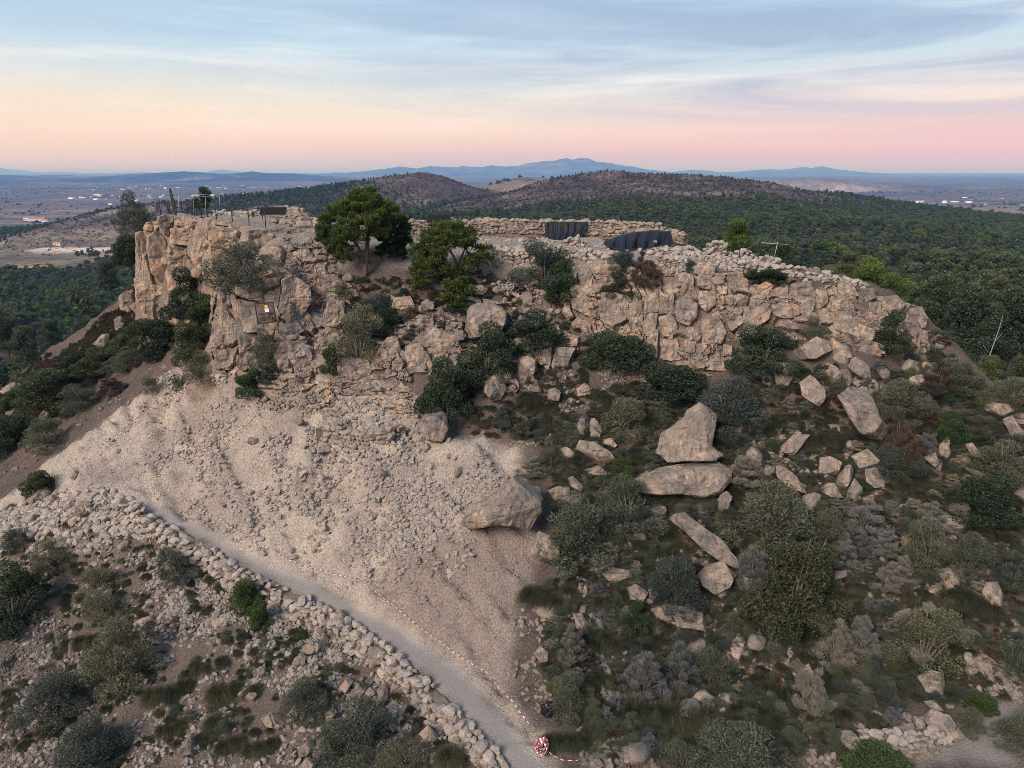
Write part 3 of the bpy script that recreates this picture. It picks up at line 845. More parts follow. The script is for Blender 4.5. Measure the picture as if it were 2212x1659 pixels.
# mountain ranges: crest line with spurs running down to the plain on both sides
def range_(name, crest, Y, depth, seed, colr, rough=1.0, nu=260, nv=61, zone2=None):
    us = np.array([p[0] for p in crest], float)
    vs = np.array([p[1] for p in crest], float)
    uu = np.linspace(us[0], us[-1], nu)
    vv = np.interp(uu, us, vs) + (0.9 * fbm2(uu / 9.0, np.zeros(nu) + seed, 3, seed + 40) if name == 'mountain_range' else 0.5 * fbm2(uu / 14.0, np.zeros(nu) + seed, 3, seed + 40))
    base = PZ - 20
    P = np.array([at_y(a, b, Y) for a, b in zip(uu, vv)])
    tt = np.linspace(-1, 1, nv)
    X = P[:, 0][None, :] + 0 * tt[:, None]
    H = np.maximum(P[:, 2] - base, 20)[None, :]
    k = H * 0.9 + 1e-6
    wob = fbm2(X / (depth * 0.35), np.zeros_like(X) + seed, 4, seed)
    Yg = Y + tt[:, None] * depth + wob * depth * 0.16 * (np.abs(tt)[:, None])
    spur = 1 - np.abs(fbm2(X / (depth * 0.16), Yg / (depth * 0.5), 5, seed + 3)) * 1.1
    prof = np.clip(1 - np.abs(tt)[:, None], 0, 1)
    prof = prof ** 0.9
    Z = base + H * prof * (1 - rough * (1 - prof) * (1 - spur) * 1.2) + H * 0.05 * rough * (1 - prof) * fbm2(X / (depth * 0.05), Yg / (depth * 0.05), 3, seed + 7) * prof
    v = np.stack([X, Yg, Z], -1).reshape(-1, 3)
    idx = np.arange(nu * nv).reshape(nv, nu)
    f = np.stack([idx[:-1, :-1], idx[:-1, 1:], idx[1:, 1:], idx[1:, :-1]], -1).reshape(-1, 4)
    me = mesh_np(name, v, f, True, [M_PLAIN])
    nn = fbm2(X / 500, Yg / 500, 4, seed + 9).ravel()
    ca = np.zeros((len(v), 3)) + np.array(colr)
    ca = ca * (1 + 0.45 * nn[:, None])
    if zone2 is not None:
        q = np.clip(nn * 2 - 0.5, 0, 1)[:, None]
        ca = ca + (np.array(zone2) - ca) * q
    col_attr(me, 'zone', np.clip(ca, 0.01, 1))
    fa = me.attributes.new('field', 'FLOAT', 'POINT')
    fa.data.foreach_set('value', np.zeros(len(v), np.float32))
    return obj(name, me, kind='structure')


G1, G2 = (0.055, 0.057, 0.052), (0.15, 0.12, 0.10)
range_('mountain_range', [(-60, 362), (0, 363), (25, 372), (60, 376), (95, 374), (120, 371), (160, 374), (230, 376), (280, 373), (310, 372), (330, 376), (400, 377), (455, 370), (480, 366), (500, 372), (530, 377), (640, 378), (720, 372), (800, 377)], 29000, 4000, 5, G1, 0.8)
range_('mountain_range', [(560, 380), (640, 378), (700, 376), (760, 372), (800, 368), (830, 365), (860, 359), (880, 361), (900, 364), (930, 359), (985, 361), (1000, 359), (1035, 361), (1065, 357), (1090, 360), (1120, 357), (1130, 355), (1160, 350), (1200, 346), (1225, 341), (1237, 345), (1255, 341), (1270, 342), (1290, 350), (1320, 352), (1350, 358), (1370, 360), (1400, 366), (1440, 371), (1500, 376), (1600, 380)], 17500, 3600, 9, G1, 1.0, 320, 71, (0.15, 0.12, 0.105))
range_('mountain_range', [(1390, 379), (1450, 372), (1480, 368), (1500, 366), (1530, 369), (1560, 372), (1600, 371), (1640, 366), (1680, 366), (1705, 370), (1722, 363), (1738, 360), (1752, 363), (1775, 359), (1790, 362), (1805, 367), (1830, 372), (1850, 371), (1900, 376), (1960, 378), (2040, 376), (2100, 379), (2150, 375), (2212, 378), (2300, 376), (2400, 379)], 21000, 4200, 15, G1, 0.9, 300, 61, (0.12, 0.105, 0.095))
range_('mountain_range', [(1840, 386), (1950, 383), (2040, 381), (2110, 383), (2170, 381), (2260, 383), (2400, 386)], 26000, 2600, 19, G1, 0.6, 120, 30)
range_('low_hills', [(-120, 388), (0, 378), (60, 380), (120, 378), (200, 381), (300, 375), (360, 372), (400, 370), (440, 373), (480, 376), (510, 374), (545, 370), (580, 374), (640, 375), (700, 380), (760, 383), (830, 382), (900, 384), (980, 392)], 9200, 2100, 25, (0.034, 0.038, 0.036), 1.5, 320, 71, G2)
range_('low_hills', [(-200, 402), (-60, 396), (20, 392), (90, 396), (170, 404), (260, 412)], 6200, 1000, 29, (0.11, 0.095, 0.08), 1.0, 140, 40, G2)
range_('low_hills', [(1600, 396), (1680, 388), (1740, 383), (1800, 384), (1870, 390), (1940, 397), (2000, 402), (2060, 408)], 5200, 700, 33, (0.14, 0.115, 0.1), 1.2, 200, 40, (0.27, 0.215, 0.18))
# ------------------------------------------------------------------ labels: every thing named after what it stands next to
LANDMARKS = []          # (u, v, phrase)
def mark(u, v, phrase): LANDMARKS.append((u, v, phrase))
for u, v, s in [(330, 575, 'the tall left cliff'), (530, 720, 'the rock with the mesh gate'), (780, 500, 'the big dark pine'), (960, 560, 'the yellow-green pine'), (1220, 497, 'the hanging dark tarp'), (1390, 520, 'the bunched dark tarp'),
                (1050, 690, 'the broad pink rock'), (1240, 530, 'the ruined summit wall'), (1480, 720, 'the broken right cliff'), (1740, 660, 'the blocky upper right rim'), (1975, 700, 'the right end of the summit'), (1470, 960, 'the pointed twin boulder'),
                (1090, 1080, 'the tilted boulder on the dug slope'), (1860, 890, 'the long leaning boulder'), (960, 840, 'the dark bush under the crag'), (700, 1050, 'the pale dug slope'), (300, 870, 'the spoil crest'), (150, 720, 'the brown ridge'),
                (170, 1080, 'the rubble heap at the path start'), (420, 1170, 'the upper part of the path wall'), (640, 1280, 'the middle of the path wall'), (820, 1400, 'the big stones in the path wall'), (1000, 1560, 'the lower end of the path wall'),
                (265, 1400, 'the large bush below the path'), (600, 1555, 'the oval boulder below the path'), (690, 1610, 'the paired boulders at the bottom edge'), (1160, 1625, 'the tangle of striped tape'), (1345, 1005, 'the bright green bush'),
                (1510, 1170, 'the long slab'), (1715, 1260, 'the wide yellowish bush'), (1480, 1340, 'the flat rock ledge'), (1780, 1020, 'the split slabs'), (2010, 1490, 'the round boulder at lower right'), (1960, 1600, 'the low terrace wall'), (2150, 910, 'the right-hand outcrop'),
                (2180, 1620, 'the bare ground in the corner'), (1290, 1460, 'the dark stone scree'), (1870, 1140, 'the silvery bushes'), (620, 860, 'the low curved wall'), (40, 1300, 'the dark bush at the left edge')]:
    mark(u, v, s)
USED = {}
def rel(u, v, lm):
    du, dv = u - lm[0], v - lm[1]
    if abs(du) < 25 and abs(dv) < 22: return 'against'
    if abs(du) > 1.6 * abs(dv): return 'right of' if du > 0 else 'left of'
    if abs(dv) > 1.6 * abs(du): return 'below' if dv > 0 else 'above'
    return ('below and right of' if du > 0 else 'below and left of') if dv > 0 else ('above and right of' if du > 0 else 'above and left of')
def autolabel(kind, u, v):
    near_ = sorted(LANDMARKS, key=lambda m: (m[0] - u) ** 2 + (m[1] - v) ** 2)
    for m in near_[:2]:
        d = math.hypot(m[0] - u, m[1] - v)
        s = '%s %s%s %s' % (kind, 'close ' if d < 60 and False else '', rel(u, v, m), m[2])
        if s not in USED and len(s.split()) <= 16:
            USED[s] = 1
            return s
    for a in range(3):
        for b in range(a + 1, 5):
            s = '%s between %s and %s' % (kind, near_[a][2], near_[b][2])
            if s not in USED and len(s.split()) <= 16:
                USED[s] = 1
                return s
    m = near_[0]
    for pre in ('next nearest', 'third nearest', 'fourth nearest', 'fifth nearest', 'sixth nearest', 'seventh nearest', 'eighth nearest'):
        k2 = kind.split(' ')
        s = '%s, %s, %s %s' % (kind, pre, rel(u, v, m), m[2])
        if s not in USED and len(s.split()) <= 16:
            USED[s] = 1
            return s
    return '%s %s %s' % (kind, rel(u, v, m), m[2])


# ------------------------------------------------------------------ rocks
def poly_radius(poly, th):
    """radius of a star-shaped outline (n,2) around 0 at the angles th"""
    a = poly
    b = np.roll(poly, -1, axis=0)
    d = np.stack([np.cos(th), np.sin(th)], 1)
    e = b - a
    den = d[:, None, 0] * e[None, :, 1] - d[:, None, 1] * e[None, :, 0]
    den = np.where(np.abs(den) < 1e-9, 1e-9, den)
    t = (a[None, :, 0] * e[None, :, 1] - a[None, :, 1] * e[None, :, 0]) / den
    s = (a[None, :, 0] * d[:, None, 1] - a[None, :, 1] * d[:, None, 0]) / den
    ok = (t > 0) & (s >= -1e-6) & (s <= 1 + 1e-6)
    t = np.where(ok, t, 0)
    return np.maximum(t.max(1), 0.05)


RB = [0]
def rock_shape(poly, T, seed, level, rough=1.0, lean=0.35, cuts=5, box=0.6, face=False):
    """outline (n,2) metres in the plane across the sight line, depth half-size T -> verts (a, b, c)"""
    d, f = ico(level)
    rs = np.random.default_rng(seed)
    th = np.arctan2(d[:, 1], d[:, 0])
    sp = np.hypot(d[:, 0], d[:, 1])
    R = poly_radius(poly, th)
    k = np.clip(sp / np.maximum(np.maximum(sp, np.abs(d[:, 2])), 1e-6), 0, 1)
    k = box * k + (1 - box) * sp                                   # between a drum and a ball
    z = np.sign(d[:, 2]) * np.clip(box * np.abs(d[:, 2]) / np.maximum(np.maximum(sp, np.abs(d[:, 2])), 1e-6) + (1 - box) * np.abs(d[:, 2]), 0, 1)
    v = np.stack([d[:, 0] / (sp + 1e-9) * R * k, d[:, 1] / (sp + 1e-9) * R * k, z * T], 1)
    size = math.sqrt(np.ptp(poly[:, 0]) * np.ptp(poly[:, 1]))
    # broken planes: shave the front and top with flat cuts
    for i in range(cuts):
        n = rs.normal(0, 1, 3) * (1, 1, 1.0)
        n[2] = abs(n[2]) + 0.35
        if i % 2: n[1] = abs(n[1])
        n /= np.linalg.norm(n)
        h = v @ n
        lim = h.max() * rs.uniform(0.58, 0.86) if box < 0.8 else h.max() * rs.uniform(0.9, 0.98)
        ex = np.maximum(h - lim, 0)
        v -= n[None, :] * (ex * 0.94)[:, None]
    v[:, 2] -= lean * v[:, 1] * T / (np.ptp(poly[:, 1]) * 0.5 + 1e-6) * 0.8
    if not face:                                              # keep the traced size after the cuts
        for k_ in (0, 1):
            v[:, k_] *= np.ptp(poly[:, k_]) / (np.ptp(v[:, k_]) + 1e-6)
            v[:, k_] += (poly[:, k_].max() + poly[:, k_].min()) / 2 - (v[:, k_].max() + v[:, k_].min()) / 2
    else:                                                      # outline kept, relief only on the face
        q = v + seed * 3.17
        ga, gb = rs.normal(0, 0.10, 2)
        fr = np.clip(v[:, 2] / T, 0, 1)
        v[:, 2] += fr * (ga * v[:, 0] + gb * v[:, 1] + 0.10 * size * fbm(q / (size * 0.5 + 0.1), 3, seed) + 0.07 * fbm(q * (1, 1.7, 1) / 0.4, 4, seed + 5) - 0.10 * np.clip(0.18 - np.abs(vnoise(q * (1.0, 1.5, 1.0) / 0.8, seed + 6)), 0, 1) / 0.18)
        v[:, :2] *= (1 + 0.035 * fbm(q / 0.35, 2, seed + 8))[:, None]
        return v, f
    nr = v / (np.linalg.norm(v, axis=1)[:, None] + 1e-6)
    q = v + seed * 3.17
    disp = 0.05 * size * fbm(q / (size * 0.45 + 0.1), 3, seed) + 0.055 * fbm(q * (1, 1.6, 1) / 0.34, 3, seed + 5) - 0.05 * np.clip(0.32 - np.abs(vnoise(q * (1.0, 2.4, 1.0) / 0.55, seed + 6)), 0, 1) / 0.32 - 0.035 * size * np.clip(np.abs(vnoise(q / (size * 0.38), seed + 9)) * -6 + 1, 0, 1)
    v += nr * (disp * rough)[:, None]
    return v, f


def basis(u, v):
    d = ray(u, v)
    d = d / np.linalg.norm(d)
    r = np.cross(d, (0, 0, 1.0))
    r /= np.linalg.norm(r)
    up = np.cross(r, d)
    return r, up, -d


SEED = [100]
def outline_rock(crop, pts, mat, name, parent=None, depth=None, thick=None, mode='loose', grow=1.0, **props):
    uv = np.array([cp(crop, *p) for p in pts])
    cu = (uv[:, 0].min() + uv[:, 0].max()) / 2 * 0.5 + uv[:, 0].mean() * 0.5
    cv = (uv[:, 1].min() + uv[:, 1].max()) / 2 * 0.5 + uv[:, 1].mean() * 0.5
    if depth is None:
        h = np.ptp(uv[:, 1])
        if mode == 'loose':
            p, t = hit(cu, min(uv[:, 1].max() - 0.12 * h, 1700))
        else:
            p, t = hit(cu, cv)
        if t is None:
            t = 45.0
    else:
        t = depth / ray(cu, cv)[1]
    m = t / FPX
    poly = np.stack([(uv[:, 0] - cu) * m, -(uv[:, 1] - cv) * m], 1) * grow
    if np.sum(poly[:, 0] * np.roll(poly[:, 1], -1) - np.roll(poly[:, 0], -1) * poly[:, 1]) < 0:
        poly = poly[::-1]
    mn = min(np.ptp(poly[:, 0]), np.ptp(poly[:, 1]))
    px = np.ptp(uv[:, 0])
    SEED[0] += 1
    T = thick if thick else (np.clip(0.46 * mn, 0.12, 1.3) if mode == 'loose' else np.clip(0.62 * mn, 0.4, 1.5))
    level = 5 if px > 50 else (4 if px > 22 else 3)
    big_ = mode == 'loose' and px > 30
    v, f = rock_shape(poly, T, SEED[0], level, 1.0 if mode == 'loose' else 0.8, 0.35 if mode == 'loose' else 0.12, (5 if big_ else 10) if mode == 'loose' else 2, (0.76 if big_ else 0.66) if mode == 'loose' else 0.97, mode != 'loose' or big_)
    r, up, n = basis(cu, cv)
    d = ray(cu, cv)
    c = np.array((d[0] * t, d[1] * t, CAMZ + d[2] * t))
    c = c + n * (T * 0.15 if mode == 'loose' else 0.5 - T)
    W = c + v[:, :1] * r + v[:, 1:2] * up + v[:, 2:3] * n
    origin = np.array((W[:, 0].mean(), W[:, 1].mean(), W[:, 2].min()))
    me = mesh_np(name, W - origin, f, False, [mat])
    o = obj(name, me, parent, origin, **props)
    return o, cu, cv, np.ptp(uv[:, 0]), np.ptp(uv[:, 1])


def cliff(blocks, name='cliff', grow=1.03, mat=None):
    root = obj(name, None, kind='structure')
    root.empty_display_size = 0.5
    for i, b in enumerate(blocks):
        crop, pts = b[0], b[1]
        kw = b[2] if len(b) > 2 else {}
        outline_rock(crop, pts, kw.get('mat', mat or M_CLIFF), 'rock_block', root, kw.get('depth'), kw.get('thick'), 'cliff', grow)
    return root


# bedrock faces: the rock surface broken into joint-bounded cells, laid over the steep ground
TSC = np.arange(36, 64, 0.08)
def hit_many(u, v):
    out = np.full((len(u), 3), np.nan)
    for a in range(0, len(u), 4000):
        x = (u[a:a + 4000] - 1106.0) / FPX
        y = (v[a:a + 4000] - 829.5) / FPX
        d = np.stack([x, Cc - S * y, -S - Cc * y], 1)
        p = d[:, None, :] * TSC[None, :, None]
        g = zat(p[..., 0], p[..., 1])
        b = p[..., 2] + CAMZ < g
        k = np.argmax(b, 1)
        okk = b.any(1) & (k > 0)
        q = p[np.arange(len(k)), k] + (0, 0, CAMZ)
        out[a:a + 4000][okk] = q[okk]
    return out


def cells(a, b, seed):
    # jittered-grid cells: nearest centre offset, second distance minus first, random values of the cell
    ia, ib = np.floor(a).astype(np.int64), np.floor(b).astype(np.int64)
    best = np.full(a.shape, 1e9); sec = np.full(a.shape, 1e9)
    r1 = np.zeros(a.shape); r2 = np.zeros(a.shape); r3 = np.zeros(a.shape); da = np.zeros(a.shape); db = np.zeros(a.shape)
    zero = np.zeros(a.shape, np.int64)
    for di in (-1, 0, 1):
        for dj in (-1, 0, 1):
            ca, cb = ia + di, ib + dj
            xa = ca + 0.12 + 0.76 * _hash(ca, cb, zero, seed); xb = cb + 0.12 + 0.76 * _hash(ca, cb, zero, seed + 1)
            d = np.maximum(np.abs(a - xa), np.abs(b - xb)) * 0.65 + np.hypot(a - xa, b - xb) * 0.35
            nb_ = d < best
            sec = np.where(nb_, best, np.minimum(sec, d))
            best = np.where(nb_, d, best)
            for arr, val in ((r1, _hash(ca, cb, zero, seed + 2)), (r2, _hash(ca, cb, zero, seed + 3)), (r3, _hash(ca, cb, zero, seed + 4)), (da, a - xa), (db, b - xb)):
                arr[nb_] = val[nb_]
    return sec - best, r1, r2, r3, da, db


def rock_face(uvs, cw, ch, amp, seed, root, step=2.6, slope=0.3, small=0.5, mat=None):
    P = np.array(uvs, float)
    lo, hi = P.min(0) - 6, P.max(0) + 6
    uu, vv = np.meshgrid(np.arange(lo[0], hi[0], step), np.arange(lo[1], hi[1], step))
    m = inside(P, uu, vv)
    soft = blur(m.astype(float), 6)
    W = hit_many(uu.ravel(), vv.ravel()).reshape(uu.shape + (3,))
    X, Y, Z = W[..., 0], W[..., 1], W[..., 2]
    ok = ~np.isnan(X) & (soft > 0.03)
    X0, Y0, Z0 = [np.nan_to_num(t_, nan=50.0) for t_ in (X, Y, Z)]
    a = X0 + 0.25 * Y0; b = Z0 + slope * Y0
    wa = fbm2(a * 0.6, b * 0.6, 3, seed) * 0.45; wb = fbm2(a * 0.6 + 30, b * 0.6, 3, seed + 1) * 0.45
    gap, r1, r2, r3, da, db = cells((a + wa) / cw, (b + wb) / ch, seed)
    gap2, s1, s2, s3, ea, eb = cells((a + wa * 0.7) / (cw * 0.42), (b + wb * 0.7) / (ch * 0.36), seed + 20)
    sm = np.clip((r3 - (1 - small)) * 8, 0, 1)                      # only some cells are broken further
    disp = amp * (r1 - 0.35) + amp * 1.3 * ((r2 - 0.5) * da + (r3 - 0.65) * db)
    disp += sm * amp * 0.45 * (s1 - 0.5 + (s2 - 0.5) * ea)
    disp -= 0.6 * amp * np.clip(1 - gap / 0.08, 0, 1) + sm * 0.30 * amp * np.clip(1 - gap2 / 0.10, 0, 1)
    disp += 0.045 * fbm2(a * 2.2, b * 3.2, 4, seed + 5) + 0.06 * fbm2(a * 0.6, b * 6.0, 3, seed + 6)
    disp = disp * np.clip(soft * 1.6 - 0.3, 0, 1) - 0.35 * (1 - np.clip(soft * 1.8, 0, 1)) + 0.08
    V = np.stack([X0, Y0 - 0.88 * disp, Z0 + 0.42 * disp], -1)
    idx = np.arange(uu.size).reshape(uu.shape)
    q = np.stack([idx[:-1, :-1], idx[1:, :-1], idx[1:, 1:], idx[:-1, 1:]], -1).reshape(-1, 4)
    Vf = V.reshape(-1, 3); okf = ok.ravel()
    good = okf[q].all(1)
    ext = np.max(np.linalg.norm(Vf[q] - Vf[np.roll(q, 1, axis=1)], axis=2), axis=1)
    q = q[good & (ext < 1.6)]
    used = np.unique(q)
    remap = np.zeros(len(Vf), np.int64); remap[used] = np.arange(len(used))
    obj('rock_face', mesh_np('rock_face', Vf[used], remap[q], False, [mat or M_CLIFF]), root)


bed = obj('bedrock', None, kind='structure')
rock_face([(296, 500), (325, 470), (440, 470), (540, 492), (620, 508), (640, 560), (600, 600), (470, 625), (455, 700), (380, 705), (315, 706), (296, 640)], 2.3, 6.0, 0.7, 11, bed, 1.8, 0.2, 0.12, M_CLIFFO)
rock_face([(462, 620), (520, 606), (612, 592), (640, 640), (650, 760), (640, 812), (540, 812), (470, 808), (452, 740)], 1.3, 1.9, 0.7, 12, bed, 1.8, 0.25, 0.4)
rock_face([(610, 510), (700, 520), (760, 600), (800, 690), (860, 760), (905, 850), (780, 845), (640, 830), (630, 700), (615, 600)], 1.5, 0.85, 0.55, 13, bed, 1.8, 0.5, 0.6)
rock_face([(790, 700), (900, 680), (1010, 640), (1110, 660), (1120, 760), (1010, 790), (930, 850), (850, 800)], 1.7, 1.3, 0.7, 14, bed, 2.0, 0.5, 0.4)
rock_face([(1000, 760), (1110, 740), (1200, 690), (1240, 780), (1180, 850), (1060, 850)], 1.2, 1.2, 0.65, 15, bed, 2.0, 0.4, 0.5)
rock_face([(1225, 590), (1400, 580), (1520, 588), (1700, 606), (1840, 636), (1860, 720), (1740, 735), (1620, 745), (1540, 815), (1400, 800), (1290, 745), (1215, 680)], 1.15, 1.45, 0.8, 16, bed, 1.8, 0.25, 0.55)
rock_face([(1780, 615), (1900, 632), (1980, 670), (2004, 720), (1996, 790), (1920, 780), (1850, 760), (1790, 720)], 1.2, 1.3, 0.75, 17, bed, 2.0, 0.3, 0.5)
rock_face([(500, 840), (620, 815), (780, 825), (890, 850), (900, 900), (780, 880), (640, 880)], 1.6, 0.5, 0.4, 18, bed, 2.0, 0.7, 0.5)

left_blocks = [
    (1, [(905, 490), (930, 455), (1000, 450), (1010, 480), (970, 515), (910, 505)]),
    (1, [(1000, 420), (1060, 400), (1105, 415), (1085, 480), (1050, 560), (1010, 510)]),
    (1, [(870, 520), (905, 510), (945, 530), (940, 640), (945, 760), (900, 810), (872, 770)]),
    (1, [(950, 540), (1010, 500), (1055, 560), (1065, 640), (1055, 780), (1060, 875), (1000, 850), (945, 780), (940, 640)]),
    (1, [(872, 800), (940, 825), (1060, 880), (1070, 940), (1080, 1050), (1020, 1070), (940, 1085), (890, 1010), (870, 920)]),
    (1, [(1090, 490), (1180, 490), (1280, 525), (1270, 590), (1250, 625), (1150, 600), (1075, 590)]),
    (1, [(1105, 420), (1190, 430), (1185, 490), (1100, 480)]),
    (1, [(1195, 445), (1285, 455), (1290, 510), (1200, 490)]),
    (1, [(1075, 600), (1150, 610), (1245, 630), (1215, 700), (1185, 790), (1100, 750), (1062, 720)]),
    (1, [(1062, 740), (1180, 800), (1170, 870), (1100, 960), (1080, 1040), (1065, 880)]),
    (1, [(1270, 610), (1310, 590), (1325, 640), (1325, 740), (1330, 800), (1250, 830), (1190, 800), (1225, 710)]),
    (1, [(1295, 480), (1320, 480), (1320, 540), (1300, 600), (1275, 590), (1290, 530)]),
    (1, [(1330, 475), (1420, 480), (1530, 515), (1550, 540), (1560, 600), (1500, 650), (1400, 720), (1335, 760), (1325, 600)]),
    (1, [(1335, 760), (1420, 730), (1500, 700), (1520, 800), (1480, 850), (1400, 880), (1345, 860)]),
    (1, [(1325, 462), (1450, 448), (1560, 482), (1600, 512), (1530, 508), (1430, 480)]),
    (1, [(1560, 500), (1680, 500), (1740, 540), (1700, 600), (1620, 620), (1560, 590)]),
    (1, [(1105, 960), (1170, 880), (1300, 830), (1340, 880), (1300, 1000), (1200, 1060), (1090, 1060)])]
mid_blocks = [
    (1, [(1385, 910), (1460, 905), (1470, 980), (1475, 1080), (1370, 1080), (1375, 990)]),
    (1, [(1360, 1080), (1480, 1085), (1500, 1160), (1505, 1280), (1420, 1260), (1345, 1240), (1350, 1150)]),
    (1, [(1355, 1255), (1450, 1260), (1510, 1300), (1500, 1385), (1430, 1390), (1385, 1370)]),
    (1, [(1470, 910), (1510, 920), (1510, 1000), (1530, 1080), (1535, 1140), (1490, 1130), (1475, 1000)]),
    (1, [(1480, 850), (1600, 840), (1750, 860), (1770, 940), (1640, 960), (1540, 930), (1490, 900)]),
    (1, [(1520, 935), (1640, 970), (1765, 955), (1765, 1020), (1745, 1100), (1700, 1180), (1610, 1150), (1540, 1140)]),
    (1, [(1510, 1150), (1620, 1160), (1630, 1220), (1560, 1260), (1510, 1290)]),
    (1, [(1500, 1300), (1560, 1260), (1600, 1280), (1570, 1380), (1530, 1400), (1500, 1370)]),
    (1, [(1600, 1270), (1660, 1250), (1720, 1290), (1730, 1370), (1650, 1400), (1575, 1380)]),
    (1, [(1405, 880), (1470, 875), (1475, 905), (1410, 905)]),
    (1, [(1740, 1290), (1790, 1210), (1870, 1230), (1960, 1260), (1970, 1300), (1940, 1400), (1830, 1410), (1760, 1370)]),
    (1, [(1830, 1230), (1890, 1210), (1980, 1250), (1960, 1300), (1850, 1290)]),
    (1, [(1770, 1170), (1850, 1165), (1950, 1190), (1930, 1230), (1800, 1220)]),
    (1, [(1780, 1100), (1880, 1090), (1920, 1140), (1870, 1180), (1790, 1150)]),
    (1, [(1790, 820), (1860, 790), (1960, 870), (1960, 960), (1900, 1050), (1800, 1060), (1760, 1000), (1790, 900)]),
    (1, [(1990, 790), (2120, 790), (2180, 850), (2170, 960), (2080, 1000), (2010, 940)]),
    (1, [(2060, 1010), (2170, 960), (2190, 1100), (2100, 1210), (2060, 1150)]),
    (1, [(1640, 660), (1720, 660), (1780, 700), (1760, 760), (1690, 760)]),
    (1, [(1700, 760), (1790, 740), (1850, 800), (1780, 830)]),
    (1, [(1800, 740), (1870, 750), (1900, 810), (1830, 800)]),
    (1, [(1700, 500), (1790, 490), (1830, 515), (1770, 535)]),
    (1, [(1830, 500), (1900, 495), (1930, 540), (1850, 545)]),
    (1, [(1930, 560), (2000, 545), (2030, 600), (1960, 620)]),
    (1, [(1740, 590), (1820, 580), (1860, 630), (1780, 650)]),
    (1, [(1880, 630), (1950, 625), (1990, 690), (1910, 700)]),
    (1, [(1820, 470), (1880, 455), (1900, 490), (1830, 495)]), (1, [(1905, 465), (1950, 455), (1965, 495), (1910, 500)]), (1, [(1968, 460), (2010, 455), (2020, 495), (1970, 500)]),
    (2, [(600, 930), (700, 925), (720, 980), (640, 1010), (580, 990)]),
    (2, [(690, 1080), (760, 1040), (840, 1060), (850, 1130), (790, 1180), (720, 1170), (680, 1130)]),
    (2, [(790, 1180), (850, 1120), (940, 1160), (1015, 1180), (960, 1250), (900, 1320), (850, 1370), (810, 1300)]),
    (2, [(670, 1240), (760, 1220), (820, 1310), (840, 1390), (760, 1420), (690, 1380), (665, 1300)]),
    (2, [(460, 1320), (560, 1180), (620, 1190), (640, 1270), (600, 1340), (520, 1400), (470, 1430)]),
    (2, [(240, 1330), (330, 1310), (430, 1330), (450, 1400), (430, 1450), (330, 1450), (240, 1400)]),
    (2, [(585, 1340), (640, 1315), (660, 1350), (630, 1400), (580, 1390)]),
    (2, [(120, 790), (240, 800), (330, 870), (250, 950), (150, 930), (110, 860)]),
    (2, [(180, 960), (290, 960), (280, 1060), (220, 1190), (170, 1150), (165, 1050)]),
    (2, [(1355, 1190), (1410, 1185), (1440, 1210), (1410, 1270), (1360, 1270)]),
    (2, [(1420, 1220), (1480, 1215), (1490, 1270), (1430, 1280)]),
    (2, [(1380, 1320), (1440, 1300), (1490, 1330), (1480, 1420), (1440, 1480), (1380, 1440)]),
    (2, [(1490, 1220), (1590, 1210), (1590, 1290), (1580, 1380), (1500, 1440), (1490, 1340)]),
    (2, [(1640, 1190), (1690, 1155), (1760, 1180), (1750, 1240), (1640, 1240)]),
    (2, [(1620, 1250), (1740, 1250), (1700, 1330), (1690, 1400), (1600, 1440), (1590, 1360)]),
    (2, [(350, 640), (440, 620), (500, 650), (520, 700), (430, 760), (350, 720)])]
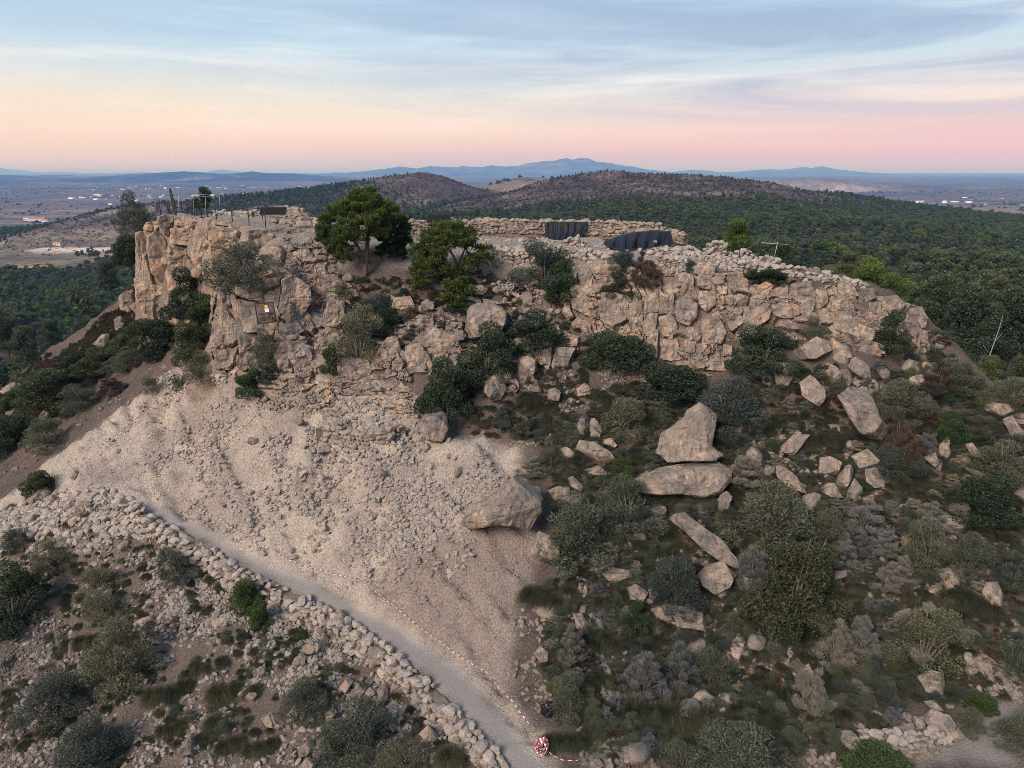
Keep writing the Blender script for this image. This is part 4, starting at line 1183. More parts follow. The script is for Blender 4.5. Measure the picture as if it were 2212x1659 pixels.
right_blocks = [
    (2, [(1700, 740), (1800, 720), (1850, 780), (1810, 860), (1710, 840)]),
    (2, [(1850, 760), (1890, 700), (2020, 700), (2030, 760), (1940, 800), (1850, 830)]),
    (2, [(1700, 940), (1800, 930), (1870, 960), (1880, 1060), (1800, 1040), (1720, 1000)]),
    (2, [(1880, 960), (1990, 900), (2090, 930), (2110, 1020), (2090, 1120), (2000, 1140), (1900, 1080)]),
    (2, [(1690, 840), (1800, 860), (1900, 840), (1950, 900), (1860, 950), (1720, 930)]),
    (3, [(0, 740), (90, 740), (150, 780), (150, 900), (100, 960), (30, 930), (0, 850)]),
    (3, [(150, 800), (220, 790), (225, 900), (200, 950), (155, 930)]),
    (3, [(230, 760), (290, 740), (310, 800), (300, 900), (290, 960), (240, 940), (225, 850)]),
    (3, [(390, 790), (440, 765), (510, 800), (510, 870), (470, 915), (410, 900), (385, 850)]),
    (3, [(300, 870), (370, 850), (410, 910), (400, 970), (330, 980)]),
    (3, [(310, 760), (385, 740), (390, 850), (310, 860)]),
    (3, [(240, 950), (300, 930), (300, 1020), (310, 1095), (250, 1050)]),
    (3, [(310, 990), (400, 980), (420, 1050), (400, 1100), (320, 1100)]),
    (3, [(440, 1000), (490, 930), (520, 950), (500, 1020), (450, 1050)]),
    (3, [(520, 880), (620, 870), (660, 950), (640, 1010), (540, 1010)]),
    (3, [(385, 650), (450, 640), (490, 660), (490, 710), (400, 715)]),
    (3, [(500, 665), (560, 645), (600, 665), (580, 730), (510, 720)]),
    (3, [(510, 735), (600, 735), (610, 800), (560, 850), (515, 810)]),
    (3, [(480, 610), (540, 590), (600, 600), (600, 645), (490, 650)]),
    (3, [(630, 650), (720, 630), (775, 680), (770, 740), (640, 740)]),
    (3, [(650, 600), (720, 595), (730, 628), (650, 640)]),
    (3, [(615, 770), (700, 740), (770, 760), (760, 820), (740, 860), (640, 850), (610, 810)]),
    (3, [(650, 860), (740, 860), (745, 900), (690, 950), (660, 910)]),
    (3, [(810, 720), (860, 685), (905, 700), (880, 760), (815, 760)]),
    (3, [(780, 770), (850, 750), (890, 790), (880, 830), (790, 810)]),
    (3, [(750, 820), (800, 805), (890, 830), (880, 880), (830, 920), (770, 940), (745, 890)]),
    (3, [(905, 730), (970, 690), (985, 760), (980, 810), (910, 790)]),
    (3, [(990, 700), (1080, 680), (1120, 740), (1120, 840), (1060, 860), (990, 800)]),
    (3, [(890, 810), (990, 810), (1050, 870), (960, 880), (890, 850)]),
    (3, [(530, 1020), (590, 1010), (620, 1040), (630, 1080), (560, 1080)]), (3, [(640, 1010), (690, 1020), (690, 1070), (640, 1080)]), (3, [(520, 1090), (640, 1090), (660, 1150), (540, 1150)]),
    (3, [(1120, 720), (1180, 740), (1190, 790), (1150, 840), (1120, 800)]),
    (3, [(1060, 620), (1130, 615), (1170, 650), (1150, 690), (1080, 680)]),
    (3, [(1210, 790), (1270, 770), (1300, 810), (1240, 870), (1205, 840)]),
    (3, [(1240, 690), (1310, 690), (1350, 760), (1290, 790), (1240, 740)]), (3, [(1350, 720), (1430, 720), (1440, 770), (1380, 800)]),
    (3, [(1270, 840), (1310, 820), (1340, 850), (1300, 880)]),
    (3, [(1290, 890), (1320, 880), (1340, 910), (1300, 930)]),
    (3, [(1400, 800), (1460, 790), (1470, 850), (1410, 850)]),
    (3, [(1460, 770), (1540, 755), (1590, 800), (1560, 850), (1480, 840)]),
    (3, [(1600, 820), (1670, 815), (1705, 870), (1700, 930), (1620, 900)]),
    (3, [(1550, 850), (1600, 860), (1640, 930), (1570, 950)]),
    (3, [(1640, 930), (1700, 940), (1710, 1000), (1670, 1050), (1620, 1030)]),
    (3, [(1280, 980), (1360, 910), (1420, 930), (1430, 970), (1380, 1030), (1310, 1020)]),
    (3, [(1350, 1050), (1400, 990), (1470, 1010), (1485, 1060), (1400, 1080)]),
    (3, [(1190, 930), (1260, 900), (1275, 930), (1230, 970)]),
    (3, [(1220, 1000), (1290, 1030), (1320, 1080), (1270, 1090), (1220, 1050)])]
cliff(left_blocks, 'cliff', 0.955, M_CLIFFO)
cliff(mid_blocks, 'cliff')
cliff(right_blocks, 'cliff', 0.985)

# loose boulders: (crop, outline, own label or None)
BOULDERS = [
    (2, [(1055, 1000), (1120, 965), (1230, 970), (1305, 1020), (1310, 1080), (1270, 1160), (1200, 1180), (1100, 1180), (1060, 1120)], 'broad smooth pinkish rock face below the yellow-green pine'),
    (2, [(755, 965), (800, 945), (850, 960), (850, 1010), (790, 1020)], None), (2, [(1400, 900), (1450, 885), (1480, 930), (1460, 980), (1410, 975)], None), (2, [(1405, 1000), (1450, 990), (1460, 1030), (1415, 1045)], None),
    (2, [(1510, 1020), (1570, 1010), (1600, 1050), (1560, 1090), (1510, 1075)], None),
    (2, [(1165, 1420), (1240, 1410), (1290, 1440), (1305, 1510), (1270, 1580), (1210, 1590), (1160, 1530)], 'upright rounded boulder hanging under the central bushes, right of the darkest bush'),
    (2, [(1560, 1520), (1600, 1500), (1650, 1530), (1640, 1590), (1570, 1580)], None), (2, [(1745, 1510), (1800, 1470), (1850, 1500), (1830, 1550), (1760, 1555)], None),
    (2, [(1205, 690), (1250, 665), (1290, 690), (1270, 735), (1215, 735)], 'dark shaded boulder under the right side of the yellow-green pine'),
    (2, [(1080, 860), (1150, 850), (1190, 880), (1160, 920), (1090, 910)], None), (2, [(1205, 880), (1250, 855), (1290, 880), (1260, 915)], None), (2, [(265, 800), (310, 775), (345, 800), (320, 835), (270, 830)], 'pale boulder at the foot of the big dark pine trunk'),
    (3, [(1000, 1070), (1120, 970), (1190, 990), (1210, 1030), (1130, 1090), (1040, 1100)], 'wedge-shaped boulder wedged on the slope under the blocky right rim'),
    (3, [(905, 1160), (920, 1110), (980, 1110), (1015, 1150), (990, 1230), (930, 1230)], 'tall squarish boulder, right one of a pair, above the long leaning boulder'),
    (3, [(835, 1180), (870, 1160), (905, 1180), (900, 1230), (850, 1230)], 'small boulder leaning on the tall squarish one'), (3, [(1175, 1160), (1215, 1120), (1260, 1160), (1255, 1210), (1200, 1225)], 'smooth egg-shaped upright boulder on the right slope'),
    (3, [(1040, 1220), (1085, 1165), (1170, 1240), (1180, 1290), (1150, 1340), (1060, 1290)], 'triangular boulder left of the egg-shaped one with a tussock before it'),
    (3, [(1310, 1110), (1340, 1085), (1400, 1120), (1415, 1180), (1360, 1190), (1310, 1150)], None), (3, [(1305, 1210), (1340, 1170), (1370, 1210), (1350, 1240)], None),
    (3, [(1240, 1300), (1300, 1235), (1360, 1240), (1410, 1290), (1460, 1390), (1515, 1450), (1515, 1500), (1450, 1510), (1370, 1480), (1310, 1410)], 'huge long smooth boulder leaning downhill to the right'),
    (6, [(75, 510), (200, 400), (210, 360), (285, 305), (390, 365), (380, 480), (370, 570), (430, 600), (400, 640), (130, 670), (60, 620)], 'tall pointed boulder, upper half of the twin boulder in the slope'),
    (6, [(0, 720), (120, 690), (330, 630), (440, 625), (480, 680), (470, 750), (420, 820), (330, 860), (200, 850), (60, 870), (-100, 860), (-140, 800)], 'wide flat-fronted slab, lower half of the twin boulder in the slope'),
    (6, [(775, 590), (850, 490), (935, 490), (900, 560), (860, 630), (780, 610)], 'block with a flat pale top tilted like an open book'),
    (6, [(570, 540), (600, 515), (630, 540), (610, 570)], None), (6, [(680, 590), (730, 580), (750, 620), (720, 640), (680, 620)], None),
    (6, [(735, 680), (790, 690), (870, 740), (930, 830), (840, 820), (760, 760)], 'sloping slab with a straight upper edge below the open-book block'),
    (6, [(1195, 640), (1280, 580), (1355, 640), (1330, 680), (1250, 705)], 'five-sided block perched above the split slabs'),
    (6, [(1270, 710), (1330, 690), (1370, 730), (1395, 790), (1340, 820), (1290, 790)], 'rough block below the five-sided block'),
    (6, [(1115, 750), (1170, 650), (1195, 700), (1190, 780), (1150, 850), (1110, 800)], 'thin standing slab, left one of the split pair'), (6, [(1175, 830), (1200, 750), (1255, 810), (1250, 880), (1210, 930), (1170, 890)], 'thin standing slab, right one of the split pair'),
    (6, [(1005, 640), (1060, 625), (1130, 650), (1120, 740), (1010, 740)], None), (6, [(1000, 790), (1090, 780), (1150, 860), (1080, 870), (1010, 840)], None), (6, [(570, 600), (640, 570), (670, 610), (660, 680), (580, 680)], None),
    (6, [(1155, 550), (1190, 530), (1225, 550), (1200, 585), (1160, 580)], None), (6, [(1055, 440), (1100, 430), (1135, 470), (1100, 490)], None), (6, [(410, 850), (450, 825), (490, 850), (480, 960), (420, 980)], 'orange-tinted upright block right below the twin boulder'),
    (6, [(100, 1020), (200, 970), (290, 1030), (430, 1110), (530, 1220), (530, 1260), (440, 1240), (330, 1180), (200, 1080)], 'very long narrow slab sliding down to the right'),
    (6, [(330, 1280), (420, 1240), (510, 1310), (480, 1390), (400, 1440), (320, 1400), (290, 1340)], 'rounded boulder right under the long narrow slab'),
    (6, [(10, 1560), (100, 1515), (230, 1520), (400, 1570), (430, 1600), (380, 1640), (180, 1640), (30, 1600)], 'wide low rock ledge with streaked face in the lower scrub'),
    (6, [(585, 1510), (620, 1495), (655, 1540), (640, 1575), (590, 1560)], None), (6, [(1475, 920), (1510, 905), (1550, 930), (1530, 960), (1480, 950)], None), (6, [(1560, 920), (1600, 910), (1620, 945), (1580, 965)], None),
    (6, [(1620, 640), (1680, 600), (1710, 660), (1690, 690)], None), (6, [(1710, 560), (1750, 510), (1780, 600), (1760, 660), (1710, 620)], None), (6, [(1860, 560), (1900, 545), (1970, 620), (1920, 640)], None), (6, [(1860, 700), (1900, 695), (2000, 740), (2050, 790), (1960, 790)], None),
    (6, [(1950, 330), (2020, 310), (2100, 310), (2140, 340), (2080, 390), (2000, 370)], 'flat-topped outcrop of pale rock near the right edge'), (6, [(2090, 420), (2130, 385), (2200, 470), (2230, 560), (2150, 530)], None), (6, [(2110, 370), (2260, 360), (2260, 470), (2190, 440)], None),
    (6, [(1690, 1320), (1760, 1285), (1830, 1330), (1840, 1370), (1760, 1390)], None), (6, [(1640, 1390), (1700, 1370), (1755, 1420), (1750, 1450), (1660, 1440)], None), (6, [(1610, 1500), (1660, 1480), (1705, 1520), (1690, 1555), (1630, 1550)], None),
    (6, [(1980, 1380), (2040, 1360), (2080, 1420), (2090, 1500), (2000, 1510), (1970, 1440)], None), (6, [(1070, 1330), (1140, 1285), (1195, 1290), (1180, 1320), (1100, 1370)], None), (6, [(1150, 1530), (1200, 1440), (1225, 1460), (1190, 1540)], None), (6, [(1260, 1470), (1290, 1480), (1315, 1545), (1285, 1550)], None),
    (6, [(1480, 1100), (1520, 1090), (1550, 1130), (1530, 1170), (1485, 1150)], None), (6, [(485, 430), (530, 425), (560, 460), (540, 490), (495, 475)], None), (6, [(1180, 50), (1230, 45), (1310, 150), (1290, 175), (1200, 130)], None),
    (8, [(1755, 600), (1800, 555), (1850, 550), (1870, 610), (1865, 655), (1800, 650)], 'big round pale boulder standing alone at lower right'),
    (8, [(1780, 700), (1820, 680), (1865, 710), (1830, 730)], None), (8, [(1780, 780), (1800, 735), (1880, 730), (1910, 760), (1900, 810), (1830, 820)], 'cracked wide boulder at the back of the low terrace'), (8, [(1735, 760), (1770, 745), (1795, 800), (1750, 800)], None),
    (8, [(1405, 830), (1460, 810), (1515, 845), (1500, 895), (1440, 890)], 'rounded boulder at the left end of the low terrace wall'), (8, [(1450, 790), (1490, 755), (1530, 790), (1500, 820)], None), (8, [(1885, 820), (1920, 795), (1955, 825), (1920, 860)], None),
    (8, [(95, 480), (120, 445), (160, 470), (155, 510), (120, 515)], None), (8, [(265, 320), (290, 300), (335, 350), (320, 390), (280, 370)], None), (8, [(390, 140), (430, 105), (510, 115), (520, 145), (420, 170)], None), (8, [(495, 210), (540, 180), (590, 210), (570, 250), (510, 240)], None),
    (8, [(485, 790), (510, 760), (530, 790), (500, 810)], None), (8, [(475, 460), (505, 455), (500, 510), (480, 505)], None), (8, [(1250, 540), (1280, 515), (1310, 550), (1290, 575)], None), (8, [(1540, 640), (1600, 640), (1590, 670), (1545, 665)], None), (8, [(0, 560), (20, 530), (30, 560), (10, 580)], None),
    (8, [(480, 890), (500, 875), (520, 890), (520, 950), (490, 950)], None), (8, [(335, 950), (370, 925), (400, 960), (350, 990)], None), (8, [(395, 930), (430, 925), (440, 980), (390, 985)], None), (8, [(1040, 365), (1075, 360), (1085, 400), (1045, 405)], None), (8, [(1655, 420), (1690, 410), (1730, 425), (1700, 445)], None),
    (8, [(1910, 395), (1950, 385), (1980, 410), (1950, 430), (1915, 415)], None), (8, [(1950, 480), (1980, 470), (2000, 520), (1970, 540)], None), (8, [(1345, 380), (1420, 375), (1430, 430), (1360, 440)], None), (8, [(2055, 615), (2090, 605), (2100, 630), (2065, 635)], None),
    (5, [(805, 1010), (870, 910), (960, 870), (1130, 730), (1200, 790), (1290, 800), (1270, 960), (1200, 1070), (1130, 1040), (1000, 1030), (850, 1055)], 'huge tilted flat-faced boulder sticking out of the dug slope'),
    (5, [(550, 440), (620, 330), (720, 380), (730, 470), (690, 550), (600, 530)], 'pointed boulder under the darkest bush at the top of the dug slope'),
    (5, [(1475, 590), (1500, 535), (1590, 540), (1690, 600), (1710, 640), (1650, 680), (1550, 630)], 'brick-shaped boulder left of the twin boulder'), (5, [(1310, 830), (1380, 800), (1440, 815), (1430, 850), (1360, 890)], None), (5, [(1395, 870), (1510, 845), (1515, 900), (1420, 915)], None), (5, [(1420, 760), (1460, 740), (1525, 800), (1520, 840), (1440, 800)], 'bleached slab just right of the huge tilted boulder'),
    (5, [(1215, 1170), (1260, 1070), (1330, 1090), (1390, 1170), (1380, 1220), (1280, 1260), (1220, 1220)], 'rounded boulder below the huge tilted one, half behind a bush'),
    (5, [(1485, 440), (1500, 380), (1530, 380), (1540, 430), (1520, 530), (1490, 510)], 'narrow standing stone, left of two, above the brick-shaped boulder'), (5, [(1560, 440), (1580, 400), (1640, 480), (1620, 530), (1570, 520)], 'narrow standing stone, right of two, above the brick-shaped boulder'), (5, [(1610, 540), (1690, 515), (1725, 560), (1710, 580)], None),
    (5, [(1770, 1410), (1830, 1380), (1900, 1420), (1880, 1480), (1800, 1475)], None), (5, [(1460, 1560), (1510, 1550), (1555, 1610), (1530, 1650), (1480, 1620)], None), (5, [(1515, 700), (1600, 680), (1690, 690), (1650, 740), (1540, 740)], None), (5, [(1905, 1420), (1940, 1400), (1970, 1440), (1930, 1500)], None),
    (5, [(1640, 1320), (1700, 1300), (1790, 1290), (1815, 1330), (1700, 1380)], None), (5, [(610, 1310), (640, 1290), (650, 1330), (620, 1340)], None), (5, [(530, 1240), (550, 1215), (570, 1240), (550, 1275)], None),
    (4, [(1870, 600), (1910, 550), (1960, 545), (2005, 580), (1980, 610), (1900, 620)], 'single boulder lying in the middle of the dug slope'), (4, [(1940, 290), (1970, 275), (2000, 290), (1990, 325), (1950, 325)], None), (4, [(680, 610), (690, 575), (715, 590), (700, 620)], None),
    (4, [(430, 960), (480, 890), (530, 880), (535, 920), (500, 970), (450, 980)], 'long pale boulder lying across the rubble heap at the path start'), (4, [(375, 940), (420, 890), (460, 900), (430, 960), (390, 960)], None), (4, [(160, 870), (270, 810), (310, 830), (280, 900), (180, 900)], 'dark slanted slab at the left end of the rubble heap'),
    (4, [(290, 860), (330, 850), (350, 900), (300, 920)], None), (4, [(90, 1000), (130, 980), (150, 1030), (110, 1045)], None), (4, [(410, 980), (470, 970), (520, 1000), (440, 1010)], None), (4, [(410, 1050), (470, 1035), (500, 1060), (440, 1075)], None), (4, [(30, 1110), (80, 1080), (110, 1120), (70, 1150), (30, 1150)], None), (4, [(540, 960), (590, 950), (630, 970), (590, 985), (550, 985)], None), (4, [(170, 990), (210, 970), (230, 1010), (190, 1030)], None),
    (4, [(580, 1460), (610, 1420), (665, 1410), (670, 1450), (610, 1490)], 'round pitted boulder alone on the lower scree'), (4, [(620, 1110), (650, 1095), (680, 1115), (650, 1140)], None), (4, [(40, 360), (100, 350), (110, 390), (50, 395)], None), (4, [(220, 400), (280, 340), (300, 380), (260, 440)], None), (4, [(410, 750), (450, 705), (470, 730), (430, 770)], None), (4, [(985, 1230), (1010, 1195), (1050, 1210), (1020, 1255)], None),
    (7, [(1130, 745), (1180, 730), (1245, 765), (1245, 800), (1200, 805), (1150, 785)], 'smooth oval boulder low on the scree below the path'), (7, [(1345, 905), (1380, 850), (1430, 830), (1455, 880), (1430, 930), (1360, 935)], 'larger right one of the paired boulders at the bottom edge'), (7, [(1285, 880), (1350, 855), (1365, 870), (1340, 925), (1290, 915)], 'smaller left one of the paired boulders at the bottom edge'),
    (7, [(770, 880), (810, 850), (850, 870), (840, 915), (785, 915)], None), (7, [(1810, 820), (1850, 790), (1895, 830), (1880, 860), (1830, 850)], 'squat boulder beside the lower end of the path wall'), (7, [(1585, 470), (1630, 435), (1690, 460), (1660, 520), (1600, 530)], 'biggest boulder built into the path wall'), (7, [(1535, 410), (1570, 385), (1600, 420), (1590, 460), (1550, 480)], 'second boulder built into the path wall, left of the biggest'),
    (7, [(1305, 440), (1350, 420), (1395, 450), (1360, 480), (1310, 475)], None), (7, [(1370, 290), (1410, 265), (1445, 295), (1420, 330), (1380, 320)], 'block with a red paint dot on the path wall'), (7, [(1425, 330), (1470, 285), (1505, 310), (1490, 340)], 'pointed block beside the red-dotted one on the path wall'), (7, [(1255, 730), (1280, 695), (1300, 740), (1290, 775), (1260, 770)], None), (7, [(1115, 550), (1150, 520), (1155, 570), (1120, 580)], None),
    (7, [(1280, 510), (1300, 475), (1320, 490), (1310, 530)], None), (7, [(1680, 620), (1720, 585), (1755, 610), (1740, 650), (1690, 650)], None), (7, [(1630, 650), (1650, 610), (1680, 650), (1670, 690), (1640, 690)], None), (7, [(1510, 640), (1550, 615), (1580, 640), (1550, 675), (1510, 670)], None), (7, [(1575, 650), (1600, 625), (1625, 650), (1600, 680)], None), (7, [(1655, 560), (1700, 535), (1715, 570), (1670, 600)], None), (7, [(1465, 620), (1500, 585), (1530, 600), (1490, 650)], None),
    (7, [(780, 940), (810, 925), (830, 950), (800, 965)], None), (7, [(1290, 960), (1330, 925), (1380, 960), (1330, 980)], None), (7, [(1560, 720), (1600, 710), (1610, 740), (1570, 750)], None), (7, [(1365, 370), (1400, 350), (1440, 360), (1420, 385), (1380, 390)], None), (7, [(380, 350), (400, 335), (420, 345), (400, 360)], None), (7, [(1400, 730), (1440, 710), (1460, 740), (1420, 760)], None),
    (1, [(755, 930), (790, 895), (840, 920), (860, 1000), (800, 1030), (755, 1000)], 'dark upright crag left below the tall left cliff'), (1, [(820, 980), (870, 955), (885, 1000), (860, 1040)], None), (1, [(725, 1080), (770, 1045), (800, 1080), (760, 1130), (725, 1140)], None), (1, [(590, 1220), (650, 1165), (705, 1160), (690, 1210), (640, 1250)], 'flat pinkish rock on the brush slope below the brown ridge'),
    (1, [(690, 1310), (730, 1265), (765, 1260), (750, 1300)], None), (1, [(455, 1370), (500, 1325), (525, 1340), (510, 1385), (460, 1390)], None), (1, [(10, 1510), (80, 1465), (150, 1480), (200, 1530), (120, 1550), (40, 1540)], 'wide low outcrop on the brush slope at the left edge'), (1, [(270, 1650), (290, 1625), (330, 1640), (310, 1665)], None), (1, [(930, 1300), (950, 1285), (965, 1295), (950, 1310)], None)]
for crop, pts, lab in BOULDERS:
    m_ = M_ROCK
    o, u_, v_, w_, h_ = outline_rock(crop, pts, m_, 'boulder')
    if lab is None:
        size = 'large' if w_ > 38 else ('mid-sized' if w_ > 24 else 'small')
        form = 'upright' if h_ > 1.15 * w_ else ('flat' if w_ > 1.7 * h_ else ('squarish' if len(pts) == 4 else 'rounded'))
        lab = autolabel('%s %s boulder' % (size, form), u_, v_)
    o['label'] = lab
    o['category'] = 'boulder'
    o['group'] = 'loose boulders on the hillside'
# smaller broken pieces that fill the cliff faces between the big blocks
_fill = []
for i in range(10):
    d, f = ico(3)
    rs = np.random.default_rng(200 + i)
    v = d * np.array((1.0, 0.8, rs.uniform(0.7, 1.1)))
    for _ in range(9):
        n = rs.normal(0, 1, 3); n /= np.linalg.norm(n)
        h = v @ n
        v = v - n * np.maximum(h - h.max() * rs.uniform(0.6, 0.85), 0)[:, None]
    v = v * (1 + 0.06 * fbm(d * 3 + i, 3, i))[:, None]
    _fill.append(mesh_np('rock_piece', v * 0.5, f, True, [M_CLIFF]))
def fill_cliff(uvs, n, smin, smax):
    root = obj('cliff', None, kind='structure')
    P = np.array(uvs, float)
    lo, hi = P.min(0), P.max(0)
    k = 0
    while k < n:
        u, v = RNG.uniform(lo, hi)
        if not inside(P, np.array([u]), np.array([v]))[0]: continue
        k += 1
        p, t = hit(u, v)
        if p is None: continue
        s = smin + (smax - smin) * RNG.random() ** 2
        o = obj('rock_block', _fill[int(RNG.integers(0, 10))], root, p + (0, 0.05 * s, 0))
        o.scale = (s * RNG.uniform(0.8, 1.2), s, s * RNG.uniform(0.8, 1.5))
        o.rotation_euler = (RNG.uniform(-0.2, 0.2), RNG.uniform(-0.25, 0.25), RNG.uniform(-0.6, 0.6))
fill_cliff([(600, 520), (700, 530), (770, 620), (840, 700), (900, 820), (700, 815), (620, 780), (630, 640)], 50, 0.3, 0.9)
fill_cliff([(780, 640), (1000, 640), (1240, 650), (1290, 800), (1180, 840), (1060, 830), (930, 820), (820, 730)], 70, 0.3, 1.2)
fill_cliff([(1230, 600), (1520, 600), (1800, 625), (1990, 690), (1990, 760), (1860, 740), (1680, 710), (1520, 795), (1390, 770), (1250, 690)], 60, 0.3, 1.0)
fill_cliff([(1750, 720), (1900, 700), (2000, 760), (2060, 830), (1900, 860), (1780, 800)], 40, 0.4, 1.3)
# ------------------------------------------------------------------ scattered masses (stones, tufts, woods too many to count) as one object each
def proto_collection(name, meshes):
    c_ = bpy.data.collections.new(name)
    for i, me in enumerate(meshes):
        c_.objects.link(bpy.data.objects.new('%s_%02d' % (name, i), me))
    return c_


def scatter(name, pts, rots, scls, proto, nproto, idx=None, parent=None, **props):
    pts = np.asarray(pts, np.float32)
    me = bpy.data.meshes.new(name)
    me.vertices.add(len(pts))
    me.vertices.foreach_set('co', pts.ravel())
    a = me.attributes.new('rot', 'FLOAT_VECTOR', 'POINT'); a.data.foreach_set('vector', np.asarray(rots, np.float32).ravel())
    a = me.attributes.new('scl', 'FLOAT_VECTOR', 'POINT'); a.data.foreach_set('vector', np.asarray(scls, np.float32).ravel())
    a = me.attributes.new('idx', 'INT', 'POINT'); a.data.foreach_set('value', np.asarray(idx if idx is not None else RNG.integers(0, nproto, len(pts)), np.int32))
    ng = bpy.data.node_groups.new(name + '_nodes', 'GeometryNodeTree')
    ng.interface.new_socket('Geometry', in_out='INPUT', socket_type='NodeSocketGeometry')
    ng.interface.new_socket('Geometry', in_out='OUTPUT', socket_type='NodeSocketGeometry')
    N, L = ng.nodes, ng.links
    gi, go = N.new('NodeGroupInput'), N.new('NodeGroupOutput')
    ip = N.new('GeometryNodeInstanceOnPoints')
    ci = N.new('GeometryNodeCollectionInfo')
    ci.inputs['Collection'].default_value = proto
    ci.inputs['Separate Children'].default_value = True
    ci.inputs['Reset Children'].default_value = True
    ip.inputs['Pick Instance'].default_value = True
    def attr(n_, t_):
        x = N.new('GeometryNodeInputNamedAttribute'); x.data_type = t_; x.inputs['Name'].default_value = n_
        return x.outputs['Attribute']
    e2r = N.new('FunctionNodeEulerToRotation')
    L.new(attr('rot', 'FLOAT_VECTOR'), e2r.inputs[0])
    L.new(gi.outputs[0], ip.inputs['Points'])
    L.new(ci.outputs[0], ip.inputs['Instance'])
    L.new(attr('idx', 'INT'), ip.inputs['Instance Index'])
    L.new(e2r.outputs[0], ip.inputs['Rotation'])
    L.new(attr('scl', 'FLOAT_VECTOR'), ip.inputs['Scale'])
    L.new(ip.outputs[0], go.inputs[0])
    o = obj(name, me, parent, kind='stuff', **props)
    md = o.modifiers.new('scatter', 'NODES')
    md.node_group = ng
    return o


def stone_mesh(name, seed, mat, level=2, flat=0.72, cuts=11, depth=0.5):
    d, f = ico(level)
    rs = np.random.default_rng(seed)
    v = d * np.array((1.0, rs.uniform(0.65, 0.95), rs.uniform(flat * 0.8, flat * 1.15)))
    for _ in range(cuts):
        n = rs.normal(0, 1, 3); n /= np.linalg.norm(n)
        h = v @ n
        ex = np.maximum(h - h.max() * rs.uniform(1 - depth, 0.92), 0)
        v = v - n * ex[:, None] * 0.95
    v = v * (1 + 0.05 * fbm(d * 2 + seed, 2, seed))[:, None]
    v = v / np.abs(v).max()
    return mesh_np(name, v * 0.5, f, False, [mat])


STONE = [stone_mesh('stone', 300 + i, M_STONE, 2) for i in range(9)]
STONEP = [stone_mesh('stone', 330 + i, M_STONEP, 2) for i in range(9)]
STONEG = [stone_mesh('stone', 360 + i, M_STONEG, 2) for i in range(9)]
C_STONE, C_STONEP, C_STONEG = proto_collection('stones', STONE), proto_collection('pale_stones', STONEP), proto_collection('grey_stones', STONEG)
SETS = {'mid': (STONE, C_STONE), 'pale': (STONEP, C_STONEP), 'grey': (STONEG, C_STONEG)}


def rand_in(poly, n):
    lo, hi = poly.min(0), poly.max(0)
    out = np.zeros((0, 2))
    while len(out) < n:
        p = RNG.uniform(lo, hi, (n * 3, 2))
        out = np.concatenate([out, p[inside(poly, p[:, 0], p[:, 1])]])
    return out[:n]


def stone_field(name, uvs, n, smin, smax, kind, label, noise_cut=None, individuals=0, ilabel=None, seed=0, power=3.0, sink=0.2):
    """stones strewn over a patch; the largest ones become stones of their own"""
    poly = poly_xy(uvs) if not isinstance(uvs, np.ndarray) else uvs
    p = rand_in(poly, n)
    if noise_cut is not None:
        k = fbm2(p[:, 0] * 0.45, p[:, 1] * 0.45, 4, 70 + seed) + RNG.normal(0, 0.12, len(p)) > noise_cut
        p = p[k]
    n = len(p)
    s = smin + (smax - smin) * RNG.random(n) ** power
    sc = np.stack([s * RNG.uniform(0.9, 1.25, n), s * RNG.uniform(0.8, 1.1, n), s * RNG.uniform(0.7, 1.05, n)], 1)
    z = zat(p[:, 0], p[:, 1]) + s * (0.28 - sink)
    P = np.column_stack([p, z])
    R = np.stack([RNG.uniform(-0.6, 0.6, n), RNG.uniform(-0.6, 0.6, n), RNG.uniform(0, 6.28, n)], 1)
    meshes, coll = SETS[kind]
    order = np.argsort(-s)
    if individuals:
        for k in order[:individuals]:
            o = obj('stone', meshes[int(RNG.integers(0, 9))], None, P[k], label=ilabel, category='stone', group=ilabel.split(',')[0])
            o.rotation_euler = R[k]
            o.scale = sc[k]
    rest = order[individuals:]
    return scatter(name, P[rest], R[rest], sc[rest], coll, 9, label=label, category='rubble')


# ------------------------------------------------------------------ shrubs
def rand_dirs(rs, n, up=0.0):
    d = rs.normal(0, 1, (n, 3))
    d[:, 2] = np.abs(d[:, 2]) * (1 - up) + d[:, 2] * up * 0 + up * 0.4
    return d / np.linalg.norm(d, axis=1)[:, None]


